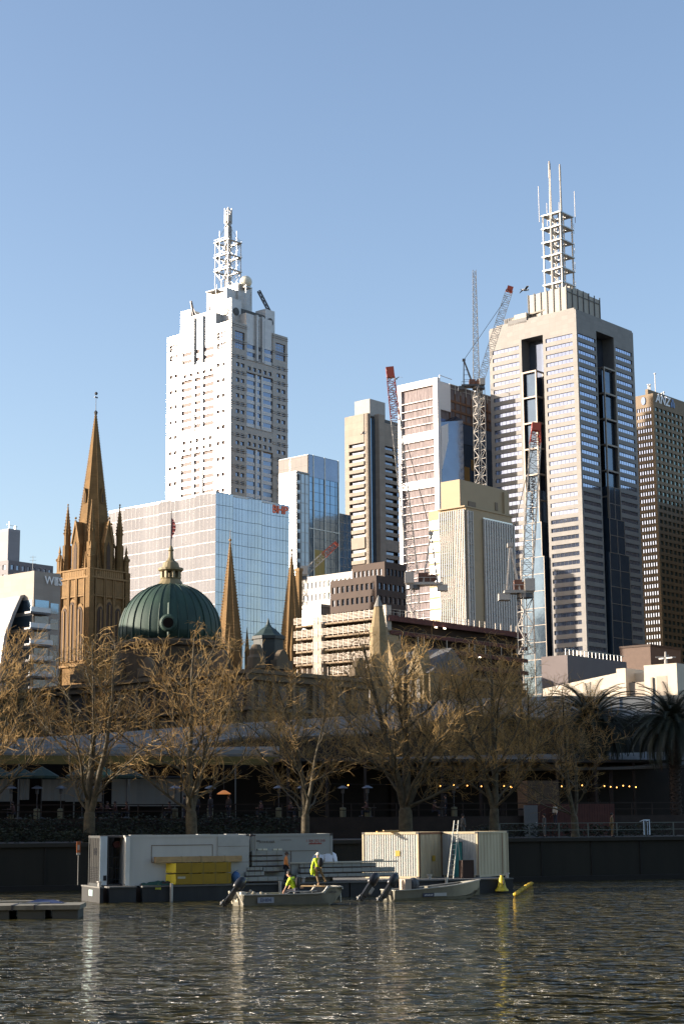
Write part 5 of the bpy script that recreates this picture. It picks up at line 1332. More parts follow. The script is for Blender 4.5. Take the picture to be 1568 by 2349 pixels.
for seed, kw in ((3, dict(stems=2)), (8, dict(limbs=10, stems=2)), (21, dict(r0=.25, stems=2, limbs=8)), (34, dict(limbs=10, r0=.37, stems=3))):
    tr, tw = grow_tree(seed, **kw); 
    def top(mb): return max(v[2] for v in mb.v)
    protos.append((tr.mesh('trunk', bark), tw.mesh('crown', twigm), max(top(tr), top(tw))))
def tree(px, D, ytop, k, rz, label, sx=1.0, group='bare plane trees along the river wall'):
    P = pt(px, 1900, D); tr, tw, h = protos[k]; s = (pt(px, ytop, D).z-GZ)/h
    e = empty('plane_tree', label, 'tree', (P.x, D, GZ), rz, group); e.scale = (s*sx, s*sx, s)
    link('trunk', tr, e); link('crown', tw, e)
tree(-62, 119, 1395, 1, .4, 'bare tree cut off by the left edge, its branches reaching in', 1.1)
tree(205, 118.5, 1425, 0, 1.1, 'first whole sunlit bare tree, in front of the orange cathedral tower', 1.2)
tree(440, 119.5, 1425, 1, 2.6, 'sunlit bare tree in front of the green dome', 1.15)
tree(700, 124.5, 1500, 2, .8, 'bare tree below the second slim spire', 1.15)
tree(930, 128, 1415, 3, 3.9, 'thick trunked bare tree in front of the scaffolding', 1.1)
tree(1132, 128.5, 1440, 1, 5.2, 'shaded bare tree in front of the cream block', 1.05)
tree(1318, 131, 1560, 2, 2.2, 'shaded spreading bare tree in front of the palm', 1.2)
for i, (px, D, yt, k, rz, lab) in enumerate(((640,158,1545,3,1.0,'dark bare tree behind the river trees, below the small slate pavilion'),(905,160,1440,0,2.0,'dark bare tree behind the river trees, before the turret house'),(1010,158,1500,2,4.0,'dark bare tree behind the river trees, before the scaffold right side'),(1110,161,1480,1,.3,'dark bare tree behind the river trees, below the cream block corner'),(1215,160,1500,3,5.0,'dark bare tree behind the river trees, below the right crane mast'),(10,165,1470,2,3.0,'dark bare tree behind the river trees at the far left'))):
    tree(px, D, yt, k, rz, lab, .8, 'bare trees behind the terrace')
for o_ in [o for o in COL.objects if o.get('group') == 'bare trees behind the terrace']: o_.scale.x *= 1.3; o_.scale.y *= 1.3
# ---------------- palms ----------------
frond_m = mat('palm_frond', (.014,.02,.008), .6, 0, .4, 1); trunk_m = mat('palm_trunk', (.03,.02,.013), .9, 0, .3, 3, .5)
def palm(seed):
    rnd = random.Random(seed); tr = MB(); fr = MB(); sk = MB(); zc = 10.3
    tr.lathe([(.62,0),(.5,1.2),(.45,5),(.5,9),(.75,9.6),(.8,zc)], 16)
    for k in range(150):
        z = .6+8.6*k/150; a = k*2.4; r = .52; tr.obox((r*cos(a), r*sin(a), z), ((cos(a),sin(a),.5),(-sin(a),cos(a),0),(0,0,1)), (.08,.12,.05))
    for k in range(170):
        a = k*2.39996+rnd.uniform(-.2,.2); el = R(88-128*(k/170)**.9); L = rnd.uniform(4.4,5.3); n = 11; p = Vector((.3*cos(a), .3*sin(a), zc)); d_el = el; pts = [p]
        for i in range(n):
            d_el -= R(rnd.uniform(5.5,8)); d = Vector((cos(a)*cos(d_el), sin(a)*cos(d_el), sin(d_el))); p = p+d*L/n; pts.append(p)
        side = Vector((-sin(a), cos(a), 0)); tgt = fr if el > R(-35) else sk
        for i in range(n):
            o, q = pts[i], pts[i+1]; dd = (q-o).normalized(); up = side.cross(dd); tgt.bar(o, q, .045)
            for j in range(4):
                b = o.lerp(q, j/4); ll = .62*sin(pi*min(.97, (i+j/4+1.2)/(n+1.4)))**.6
                for s_ in (-1, 1):
                    t = b+(side*s_*.8+dd*.55-up*.22)*ll; w = dd*.035; tgt.add([b-w, b+w, t], [(0,1,2)])
    return tr.mesh('trunk', trunk_m), fr.mesh('fronds', frond_m), sk.mesh('dead_fronds', mat('dead_frond', (.022,.015,.008), .8)) , zc
P1, P2_, P3, zc = palm(5)
for px, D, yt, rz, lab in ((1362,152,1560,0.3,'big dark palm with a full crown in front of the pale upper roof'),(1552,148,1566,2.0,'big dark palm partly cut off by the right edge')):
    P = pt(px, 1900, D); s = (pt(px, yt, D).z-GZ)/(zc+3.5)
    e = empty('palm_tree', lab, 'palm', (P.x, D, GZ), rz, 'pair of dark palms'); e.scale = (s,s,s); link('trunk', P1, e); link('fronds', P2_, e); link('dead_fronds', P3, e)
# ---------------- work barge and its load ----------------
BA, BB = pt(182, 2000, 96.0), pt(1175, 2000, 106.5); BA.z = BB.z = 0
BD = (BB-BA).normalized(); BA = BA+BD*wid(BA, BD, 230, 2000); BN = Vector((-BD.y, BD.x, 0)); BL = (BB-BA).length; BZ = math.atan2(BD.y, BD.x); DK = .88
def bs(px, t=0, y=2000): return wid(BA+BN*t, BD, px, y)
def bw(px, t, z=DK): q = BA+BN*t+BD*bs(px, t); return Vector((q.x, q.y, z))
def bz(px, py, t): q = bw(px, t); return pt(px, py, q.y).z
def bempty(name, label, cat, px, t, z=DK, group=None, rz=0): return empty(name, label, cat, bw(px, t, z), BZ+rz, group)
cont_white = mat('container_white', (.50,.50,.46), .5, 0, .08, .8, .0, streak=1)
cont_cream = mat('container_cream', (.50,.43,.28), .5, 0, .12, 1.5, streak=1, two=(.36,.29,.18))
rust = mat('rust', (.20,.09,.04), .8, 0, .3, 3)
barge_grey = mat('barge_steel', (.034,.036,.036), .85, 0, .3, .8, .1, streak=1)
alu = mat('aluminium', (.20,.19,.15), .45, .5, .15, 1.5, .1)
black_pl = mat('black_plastic', (.02,.022,.026), .3, 0, .1)
hull_stain = mat('hull_stain', (.12,.10,.05), .7, 0, .3, 3)
wood = mat('sawn_timber', (.45,.31,.15), .8, 0, .2, 2, streak=0)
wood_dk = mat('timber_bearer', (.06,.04,.03), .8)
# hull in modular pontoons, each a section of the one barge
e = empty('work_barge', 'long grey steel work barge carrying containers, moored at the river wall', 'barge', BA, BZ)
secs = [(0, bs(238)), (bs(252), bs(313)), (bs(328), bs(800)), (bs(803), BL)]
for i, (a, c) in enumerate(secs):
    m = MB(); m.extr([(a,-.4),(c,-.4),(c,DK-.08),(a,DK-.08)], 0, 4.0 if i < 3 else 9.0, (1,0,0), (0,0,1), (0,1,0)); m.build('hull_section', barge_grey, e)
    m = MB(); m.box(a-.03, c+.03, -.06, 4.06 if i < 3 else 9.06, DK-.08, DK); m.build('deck_plate', mat('deck_plate', (.13,.13,.12), .8) if 'deck_plate' not in MT else MT['deck_plate'], e)
m = MB()
for (a, c) in ((secs[0][1], secs[1][0]), (secs[1][1], secs[2][0])):
    m.box(a, c, .5, 3.9, -.3, DK-.1)
    if a > 3: m.bar((a+.02,.42,.0),(c-.02,.42,.75),.06); m.bar((c-.02,.42,.0),(a+.02,.42,.75),.06); m.box(a,c,.35,.5,.72,.8)
m.build('recess', wood_dk, e)
m = MB()
for px in (392, 1020, 640): 
    s = bs(px); m.tube((s,-.16,-.4),(s,-.16,1.0),.09,.09,10)
for px in (233, 480, 560, 700, 990, 1168): s = bs(px); m.lathe([(.1,DK),(.1,DK+.22),(.16,DK+.24),(.16,DK+.3)], 10, (s,.35))
m.build('bollards', steel, e)
for px, py, w, h, c, nm in ((203.5,2029.5,.38,.33,(.45,.6,.58),'notice_plate'),(363,2036,.33,.23,(.45,.45,.04),'yellow_plate')):
    left = nm == 'notice_plate'; s = bs(px); z = .5 if left else bz(px, py, 0); m = MB()
    if left: m.box(-.03, -.005, 1.5, 2.3, z-h/2, z+h/2)
    else: m.box(s-w/2, s+w/2, -.03, -.005, z-h/2, z+h/2)
    p = m.build(nm, mat(nm, c, .6, 0, .03), e); m = MB()
    if left: m.box(-.036,-.031,1.6,2.2,z-.1,z-.06); m.extr([(1.8,z+.04),(2.0,z+.04),(1.9,z+.14)], -.036, -.031, (0,1,0),(0,0,1),(1,0,0)); m.build('print', letter_black, p); continue
    for k in range(2): m.box(s-w*.32, s+w*.32, -.036, -.031, z-.02-k*.08, z+.0-k*.08)
    m.extr([(s-.06, z+.06), (s+.06, z+.06), (s, z+.13)], -.036, -.031, (1,0,0),(0,0,1),(0,1,0)); m.build('print', letter_black, p)
def corr_wall(mb, u0, u1, z0, z1, face, y, n, d=.045):
    """corrugated sheet: trapezoid ribs along u"""
    p = (u1-u0)/n; prof = []
    for i in range(n): a = u0+i*p; prof += [(a,0),(a+p*.3,0),(a+p*.5,d),(a+p*.8,d)]
    prof.append((u1,0)); vs = []
    for u, o in prof:
        for z in (z0, z1): vs.append((u, y+o, z) if face == 'R' else (y+o, u, z))
    mb.add(vs, [(2*i,2*i+2,2*i+3,2*i+1) if face == 'R' else (2*i+1,2*i+3,2*i+2,2*i) for i in range(len(prof)-1)])
def container(name, label, loc, rz, Lr, Ll, H, mR, mL, ribR=None, ribL=None, post=None, group=None):
    e = empty(name, label, 'container', loc, rz, group); post = post or mR; q = .12
    m = MB()
    for x in (0, Lr-q):
        for y in (0, Ll-q): m.box(x, x+q, y, y+q, .0, H)
    for z in (0.0, H-.13):
        m.box(q, Lr-q, .005, q-.01, z, z+.13); m.box(q, Lr-q, Ll-q+.01, Ll-.005, z, z+.13); m.box(.005, q-.01, q, Ll-q, z, z+.13); m.box(Lr-q+.01, Lr-.005, q, Ll-q, z, z+.13)
    m.build('frame', post, e)
    m = MB()
    if ribR: corr_wall(m, q, Lr-q, .13, H-.13, 'R', .03, ribR)
    else: m.box(q, Lr-q, .03, .06, .13, H-.13)
    m.build('front_wall', mR, e)
    m = MB()
    if ribL: corr_wall(m, q, Ll-q, .13, H-.13, 'L', .03, ribL)
    else: m.box(.03, .06, q, Ll-q, .13, H-.13)
    m.build('side_wall', mL, e)
    m = MB(); m.box(.05, Lr-.05, Ll-.06, Ll-.03, .13, H-.13); m.box(Lr-.06, Lr-.03, .07, Ll-.07, .13, H-.13); m.build('back_walls', mR, e)
    m = MB(); m.box(.03, Lr-.03, .03, Ll-.03, H-.05, H-.02); m.build('roof', mR, e)
    m = MB()
    for x in (0, Lr-.17):
        for y in (0, Ll-.17):
            for z in (0, H-.115): m = MB(); m.box(x-.01, x+.18, y-.01, y+.18, z-.005, z+.12); m.build('corner_casting', mat('casting_dark', (.07,.065,.06), .7) if 'casting_dark' not in MT else MT['casting_dark'], e)
    return e
CH = 2.78; T0 = 1.1
# refrigerated pair at the left: machine end unit, open bay, long white box, second long box
s0, s1 = bs(228, T0), bs(246, T0)
c = container('generator_container', 'dark grey louvred machinery container at the left end of the barge', bw(228, T0), BZ, s1-s0, 2.44, CH, mat('unit_grey', (.30,.33,.34), .6), mat('unit_side', (.028,.029,.028), .8, spec=.2), None, None, mat('unit_post', (.06,.065,.065), .6, spec=.2))  # end face near-black: shade is put into its colour although the sun reaches it
w = s1-s0; m = MB(); m.box(.02, w-.02, -.03, -.002, .05, CH-.03); m.build('white_door', mat('door_skylit', (.55,.62,.64), .4), c)  # bluish skylight is put into the white of this door
m = MB()
for x in (1.15, .75): m.extr([(x+.14*cos(t), CH*.68+.2*sin(t)) for t in [2*pi*i/14 for i in range(14)]], .005, .028, (0,1,0),(0,0,1),(1,0,0))
m.build('oval_vents', black_pl, c); m = MB()
for k in range(6): m.box(.012, .028, .25+k*.38, .28+k*.38, .15, CH-.15)
for k in range(8): m.box(.014, .027, .3, 2.1, .3+k*.1, .33+k*.1)
m.build('louvres', black_pl, c); m = MB(); m.box(w*.5, w*.9, -.05, -.031, .3, .58); m.build('latch_box', black_pl, c)
s0, s1 = bs(247.5, T0), bs(286, T0); w = s1-s0
c = empty('open_container', 'open dark container bay with racks, between grey unit and long white box', 'container', bw(247.5, T0), BZ)
m = MB(); m.box(0, w, 2.3, 2.4, 0, CH); m.box(0, w, .0, 2.3, 0, .1); m.box(0, w, 0, 2.3, CH-.1, CH); m.box(0,.04,0,2.3,.1,CH-.1); m.build('shell', dark_steel, c)
m = MB()
for k in range(4): m.box(.06, w-.06, .8, 1.9, .3+k*.62, .35+k*.62)
for x in (.1, w*.33, w*.66, w-.12): m.box(x, x+.04, .74, .8, .1, CH-.15)
m.build('racks', mat('rack_green', (.05,.06,.055), .6), c); m = MB(); m.tube((w*.66,.5,CH-.5),(w*.66,.8,CH-.5),.2,.2,14); m.build('fan', mat('fan_red', (.09,.02,.02), .6), c)
s0, s1 = bs(287, T0-.5), bs(571, T0-.5); w = s1-s0
c = container('long_white_container', 'long white refrigerated container behind the yellow crates', bw(287, T0-.5), BZ, w, 2.44, CH, cont_white, cont_white)
f = lambda px: bs(px, T0-.5)-s0
m = MB(); m.box(.0, f(297), -.05, -.004, .02, CH-.06); m.build('end_door', mat('door_sunlit', (.68,.68,.62), .45), c)  # brighter white paints this narrow strip as sunlit
m = MB(); xa, xb = f(347), f(488); za, zb_ = bz(347,1977,T0)-DK, bz(347,1940,T0)-DK
m.box(xa, xb, .012, .03, zb_, zb_+.035); m.box(xa, xa+.03, .012, .03, za, zb_); m.box(xb-.03, xb, .012, .03, za, zb_); m.box(xa, xb, .012, .03, za-.03, za); m.build('panel_seams', mat('seam_brown', (.16,.12,.09), .7), c)
m = MB(); m.box(f(499), f(570), -.03, -.003, .08, CH-.1); m.build('light_panel', mat('panel_light', (.42,.43,.40), .5), c); m = MB(); m.box(f(499),f(570),-.036,-.031,CH-.68,CH-.66); m.box(f(499),f(570),-.036,-.031,1.2,1.22); m.build('panel_joints', MT['seam_brown'], c)
m = MB()
for x0, x1 in ((300,350),(455,482),(520,548)): m.box(f(x0), f(x1), .1, .5, CH, CH+.035)
m.build('roof_strips', steel, c)
s0, s1 = bs(574, T0), bs(763, T0); w = s1-s0; f = lambda px: bs(px, T0)-s0
c = container('second_white_container', 'white lettered container with red marks behind the panel stacks', bw(574, T0), BZ, w, 2.44, CH, mat('container_greywhite', (.33,.34,.31), .5, 0, .06, .8), cont_white)
m = MB()
for x in (f(577), f(581), f(585)): m.box(x, x+.06, -.06, .0, .1, CH-.1)
m.build('locking_bars', steel, c); m = MB(); m.box(f(586), f(596), .01, .028, CH-.42, CH-.36); m.box(f(586), f(596), .01, .028, CH-.92, CH-.84); m.box(f(575),f(586),-.02,.02,CH-.16,CH-.02); m.build('dark_marks', letter_black, c)
za = CH-1.0
m = MB(); m.box(f(598), f(730), .008, .028, za, za+.03); m.box(f(598), f(600), .008, .028, .5, za); m.box(f(667), f(668.5), .008, .028, .3, za); m.build('panel_seams', MT['seam_brown'], c)
tx = lambda s_, sz, px, z, m_: text(s_, sz, 'lettering', m_, c, .004, frame((f(px), .02, z), (1,0,0), (0,0,1)))
tx('SOX', .20, 602, CH-.46, letter_black); tx('4U06R', .20, 620, CH-.46, letter_black)
red_l = mat('letter_red', (.35,.06,.04), .6); tx('1 300 362 310', .21, 724, CH-.42, red_l); m = MB(); [m.box(f(709)+k*.075, f(709)+k*.075+.05, .01, .028, CH-.62, CH-.55+.02*(k%3)) for k in range(11)]; m.build('small_print', red_l, c)
m = MB(); m.box(f(644), f(668), .01, .028, CH-.36, CH-.34); m.build('thin_line', letter_black, c)
# cream containers turned towards the left sun
th = BZ+R(38)
def turned(name, label, corner_px, right_px, left_px, t, mL, ribs):
    P = bw(corner_px, t); dr_ = Vector((cos(th), sin(th), 0)); dl_ = Vector((-sin(th), cos(th), 0))
    wr_ = wid(P, dr_, right_px, 1950); wl_ = wid(P, dl_, left_px, 1950)
    return container(name, label, P, th, wr_, wl_, 2.8, cont_cream, mL, ribs, 22, cont_cream, None), wr_, wl_
c, a_, l_ = turned('cream_container', 'cream container with one sunlit side and ribbed doors, left of the ladder', 960, 1029, 830, 2.2, cont_white, 8)
m = MB(); m.box(a_*.45, a_*.54, .0, .03, 1.0, 1.35); m.build('yellow_tag', mat('tag_yellow', (.45,.30,.03), .6), c); m = MB(); m.box(.0,.03,1.3,1.6,1.35,1.68); m.build('yellow_label', MT['tag_yellow'], c)
m = MB()
for x in (.16, a_*.74): m.tube((x,-.03,.1),(x,-.03,2.7),.025,.025,6)
m.box(.0,.125,-.004,0,.1,2.7); m.box(0,a_,-.006,-.001,2.66,2.8); m.build('rusty_bars', rust, c)
c2, a2, l2 = turned('cream_container', 'cream container at the right end of the barge, ribbed end facing the river', 1096, 1165, 1010, 2.2, cont_white, 9)
m = MB(); m.tube((a2*.78,-.03,.1),(a2*.78,-.03,2.7),.025,.025,6); m.box(.0,.125,-.004,0,.1,2.7); m.build('rusty_bars', rust, c2)
e = bempty('plank', 'orange plank lying on the roof of the left cream container', 'plank', 890, 3.6, DK+2.8); m = MB(); m.box(-.75,.75,-.12,.12,0,.07); m.build('board', mat('plank_orange', (.55,.30,.08), .7), e); m = MB(); m.box(-.3,.7,-.1,.1,.072,.13); m.build('batten', wood, e)
e = bempty('teal_door', 'tall teal panel standing between the two cream containers', 'panel', 1050, 2.4, DK); m = MB(); m.box(-.3,.3,0,.06,.05,2.15); m.build('leaf', mat('teal_paint', (.02,.16,.14), .6), e); m = MB(); m.box(-.34,-.3,-.02,.08,0,2.2); m.box(.3,.34,-.02,.08,0,2.2); m.box(-.3,.3,-.02,.08,2.15,2.2); m.build('frame', dark_steel, e)
e = bempty('brown_crate', 'dark brown box leaning beside the right cream container', 'crate', 1073, 1.0, DK); m = MB(); m.box(-.38,.38,0,.5,0,1.08); m.build('crate_body', mat('crate_brown', (.035,.018,.012), .8), e); m = MB()
for x in (-.39,.36): m.box(x,x+.03,-.02,0,0,1.1)
m.box(-.36,.36,-.02,0,1.05,1.1); m.build('edge_trim', wood_dk, e)
# step ladder
e = bempty('ladder', 'tall aluminium step ladder leaning on the left cream container', 'ladder', 1034, 1.3, DK)
tp = Vector((.55, .25, bz(1052, 1882, 1.5)-DK)); al = mat('ladder_alu', (.5,.5,.45), .4, .4)
for dx in (-.14, .14): m = MB(); m.bar((dx*1.4-.05, 0, .0), tp+Vector((dx,0,0)), .045, .07); m.build('stile', al, e)
for k in range(11):
    t = (k+.7)/11.5; o = Vector((-.05,0,0)).lerp(tp, t); w_ = .14*1.4*(1-t)+.14*t; m = MB(); m.bar(o+Vector((-w_,0,0)), o+Vector((w_,0,0)), .035); m.build('rung', al, e)
m = MB(); m.bar((.9,.5,.6), tp+Vector((.05,.05,-.5)), .03); m.build('strut', al, e)
# yellow crates with a timber beam
yel = mat('crate_yellow', (.30,.19,.006), .6, 0, .07, 1.2); yel_e = mat('crate_yellow_sunlit', (.72,.56,.02), .6, 0, .05)  # end colour is the same yellow, brightened to look sunlit
for k, (ya, yb, lab) in enumerate(((2028,2004,'lower yellow wrapped crate on the barge edge'),(2002,1979,'upper yellow wrapped crate, under the timber beam'))):
    t = .05; z0, z1 = bz(460, ya, t), bz(460, yb, t); s0 = bs(404, t); w = bs(530, t)-s0
    e = bempty('yellow_crate', lab, 'crate', 404, t, z0, 'yellow crates'); H_ = z1-z0
    m = MB(); m.add([(0,0,0),(w,0,0),(w,1.1,0),(0,1.1,0),(0,0,H_),(w,0,H_),(w,1.1,H_),(0,1.1,H_)], [(0,3,2,1),(4,5,6,7),(0,1,5,4),(1,2,6,5),(2,3,7,6),(3,0,4,7)]); m.build('crate_body', yel, e)
    m = MB(); m.add([(-.005,0,.02),(-.46,.62,.02),(-.46,.62,H_-.02),(-.005,0,H_-.02),(-.005,1.1,.02),(-.005,1.1,H_-.02)], [(0,3,2,1),(1,2,5,4),(0,1,4),(3,5,2)]); m.build('wrapped_end', yel_e, e)
    m = MB()
    for j in range(4): x = w*(.27+.22*j); m.box(x,x+.02,-.008,-.001,0,H_); m.box(x-.1,x+.08,.0,1.0,H_+.001,H_+.04)
    m.build('straps', mat('strap_dark', (.14,.13,.05), .6) if 'strap_dark' not in MT else MT['strap_dark'], e)
    m = MB()
    if k == 0: m.box(.1,.55,-.012,-.002,H_*.55,H_*.75); m.build('label', mat('label_pale', (.45,.45,.35), .6), e)
t = .3; z0, z1 = bz(460,1977.5,t), bz(460,1964,t); e = bempty('timber_beam', 'long pale bundle of timber lying on top of the yellow crates', 'timber', 357, t, z0); w = bs(555,t)-bs(357,t)
m = MB()
for i in range(3):
    for j in range(3): m.box(0.02*((i+j)%2), w-.03*((i*j)%2), i*.12, i*.12+.115, j*(z1-z0)/3, (j+1)*(z1-z0)/3-.006)
m.build('planks', wood, e); m = MB()
for x in (w*.3, w*.52, w*.8): m.box(x,x+.02,-.006,.37,-.004,z1-z0+.006)
m.build('straps', MT['strap_dark'], e)
# stacks of wrapped white panels
pan = mat('wrapped_panel', (.30,.31,.28), .6, 0, .12, 1.5); pan_top = mat('panel_edge_cream', (.68,.62,.46), .6)
def pack(label, px0, px1, py0, py1, t, dep=1.0, group='wrapped white panel packs', ends=False):
    z0, z1 = bz(px0, py1, t), bz(px0, py0, t); w = bs(px1,t)-bs(px0,t); e = bempty('panel_pack', label, 'pack', px0, t, z0, group); H_ = z1-z0
    m = MB(); m.box(0, w, 0, dep, .06, H_); m.build('pack_body', pan, e)
    m = MB(); n = max(3, int(w/.55))
    for j in range(n): x = w*(j+.4)/n; m.box(x, x+.02, -.006, dep, .055, H_+.005)
    m.build('straps', MT['strap_dark'], e)
    m = MB(); m.box(-.03, w+.01, 0.01, dep-.01, 0, .055); m.build('bearers', wood_dk, e)
    if ends: m = MB(); m.box(-.42, -.005, .05, dep-.05, .1, H_-.06); m.build('tube_ends', black_pl, e)
    return e
pack('upper pack of the wrapped stack, beside the man in orange', 578, 648, 1952, 1964.5, .9, ends=True)
pack('second pack from the top, beside the man in orange', 578, 650, 1965.5, 1976.5, .9, ends=True)
pack('third pack from the top, beside the man in orange', 578, 652, 1977.5, 1988.5, .9, ends=True)
pack('short pack sticking out at left, fourth layer', 568, 602, 1989.5, 1999, .5); pack('right hand pack of the fourth layer, beside the orange man', 604, 652, 1989.5, 2001, .6)
pack('fifth layer pack, low in the left stack', 564, 606, 2000, 2011, .4); pack('bottom long pack of the left stack, near the outboard', 560, 650, 2012, 2024, .3)
pack('long upper pack under the white sacks', 688, 862, 1982, 1992, 1.0, .9); pack('long middle pack right of the hi-vis walker', 690, 905, 1993, 2004, .7, .9); pack('long bottom pack near the deck, reaching the cream container', 680, 912, 2006, 2015, .4, .9)
e = bempty('steel_rails', 'long thin steel lengths lying on the long panel packs', 'steel rails', 665, .9, bz(665,1981,.9)); m = MB(); w = bs(912,.9)-bs(665,.9)
for k in range(4): m.box(.1*k, w-.5*k, k*.2, k*.2+.1, .0, .07)
m.build('rails', mat('rail_pale', (.5,.47,.38), .5, .2), e); m = MB(); m.box(w*.78, w*.86, -.02, .2, .072, .17); m.build('cream_block', pan_top, e)
for px, lab, sc in ((600,'small cream block lying on top of the left panel stack',1),(635,'cream block on the right end of the left panel stack',.9)):
    e = bempty('foam_block', lab, 'block', px, 1.2, bz(px,1951.5,.9)+.02, 'cream blocks'); m = MB(); m.box(-.3*sc,.3*sc,-.15,.15,0,.1); m.build('block', pan_top, e); m = MB(); m.box(-.02,.02,-.155,.155,-.002,.104); m.build('strap', MT['strap_dark'], e)
# bulk sacks
for px, w_, h_, lab in ((724,.52,.66,'white bulk sack behind the hi-vis walker'),(748,.62,.70,'white bulk sack with brown straps, right of the hi-vis walker')):
    e = bempty('bulk_sack', lab, 'sack', px, 1.5, bz(px,1981,1.5), 'white bulk sacks'); m = MB(); m.smooth = True; n = 18; vs = []; prof = [(1.0,0),(1.06,.2),(1.0,.5),(.88,.8),(.62,.97),(.2,1.02)]
    for r_, z in prof:
        for i in range(n): a = 2*pi*i/n; q = 1/max(abs(cos(a)),abs(sin(a)))**.6; vs.append((w_*r_*q*cos(a)*(1+.04*sin(5*a+z*7)), .45*r_*q*sin(a), z*h_))
    m.add(vs, [(k*n+i,k*n+(i+1)%n,(k+1)*n+(i+1)%n,(k+1)*n+i) for k in range(len(prof)-1) for i in range(n)]+[tuple(range((len(prof)-1)*n,len(prof)*n))]); m.build('sack', mat('sack_white', (.70,.72,.76), .8) if 'sack_white' not in MT else MT['sack_white'], e)
    m = MB()
    for s_ in (-.55,.5): m.bar((s_*w_,-.5,.02),(s_*w_*.7,-.36,h_*.85),.05,.02); m.bar((s_*w_*.7,-.36,h_*.85),(0,0,h_*1.12),.05,.02)
    m.build('straps', mat('strap_brown', (.12,.08,.03), .8) if 'strap_brown' not in MT else MT['strap_brown'], e)
e = bempty('green_tarp', 'small crumpled green tarpaulin on the barge edge left of the yellow crates', 'tarpaulin', 362, .3, DK); m = MB(); rnd = random.Random(4); vs = []; n = 12
for i in range(n):
    for j in range(5): vs.append((-.9+1.8*i/(n-1), .5*j/4, .02+ (.3*sin(pi*j/4))*(.4+.6*i/n)*(.6+.6*rnd.random())))
m.add(vs, [(i*5+j,(i+1)*5+j,(i+1)*5+j+1,i*5+j+1) for i in range(n-1) for j in range(4)]); m.build('sheet', mat('tarp_green', (.02,.07,.05), .7), e); m = MB(); m.box(.3,.75,.05,.4,0,.2); m.build('load', wood_dk, e)
e = bempty('blue_bag', 'blue plastic bag wedged between yellow crates and panel stack', 'bag', 541, .3, DK+.05); m = MB(); m.sphere((0,0,.32),.3,10,6,(.9,.7,1.1)); m.build('bag', mat('bag_blue', (.04,.12,.28), .5), e); m = MB(); m.bar((-.1,0,.62),(.12,0,.72),.04); m.build('knot', MT['bag_blue'], e)
e = bempty('yellow_buoy_cone', 'yellow cone marker hung on the right end of the barge', 'marker', 1149, -.28, -.0); m = MB(); zt = bz(1149,2008,-.3); m.lathe([(.42,.13),(.40,.2),(.27,.35),(.18,zt*.7),(.08,zt)], 14, (0,0)); m.build('cone', mat('marker_yellow', (.50,.38,.01), .5), e); m = MB(); m.box(-.03,.03,-.27,-.2,.5,.75); m.bar((0,0,zt),(0,.3,zt+.1),.02); m.build('mark', letter_black, e)
e = empty('floating_boom', 'string of yellow floats trailing from the barge towards the wall', 'boom', (0,0,0)); fl_m = mat('float_orange_yellow', (.55,.36,.03), .6)
for k in range(11):
    t = k/10; q = pt(1181+36*t, 2036-24*t, 101.5+18*t); q.z = .1; m = MB(); m.sphere((q.x,q.y,.10),.12+.02*(k%2),8,6,(1.3,1,.9)); m.build('float', fl_m, e)
# orange sign on a post at the far left of the barge
e = bempty('warning_sign', 'orange and white warning board beside the grey machinery container', 'sign', 180, 3.6, DK); zt, zm, zb = [bz(180,y,3.6)-DK for y in (1930,1956,1961)]
m = MB(); m.box(-.12,.1,0,.03,zm,zt); m.build('board', mat('board_orange', (.42,.13,.04), .6), e); m = MB(); m.box(-.07,.05,-.004,-.001,zm+.15,zt-.2); m.box(-.12,.1,0,.03,zb,zm-.01); m.build('white_field', mat('board_white', (.5,.5,.46), .6), e); m = MB(); m.bar((0,.05,0),(0,.05,zt),.04); m.build('post', steel, e)
# ---------------- boats ----------------
def outboard(parent, o, tilt, sc=1.0):
    h = MB(); M_ = Matrix.Translation(o) @ Matrix.Rotation(tilt, 4, 'Y') @ Matrix.Scale(sc, 4)
    def ap(mb): mb.v = [tuple(M_ @ Vector(v)) for v in mb.v]; return mb
    h.smooth = True
    prof = [(-.05,.11),(.0,.18),(.15,.205),(.4,.2),(.58,.16),(.68,.07)]; n = 14; vs = []
    for z, r in prof:
        for i in range(n): a = 2*pi*i/n; vs.append((-.08+r*1.35*cos(a), r*.85*sin(a), z+.35))
    h.add(vs, [(k*n+i,k*n+(i+1)%n,(k+1)*n+(i+1)%n,(k+1)*n+i) for k in range(5) for i in range(n)]+[tuple(range(5*n,6*n)), tuple(range(n-1,-1,-1))])
    c = ap(h).build('outboard_motor', black_pl, parent)
    m = MB(); m.box(-.22,.06,-.09,.09,-.35,.34); m.extr([(-.2,-.35),(.04,-.35),(.0,-.72),(-.1,-.85),(-.16,-.72)], -.03,.03,(1,0,0),(0,0,1),(0,1,0)); m.tube((-.26,0,-.62),(.1,0,-.62),.055,.045,10); m.box(-.26,.08,-.12,.12,-.38,-.36); ap(m).build('leg', black_pl, c)
    m = MB()
    for k in range(3): a = 2*pi*k/3; m.obox((-.3,.08*cos(a),-.62+.08*sin(a)), ((.5,0,.2),(0,cos(a),sin(a)),(0,-sin(a),cos(a))), (.03,.09,.04))
    m.tube((-.26,0,-.62),(-.36,0,-.62),.04,.02,8); ap(m).build('propeller', mat('propeller_steel', (.6,.58,.52), .3, .7) if 'propeller_steel' not in MT else MT['propeller_steel'], c)
    m = MB(); m.box(.02,.2,-.12,.12,-.1,.25); ap(m).build('bracket', steel, c)
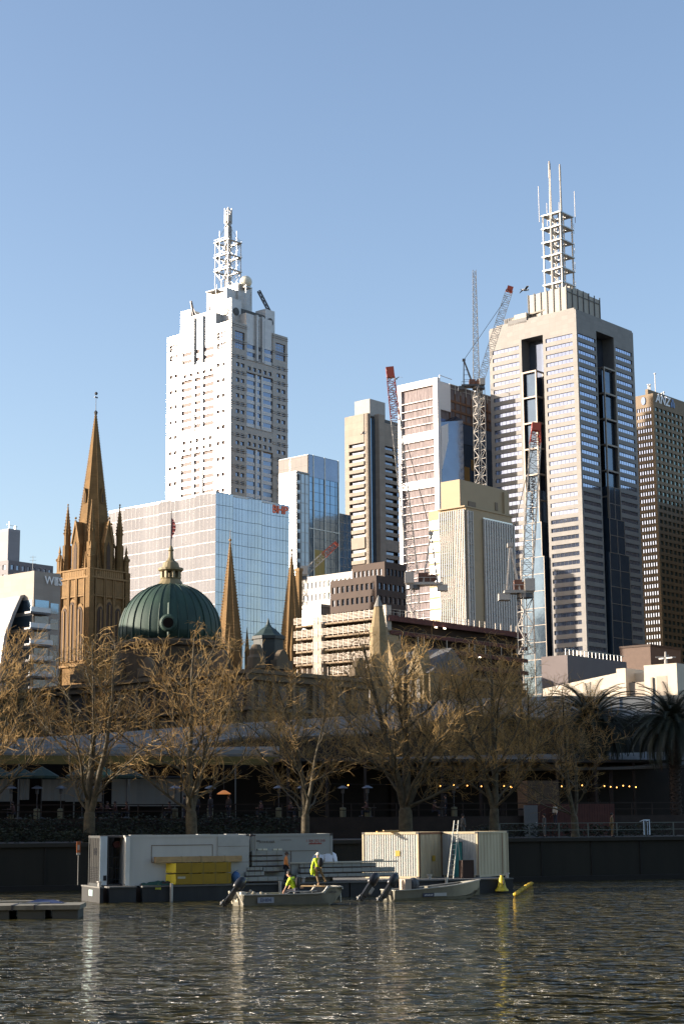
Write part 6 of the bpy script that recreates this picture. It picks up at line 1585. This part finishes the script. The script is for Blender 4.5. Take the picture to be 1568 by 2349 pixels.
def boat(name, label, px0, px1, D0, D1, beam, hs, hb, punt, stain=True):
    A, B = pt(px0, 2050, D0), pt(px1, 2050, D1); A.z = B.z = 0; d = (B-A).normalized(); L = (B-A).length
    e = empty(name, label, 'boat', A, math.atan2(d.y, d.x)); N = 14; out = []; inn = []
    # section loops: keel, chine, gunwale on both sides
    def sec(t):
        x = L*t
        if punt: w = beam/2*(1 if t < .8 else 1-.18*((t-.8)/.2)**1.5); g = hs+(hb-hs)*max(0,(t-.78)/.06 if t < .84 else 1); k = -.12+max(0,(t-.88)/.12)**1.4*(g*.75); c_ = k+.06
        else: w = beam/2*(1 if t < .45 else max(.03, 1-((t-.45)/.55)**2.2)); g = hs+(hb-hs)*t**1.8; k = -.12+max(0,(t-.8)/.2)**2*.55; c_ = k+.12+.22*t
        return [(x,-w,g),(x,-w*.93,c_+.02),(x,0,k),(x,w*.93,c_+.02),(x,w,g)]
    ss = [sec(i/N) for i in range(N+1)]; m = MB(); m.add([p for s in ss for p in s], [(i*5+j,(i+1)*5+j,(i+1)*5+j+1,i*5+j+1) for i in range(N) for j in range(4)]+[(0,1,2,3,4)]+([tuple(N*5+j for j in (4,3,2,1,0))]))
    hull = m.build('hull', alu, e)
    m = MB(); f = .86; m.add([(p[0]*.97+.08, p[1]*f, max(p[2]*.99, .2)) for s in ss for p in s], [(i*5+j+1,(i+1)*5+j+1,(i+1)*5+j,i*5+j) for i in range(N) for j in range(4)]); m.build('inner_liner', mat('liner_grey', (.13,.13,.12), .8) if 'liner_grey' not in MT else MT['liner_grey'], e)
    m = MB()
    for a, b_ in zip(ss, ss[1:]):
        for j in (0,4): m.bar(Vector(a[j])+Vector((0,0,.02)), Vector(b_[j])+Vector((0,0,.02)), .16, .05)
    m.bar(Vector(ss[0][0])+Vector((0,0,.02)), Vector(ss[0][4])+Vector((0,0,.02)), .1,.05); m.bar(Vector(ss[-1][0])+Vector((0,0,.02)), Vector(ss[-1][4])+Vector((0,0,.02)), .12,.05); m.build('gunwale', mat('gunwale_alu', (.36,.35,.30), .5, .3) if 'gunwale_alu' not in MT else MT['gunwale_alu'], e)
    m = MB(); m.add([(p[0], p[1]*1.006, p[2]) for s in ss for p in ((s[1][0],s[1][1]-.004,.17),(s[1][0],s[1][1]-.012,max(s[1][2]-.2,-.15)))], [(2*i,2*i+1,2*i+3,2*i+2) for i in range(N if not punt else N-2)]); m.build('waterline_stain', hull_stain, e)
    return e, L, ss
e, L, ss = boat('work_punt', 'flat bowed aluminium punt holding the crouching worker, nearest the viewer', 546, 772, 91.6, 93.6, 1.9, .58, .90, True)
outboard(e, Vector((-.25,0,.55)), R(38), 1.05)
m = MB(); m.box(.0,.28,-.5,.5,.2,.74); m.bar((0,-.9,.1),(-.28,-.7,.75),.08); m.bar((0,.9,.1),(-.28,.7,.75),.08); m.build('transom_bracket', mat('transom_cream', (.62,.58,.46), .5), e)
m = MB(); rnd = random.Random(8)
for k in range(9): m.sphere((.5+rnd.random()*1.2, rnd.uniform(-.5,.5), .5+rnd.random()*.25), .09+.05*rnd.random(), 7, 5)
m.build('coiled_gear', mat('gear_mixed', (.30,.27,.2), .6, 0, .6, 6), e)
m = MB()
for x in (2.9, 3.9): m.tube((x,-.6,.3),(x,-.6,.72),.02,.02,6)
m.tube((2.7,-.6,.72),(4.2,-.6,.72),.02,.02,6); m.tube((2.7,-.6,.72),(2.3,-.6,.55),.02,.02,6); m.build('handrail', al, e)
for s_ in (-1,1): m = MB(); m.bar((L*.80,.95*s_,.62),(L*.845,.95*s_,.95),.1,.1); m.build('bow_step', mat('transom_white', (.7,.68,.6), .5), e)
m = MB(); m.box(.75,1.65,-1.0,-.985,.17,.47); n_ = m.build('name_panel', mat('name_panel', (.30,.32,.36), .6), e)
M = frame((1.2,-1.01,.32), (1,0,0), (0,0,1)); text('EH04', .28, 'lettering', mat('letter_blue', (.10,.12,.20), .6), n_, .006, M)
text('40126', .16, 'lettering', letter_black, e, .004, frame((L*.9, -.955, .66), (1,0,0), (0,0,1)))
m = MB(); m.tube((L+.02,-.5,.1),(L+.02,-.5,.95),.04,.04,8); m.box(L-.02,L+.06,-.85,.85,.8,.88); m.build('bow_frame', al, e)
e, L, ss = boat('open_boat', 'slender open aluminium boat with pale foredeck, moored at right', 889, 1099, 97.0, 99.5, 1.7, .55, 1.0, False)
outboard(e, Vector((-.15,-.35,.5)), R(36), 1.05); outboard(e, Vector((-.95,.5,.55)), R(36), 1.05)
m = MB(); m.box(.9,1.3,-.35,.35,.3,1.15); m.build('console', mat('console_tan', (.42,.34,.26), .6), e); m = MB(); m.sphere((1.6,0,.85),.42,10,8,(.9,.6,.9)); m.build('seat', mat('seat_grey', (.08,.08,.08), .6), e)
m = MB(); m.add([(L*.78,-.42,.87),(L*.97,-.10,1.0),(L*.97,.10,1.0),(L*.78,.42,.87),(L*.78,0,.93)], [(0,1,4),(1,2,4),(2,3,4)]); m.build('foredeck', mat('deck_cream', (.68,.60,.42), .5), e)
m = MB(); m.box(L*.42,L*.72,-.3,.3,.5,.72); m.build('thwart', alu, e)
m = MB(); m.box(1.75,2.45,-.865,-.85,.18,.38); q_ = m.build('name_panel', mat('panel_navy', (.05,.05,.08), .6), e); m = MB(); m.box(2.46,3.25,-.865,-.852,.2,.38); m.build('pale_panel', mat('panel_pale', (.45,.44,.40), .6), e)
m = MB(); [m.box(1.85+k*.09, 1.85+k*.09+.06, -.872, -.866, .24, .30+.02*(k%2)) for k in range(6)]; m.build('small_print', mat('letter_pale', (.6,.58,.55), .6), q_)
# floating jetty, lower left
P = pt(184, 2064, 80.5); P.z = 0; e = empty('floating_jetty', 'low floating jetty with a worn timber edge, lower left corner', 'jetty', P, R(3))
m = MB(); m.box(-14, 0, 0, 3.0, .42, .62); m.build('edge_beam', mat('jetty_beam', (.17,.16,.12), .8, 0, .3, 2), e)
for a, c in ((-14,-3.3),(-2.95,-1.75),(-1.4,-.05)) if False else ((-14,-3.25),(-2.85,-1.6),(-1.25,-.1)): m = MB(); m.box(a,c,.1,2.8,-.3,.42); m.build('float_box', mat('float_grey', (.06,.062,.05), .8) if 'float_grey' not in MT else MT['float_grey'], e)
m = MB(); m.box(-3.15,-3.05,-.02,3.0,.40,.64); m.box(-2.12,-2.05,-.02,3.0,.40,.64); m.build('joint_straps', dark_steel, e)
P = pt(137, 2055, 84); P.z = 0; e = empty('moored_pontoon', 'pale stacked planks on a low raft behind the floating jetty', 'raft', P, R(3))
m = MB(); m.box(-12,0,0,1.2,.32,.5); m.box(-12,-.1,.1,1.1,.51,.66); m.build('planks', mat('raft_plank', (.15,.145,.11), .8, 0, .25, 2), e); m = MB(); m.box(-12,-.2,.1,1.1,-.2,.32); m.build('float', MT['float_grey'], e)
P = pt(100, 2060, 82); P.z = .62
e = empty('blue_tarp', 'dark blue tarpaulin lying on the floating jetty', 'tarpaulin', P, 0); m = MB(); m.add([(-1.0,0,.02),(.9,0,.02),(.8,1.2,.02),(-.9,1.2,.02),(-.3,.5,.2),(.4,.6,.16)], [(0,1,5,4),(1,2,5),(2,3,4,5),(3,0,4)]); m.build('sheet', mat('tarp_navy', (.015,.03,.09), .6), e); m = MB(); m.bar((-1.1,-.2,.03),(.3,.1,.05),.06); m.build('pole', al, e)
# ---------------- people ----------------
skin_m = mat('skin', (.42,.24,.16), .6, 0, .05); hair_m = mat('hair_dark', (.03,.02,.015), .7)
def skinned(name, joints, edges, root, m, parent, sub=1):
    keys = list(joints); idx = {k: i for i, k in enumerate(keys)}
    me = bpy.data.meshes.new(name); me.from_pydata([joints[k][0] for k in keys], [(idx[a], idx[b_]) for a, b_ in edges], []); me.update()
    o = bpy.data.objects.new(name, me); COL.objects.link(o)
    md = o.modifiers.new('Skin', 'SKIN'); md.use_smooth_shade = True
    if not me.skin_vertices: return o
    for k in keys:
        sv = me.skin_vertices[0].data[idx[k]]; r = joints[k][1]; sv.radius = (r, r) if not isinstance(r, tuple) else r; sv.use_root = (k == root)
    s_ = o.modifiers.new('Sub', 'SUBSURF'); s_.levels = sub; s_.render_levels = sub
    bpy.context.view_layer.update(); ev = o.evaluated_get(bpy.context.evaluated_depsgraph_get())
    nm = bpy.data.meshes.new_from_object(ev); nm.name = name; bpy.data.objects.remove(o); bpy.data.meshes.remove(me)
    nm.materials.clear(); nm.materials.append(m); return link(name, nm, parent)
STAND = dict(pel=(0,0,.95), chest=(0,0,1.28), neck=(0,0,1.48), head=(0,.01,1.62), hipL=(-.1,0,.9), hipR=(.1,0,.9), kneL=(-.12,.02,.5), kneR=(.12,.02,.5), ankL=(-.13,-.02,.08), ankR=(.13,-.02,.08),
    shL=(-.19,0,1.42), shR=(.19,0,1.42), elL=(-.25,.0,1.14), elR=(.25,.0,1.14), wrL=(-.25,.06,.88), wrR=(.25,.06,.88))
def person(label, loc, rz, pose, top_m, leg_m, cap_m=None, fingers=True, group=None, eyes=True, shoe_m=None, sleeve=1.0, sc=1.0, hood=None):
    J = dict(STAND); J.update(pose); V = {k: Vector(v) for k, v in J.items()}
    e = empty('person', label, 'person', loc, rz, group); e.scale = (sc,sc,sc)
    hd = V['head']; f = (Vector(pose.get('face', (0,1,0)))).normalized()
    B = {'pel':(V['pel'],(.14,.10)), 'chest':(V['chest'],(.15,.10)), 'neck':(V['neck'],.055), 'h0':(hd-Vector((0,0,.06)),.07), 'h1':(hd+Vector((0,0,.03)),.095), 'h2':(hd+Vector((0,0,.11)),.07), 'nose':(hd+f*.115+Vector((0,0,-.0)),.014)}
    E = [('pel','chest'),('chest','neck'),('neck','h0'),('h0','h1'),('h1','h2'),('h1','nose')]
    for s_ in 'LR':
        foot = V['ank'+s_]+Vector((0,.16,-.03)) if not pose.get('foot'+s_) else Vector(pose['foot'+s_])
        B.update({'hip'+s_:(V['hip'+s_],.095), 'kne'+s_:(V['kne'+s_],.06), 'ank'+s_:(V['ank'+s_],.042), 'foot'+s_:(foot,.035), 'sh'+s_:(V['sh'+s_],.06), 'el'+s_:(V['el'+s_],.042), 'wr'+s_:(V['wr'+s_],.028)})
        E += [('pel','hip'+s_),('hip'+s_,'kne'+s_),('kne'+s_,'ank'+s_),('ank'+s_,'foot'+s_),('chest','sh'+s_),('sh'+s_,'el'+s_),('el'+s_,'wr'+s_)]
        d = (V['wr'+s_]-V['el'+s_]).normalized(); palm = V['wr'+s_]+d*.07; B['palm'+s_] = (palm,(.035,.018)); E.append(('wr'+s_,'palm'+s_))
        if fingers:
            side = d.cross(Vector((1,0,0)) if abs(d.x) < .7 else Vector((0,1,0))).normalized()
            nrm = d.cross(side)
            for k, (off, ln) in enumerate(((-.028,.07),(-.010,.08),(.009,.075),(.026,.06))):
                a = palm+side*off+d*.03; b1 = a+d*ln*.55+nrm*.012; b2 = b1+d*ln*.35+nrm*.03
                for q, p_, r in (('a',a,.010),('b',b1,.009),('c',b2,.008)): B[f'f{k}{q}{s_}'] = (p_, r)
                E += [('palm'+s_, f'f{k}a{s_}'),(f'f{k}a{s_}',f'f{k}b{s_}'),(f'f{k}b{s_}',f'f{k}c{s_}')]
            a = V['wr'+s_]+d*.03-side*.04; B['t0'+s_] = (a,.012); B['t1'+s_] = (a+d*.04-side*.02,.010); E += [('wr'+s_,'t0'+s_),('t0'+s_,'t1'+s_)]
    skinned('body', B, E, 'pel', skin_m, e)
    # shirt or jacket, trousers, boots
    T = {'pel':(V['pel']-Vector((0,0,.06)),(.185,.14)), 'chest':(V['chest'],(.195,.145)), 'neck':(V['neck']-Vector((0,0,.03)),.08)}; ET = [('pel','chest'),('chest','neck')]
    for s_ in 'LR':
        w_ = V['el'+s_].lerp(V['wr'+s_], .85 if sleeve >= 1 else .05)
        T.update({'sh'+s_:(V['sh'+s_],.085), 'el'+s_:(V['el'+s_],.065), 'wr'+s_:(w_,.05)}); ET += [('chest','sh'+s_),('sh'+s_,'el'+s_),('el'+s_,'wr'+s_)]
    skinned('jacket', T, ET, 'chest', top_m, e)
    T = {'pel':(V['pel']-Vector((0,0,.02)),(.165,.13))}; ET = []
    for s_ in 'LR': T.update({'hip'+s_:(V['hip'+s_],.115), 'kne'+s_:(V['kne'+s_],.08), 'ank'+s_:(V['ank'+s_]+(V['kne'+s_]-V['ank'+s_])*.1,.06)}); ET += [('pel','hip'+s_),('hip'+s_,'kne'+s_),('kne'+s_,'ank'+s_)]
    skinned('trousers', T, ET, 'pel', leg_m, e)
    for s_ in 'LR':
        a = V['ank'+s_]; foot = a+Vector((0,.2,-.03)) if not pose.get('foot'+s_) else Vector(pose['foot'+s_]); m = MB(); m.smooth = True
        m.sphere(a.lerp(foot,.5)+Vector((0,0,-.01)), .075, 10, 6, (.75,1.9,.8)); m.build('boot', shoe_m or black_pl, e)
    m = MB(); m.smooth = True; m.sphere(hd+Vector((0,0,.055))-f*.018, .118, 12, 8, (.93,1.0,.95))
    if cap_m: m.obox(hd+f*.14+Vector((0,0,.07)), (f, f.cross(Vector((0,0,1))), (0,0,1)), (.06,.075,.008))
    if cap_m or not hood: m.build('cap' if cap_m else 'hair', cap_m or hair_m, e)
    if eyes:
        sd_ = f.cross(Vector((0,0,1))).normalized(); m = MB()
        for s_ in (-1,1): m.sphere(hd+f*.093+sd_*.035*s_+Vector((0,0,.035)), .012, 6, 4)
        m.build('eyes', black_pl, e); m = MB(); m.obox(hd+f*.088+Vector((0,0,-.055)), (sd_, f, (0,0,1)), (.025,.006,.006)); m.build('mouth', mat('lips', (.25,.09,.07), .6) if 'lips' not in MT else MT['lips'], e)
        m = MB()
        for s_ in (-1,1): m.sphere(hd+sd_*.098*s_+Vector((0,0,.01)), .028, 6, 4, (.5,.8,1.2))
        m.build('ears', skin_m, e)
    return e
hivis = mat('hivis_yellow', (.62,.80,.02), .6, 0, .06, 3); orng = mat('workwear_orange', (.72,.26,.07), .7, 0, .1, 3)
navy = mat('navy_cloth', (.02,.022,.035), .8); khaki = mat('khaki_cloth', (.17,.12,.055), .8, 0, .15, 3); cap_b = mat('cap_brown', (.07,.045,.03), .8); cap_w = mat('cap_cream', (.6,.58,.48), .7)
def backpack(e, c, rz=0):
    m = MB(); m.smooth = True; m.sphere(c, .2, 12, 8, (.85,.55,1.25)); b_ = m.build('backpack', mat('pack_black', (.018,.015,.015), .7) if 'pack_black' not in MT else MT['pack_black'], e)
    m = MB()
    for s_ in (-1,1): m.bar(Vector(c)+Vector((s_*.1,.05,.2)), Vector(c)+Vector((s_*.12,.3,.08)), .035,.015); m.bar(Vector(c)+Vector((s_*.12,.3,.08)), Vector(c)+Vector((s_*.1,.12,-.2)), .035,.015)
    m.build('strap', black_pl, b_)
P = bw(656, .35, 0); zf = pt(655, 2024, P.y).z; zt = pt(656, 1954, P.y).z
# facing right, looking down
e = person('worker in an orange shirt and dark cap standing by the panel stack', (P.x, P.y, zf), R(-80), dict(head=(0,.05,1.60), face=(0,1,-.35), kneL=(-.1,.03,.5), kneR=(.1,-.03,.5), ankL=(-.12,-.1,.08), ankR=(.12,.06,.08), wrL=(-.22,.14,.9), wrR=(.23,.12,.92), elR=(.24,.0,1.15)), orng, navy, cap_b, sc=(zt-zf)/1.76)
P = pt(727, 2020, 94.0); zf = pt(735, 2028, 94.0).z; zt = pt(728, 1953, 94.0).z
e = person('hi-vis worker with a black backpack stepping down to the punt', (P.x+.05, P.y, zf-.07), R(20), dict(hipL=(-.1,0,.9), hipR=(.1,0,.9), kneR=(.26,-.02,.56), ankR=(.42,-.12,.24), kneL=(-.02,.08,.5), ankL=(.06,.02,.08), shL=(-.2,.02,1.40), elL=(-.30,.06,1.12), wrL=(-.34,.1,.86), elR=(.22,.14,1.12), wrR=(.1,.3,1.05), face=(-.3,1,-.2)), hivis, khaki, cap_w, sc=(zt-zf)/1.76, shoe_m=khaki)
backpack(e, (.08,-.2,1.25))
m = MB(); m.smooth = True; m.sphere((-.32,.08,.78), .12, 8, 6, (.8,.8,1.9)); m.sphere((-.16,.12,.7), .1, 8, 6, (.7,.7,2.0)); j = m.build('carried_vest', hivis, e)
P = pt(672, 2040, 92.6); zf = .12; zt = pt(668, 1999, 92.6).z
e = person('hi-vis worker crouching in the punt with a dark backpack', (P.x, P.y, zf), R(70), dict(pel=(0,-.1,.55), chest=(0,.02,.88), neck=(0,.12,1.08), head=(0,.2,1.20), hipL=(-.1,-.1,.52), hipR=(.1,-.1,.52), kneL=(-.14,.32,.5), kneR=(.14,.32,.48), ankL=(-.13,.12,.08), ankR=(.13,.14,.08), shL=(-.19,.08,1.02), shR=(.19,.08,1.02), elL=(-.24,.2,.74), elR=(.24,.2,.74), wrL=(-.2,.34,.5), wrR=(.2,.34,.5), face=(0,1,-.5)), hivis, navy, None, sc=(zt-zf)/1.33, sleeve=.5)
backpack(e, (0,-.22,.86))
# gangplank the walker stands on
e = empty('gangplank', 'short pale plank laid from the barge to the punt bow', 'plank', (pt(722,2030,94.3).x, 94.3, pt(722,2031,94.3).z), R(-8)); m = MB(); m.box(-.75,.6,-.2,.2,-.06,.0); m.build('board', wood, e); m = MB(); m.box(-.8,-.6,-.2,.2,-.16,-.061); m.build('cleat', wood_dk, e)
# dim figures on the terrace: standing and seated kinds, then copies
dk1 = mat('dark_coat', (.03,.028,.03), .8); dk2 = mat('maroon_coat', (.07,.03,.025), .8); dk3 = mat('grey_coat', (.10,.10,.095), .8)
SIT = dict(pel=(0,-.1,.5), chest=(0,-.06,.82), neck=(0,-.04,1.02), head=(0,-.0,1.16), hipL=(-.1,-.08,.48), hipR=(.1,-.08,.48), kneL=(-.12,.35,.5), kneR=(.12,.35,.5), ankL=(-.12,.35,.08), ankR=(.12,.35,.08), shL=(-.19,-.05,.97), shR=(.19,-.05,.97), elL=(-.24,.08,.72), elR=(.24,.08,.72), wrL=(-.18,.3,.75), wrR=(.18,.3,.75))
GP = 'people on the terrace'
def ter(px, back=1.2): return along(px, TB+back, TZ)
st = person('tall dark figure standing in front of the wide pale blind', ter(552), R(160), {}, dk1, navy, None, False, GP, False)
si = person('seated figure with a maroon top left of the second trunk', ter(388,1.6), R(100), SIT, dk2, navy, None, False, GP, False)
for i, (px, kind, lab, rz, bk) in enumerate(((536,'st','shorter dark figure left of the tall one on the terrace',100,1.4),(568,'st','dark figure just right of the tall one on the terrace',200,1.5),
    (600,'st','dark standing figure by the thin pale blind strip',60,1.0),(651,'st','dark standing figure right of the doorway, by the third trunk',140,1.6),(303,'st','dark standing figure by the blind between the lit trees',90,1.3),(52,'st','dark standing figure near the left edge, before the narrow blind',100,1.2),
    (322,'si','seated dark figure before the blind between the lit trees',100,1.6),(340,'si','seated dark figure second from the left of the second trunk',250,1.7),(358,'si','seated dark figure close to a blind edge, left of the second trunk',90,1.5),(94,'si','seated dark figure under the leftmost heater',80,1.6),(24,'si','seated dark figure at the far left edge of the terrace',260,1.6),(500,'si','seated dark figure just left of the standing group',100,1.8),
    (735,'si','seated dim figure right of the third trunk',120,1.8),(812,'si','seated dim figure between the third and fourth trunks',240,1.8),(1005,'si','seated dim figure left of the fifth trunk',100,1.8),(1180,'si','seated dim figure right of the fifth trunk',250,1.8),(1215,'st','dim standing figure between the fifth and sixth trunks',90,2.5),(1453,'st','dim figure with a pale top standing in the kiosk opening',120,-.6))):
    c = copy_tree(st if kind == 'st' else si); c.location = ter(px, bk); c.rotation_euler = (0,0,R(rz)); c['label'] = lab
    if px == 1453:
        c.location.z = GZ+.9
        for ch in c.children:
            if ch.name.startswith('jacket'): ch.data = ch.data.copy(); ch.data.materials[0] = cap_w
for px, bk, rz, lab, m_ in ((1423,1.2,-90,'walker in brown on the promenade, right of the sixth tree',khaki),(1290,3.0,100,'dim walker in grey behind the railing, left of the sixth tree',dk3),(1094,2.6,-60,'dim stooping figure in grey beside the fifth trunk',dk3)):
    c = copy_tree(st); c.location = along(px, bk); c.rotation_euler = (0,0,R(rz)); c['label'] = lab; c['group'] = 'people on the promenade'
    for ch in c.children:
        if ch.name.startswith('jacket') or ch.name.startswith('trousers'): ch.data = ch.data.copy(); ch.data.materials[0] = m_
# tables
tb = None
for px, lab in ((36,'small cafe table at the far left of the terrace'),(82,'small cafe table under the leftmost heater'),(330,'small cafe table among the seated figures left of the second trunk'),(505,'small cafe table just left of the standing group'),(748,'small cafe table right of the third trunk'),(822,'small cafe table between the third and fourth trunks'),(1016,'small cafe table left of the fifth trunk'),(1195,'small cafe table right of the fifth trunk')):
    if not tb:
        tb = empty('cafe_table', lab, 'table', ter(px,1.7), 0, 'terrace tables'); m = MB(); m.lathe([(.42,.72),(.42,.75)], 14); m.build('table_top', dk3, tb); m = MB(); m.lathe([(.22,0),(.05,.04),(.04,.72)], 8); m.build('leg', dark_steel, tb)
    else: c = copy_tree(tb); c.location = ter(px,1.7); c['label'] = lab
# gulls
gull_m = mat('gull_white', (.55,.54,.52), .7); gull_d = mat('gull_grey', (.12,.11,.10), .7)
for px, py, D, sc, rz, lab in ((1203,665,150,1.5,.3,'gull gliding in the open sky left of the twin rods'),(907,869,170,1.1,1.0,'gull flying just right of the red boom tip'),(832,994,170,1.1,.2,'gull flying in front of the brown banded tower')):
    P = pt(px, py, D); e = empty('gull', lab, 'bird', P, rz, 'gulls'); e.scale = (sc,sc,sc)
    m = MB(); m.smooth = True; m.sphere((0,0,0), .09, 10, 6, (2.2,.9,.8)); m.sphere((.2,0,.03), .055, 8, 6, (1.2,1,1)); m.add([(-.16,0,0),(-.32,-.07,.01),(-.32,.07,.01)], [(0,1,2),(2,1,0)]); m.build('body', gull_m, e)
    for s_ in (-1,1):
        m = MB(); v = [(.08,s_*.05,.02),(-.07,s_*.05,.02),(.12,s_*.36,.16),(-.04,s_*.36,.15),(-.02,s_*.78,.02),(-.07,s_*.7,.02)]; v2 = [(x,y,z-.012) for x,y,z in v]
        m.add(v+v2, [(0,1,3,2),(2,3,5,4),(6,8,9,7),(8,10,11,9),(0,2,8,6),(2,4,10,8),(1,7,9,3),(3,9,11,5),(4,5,11,10)]); m.build('wing', gull_d, e)
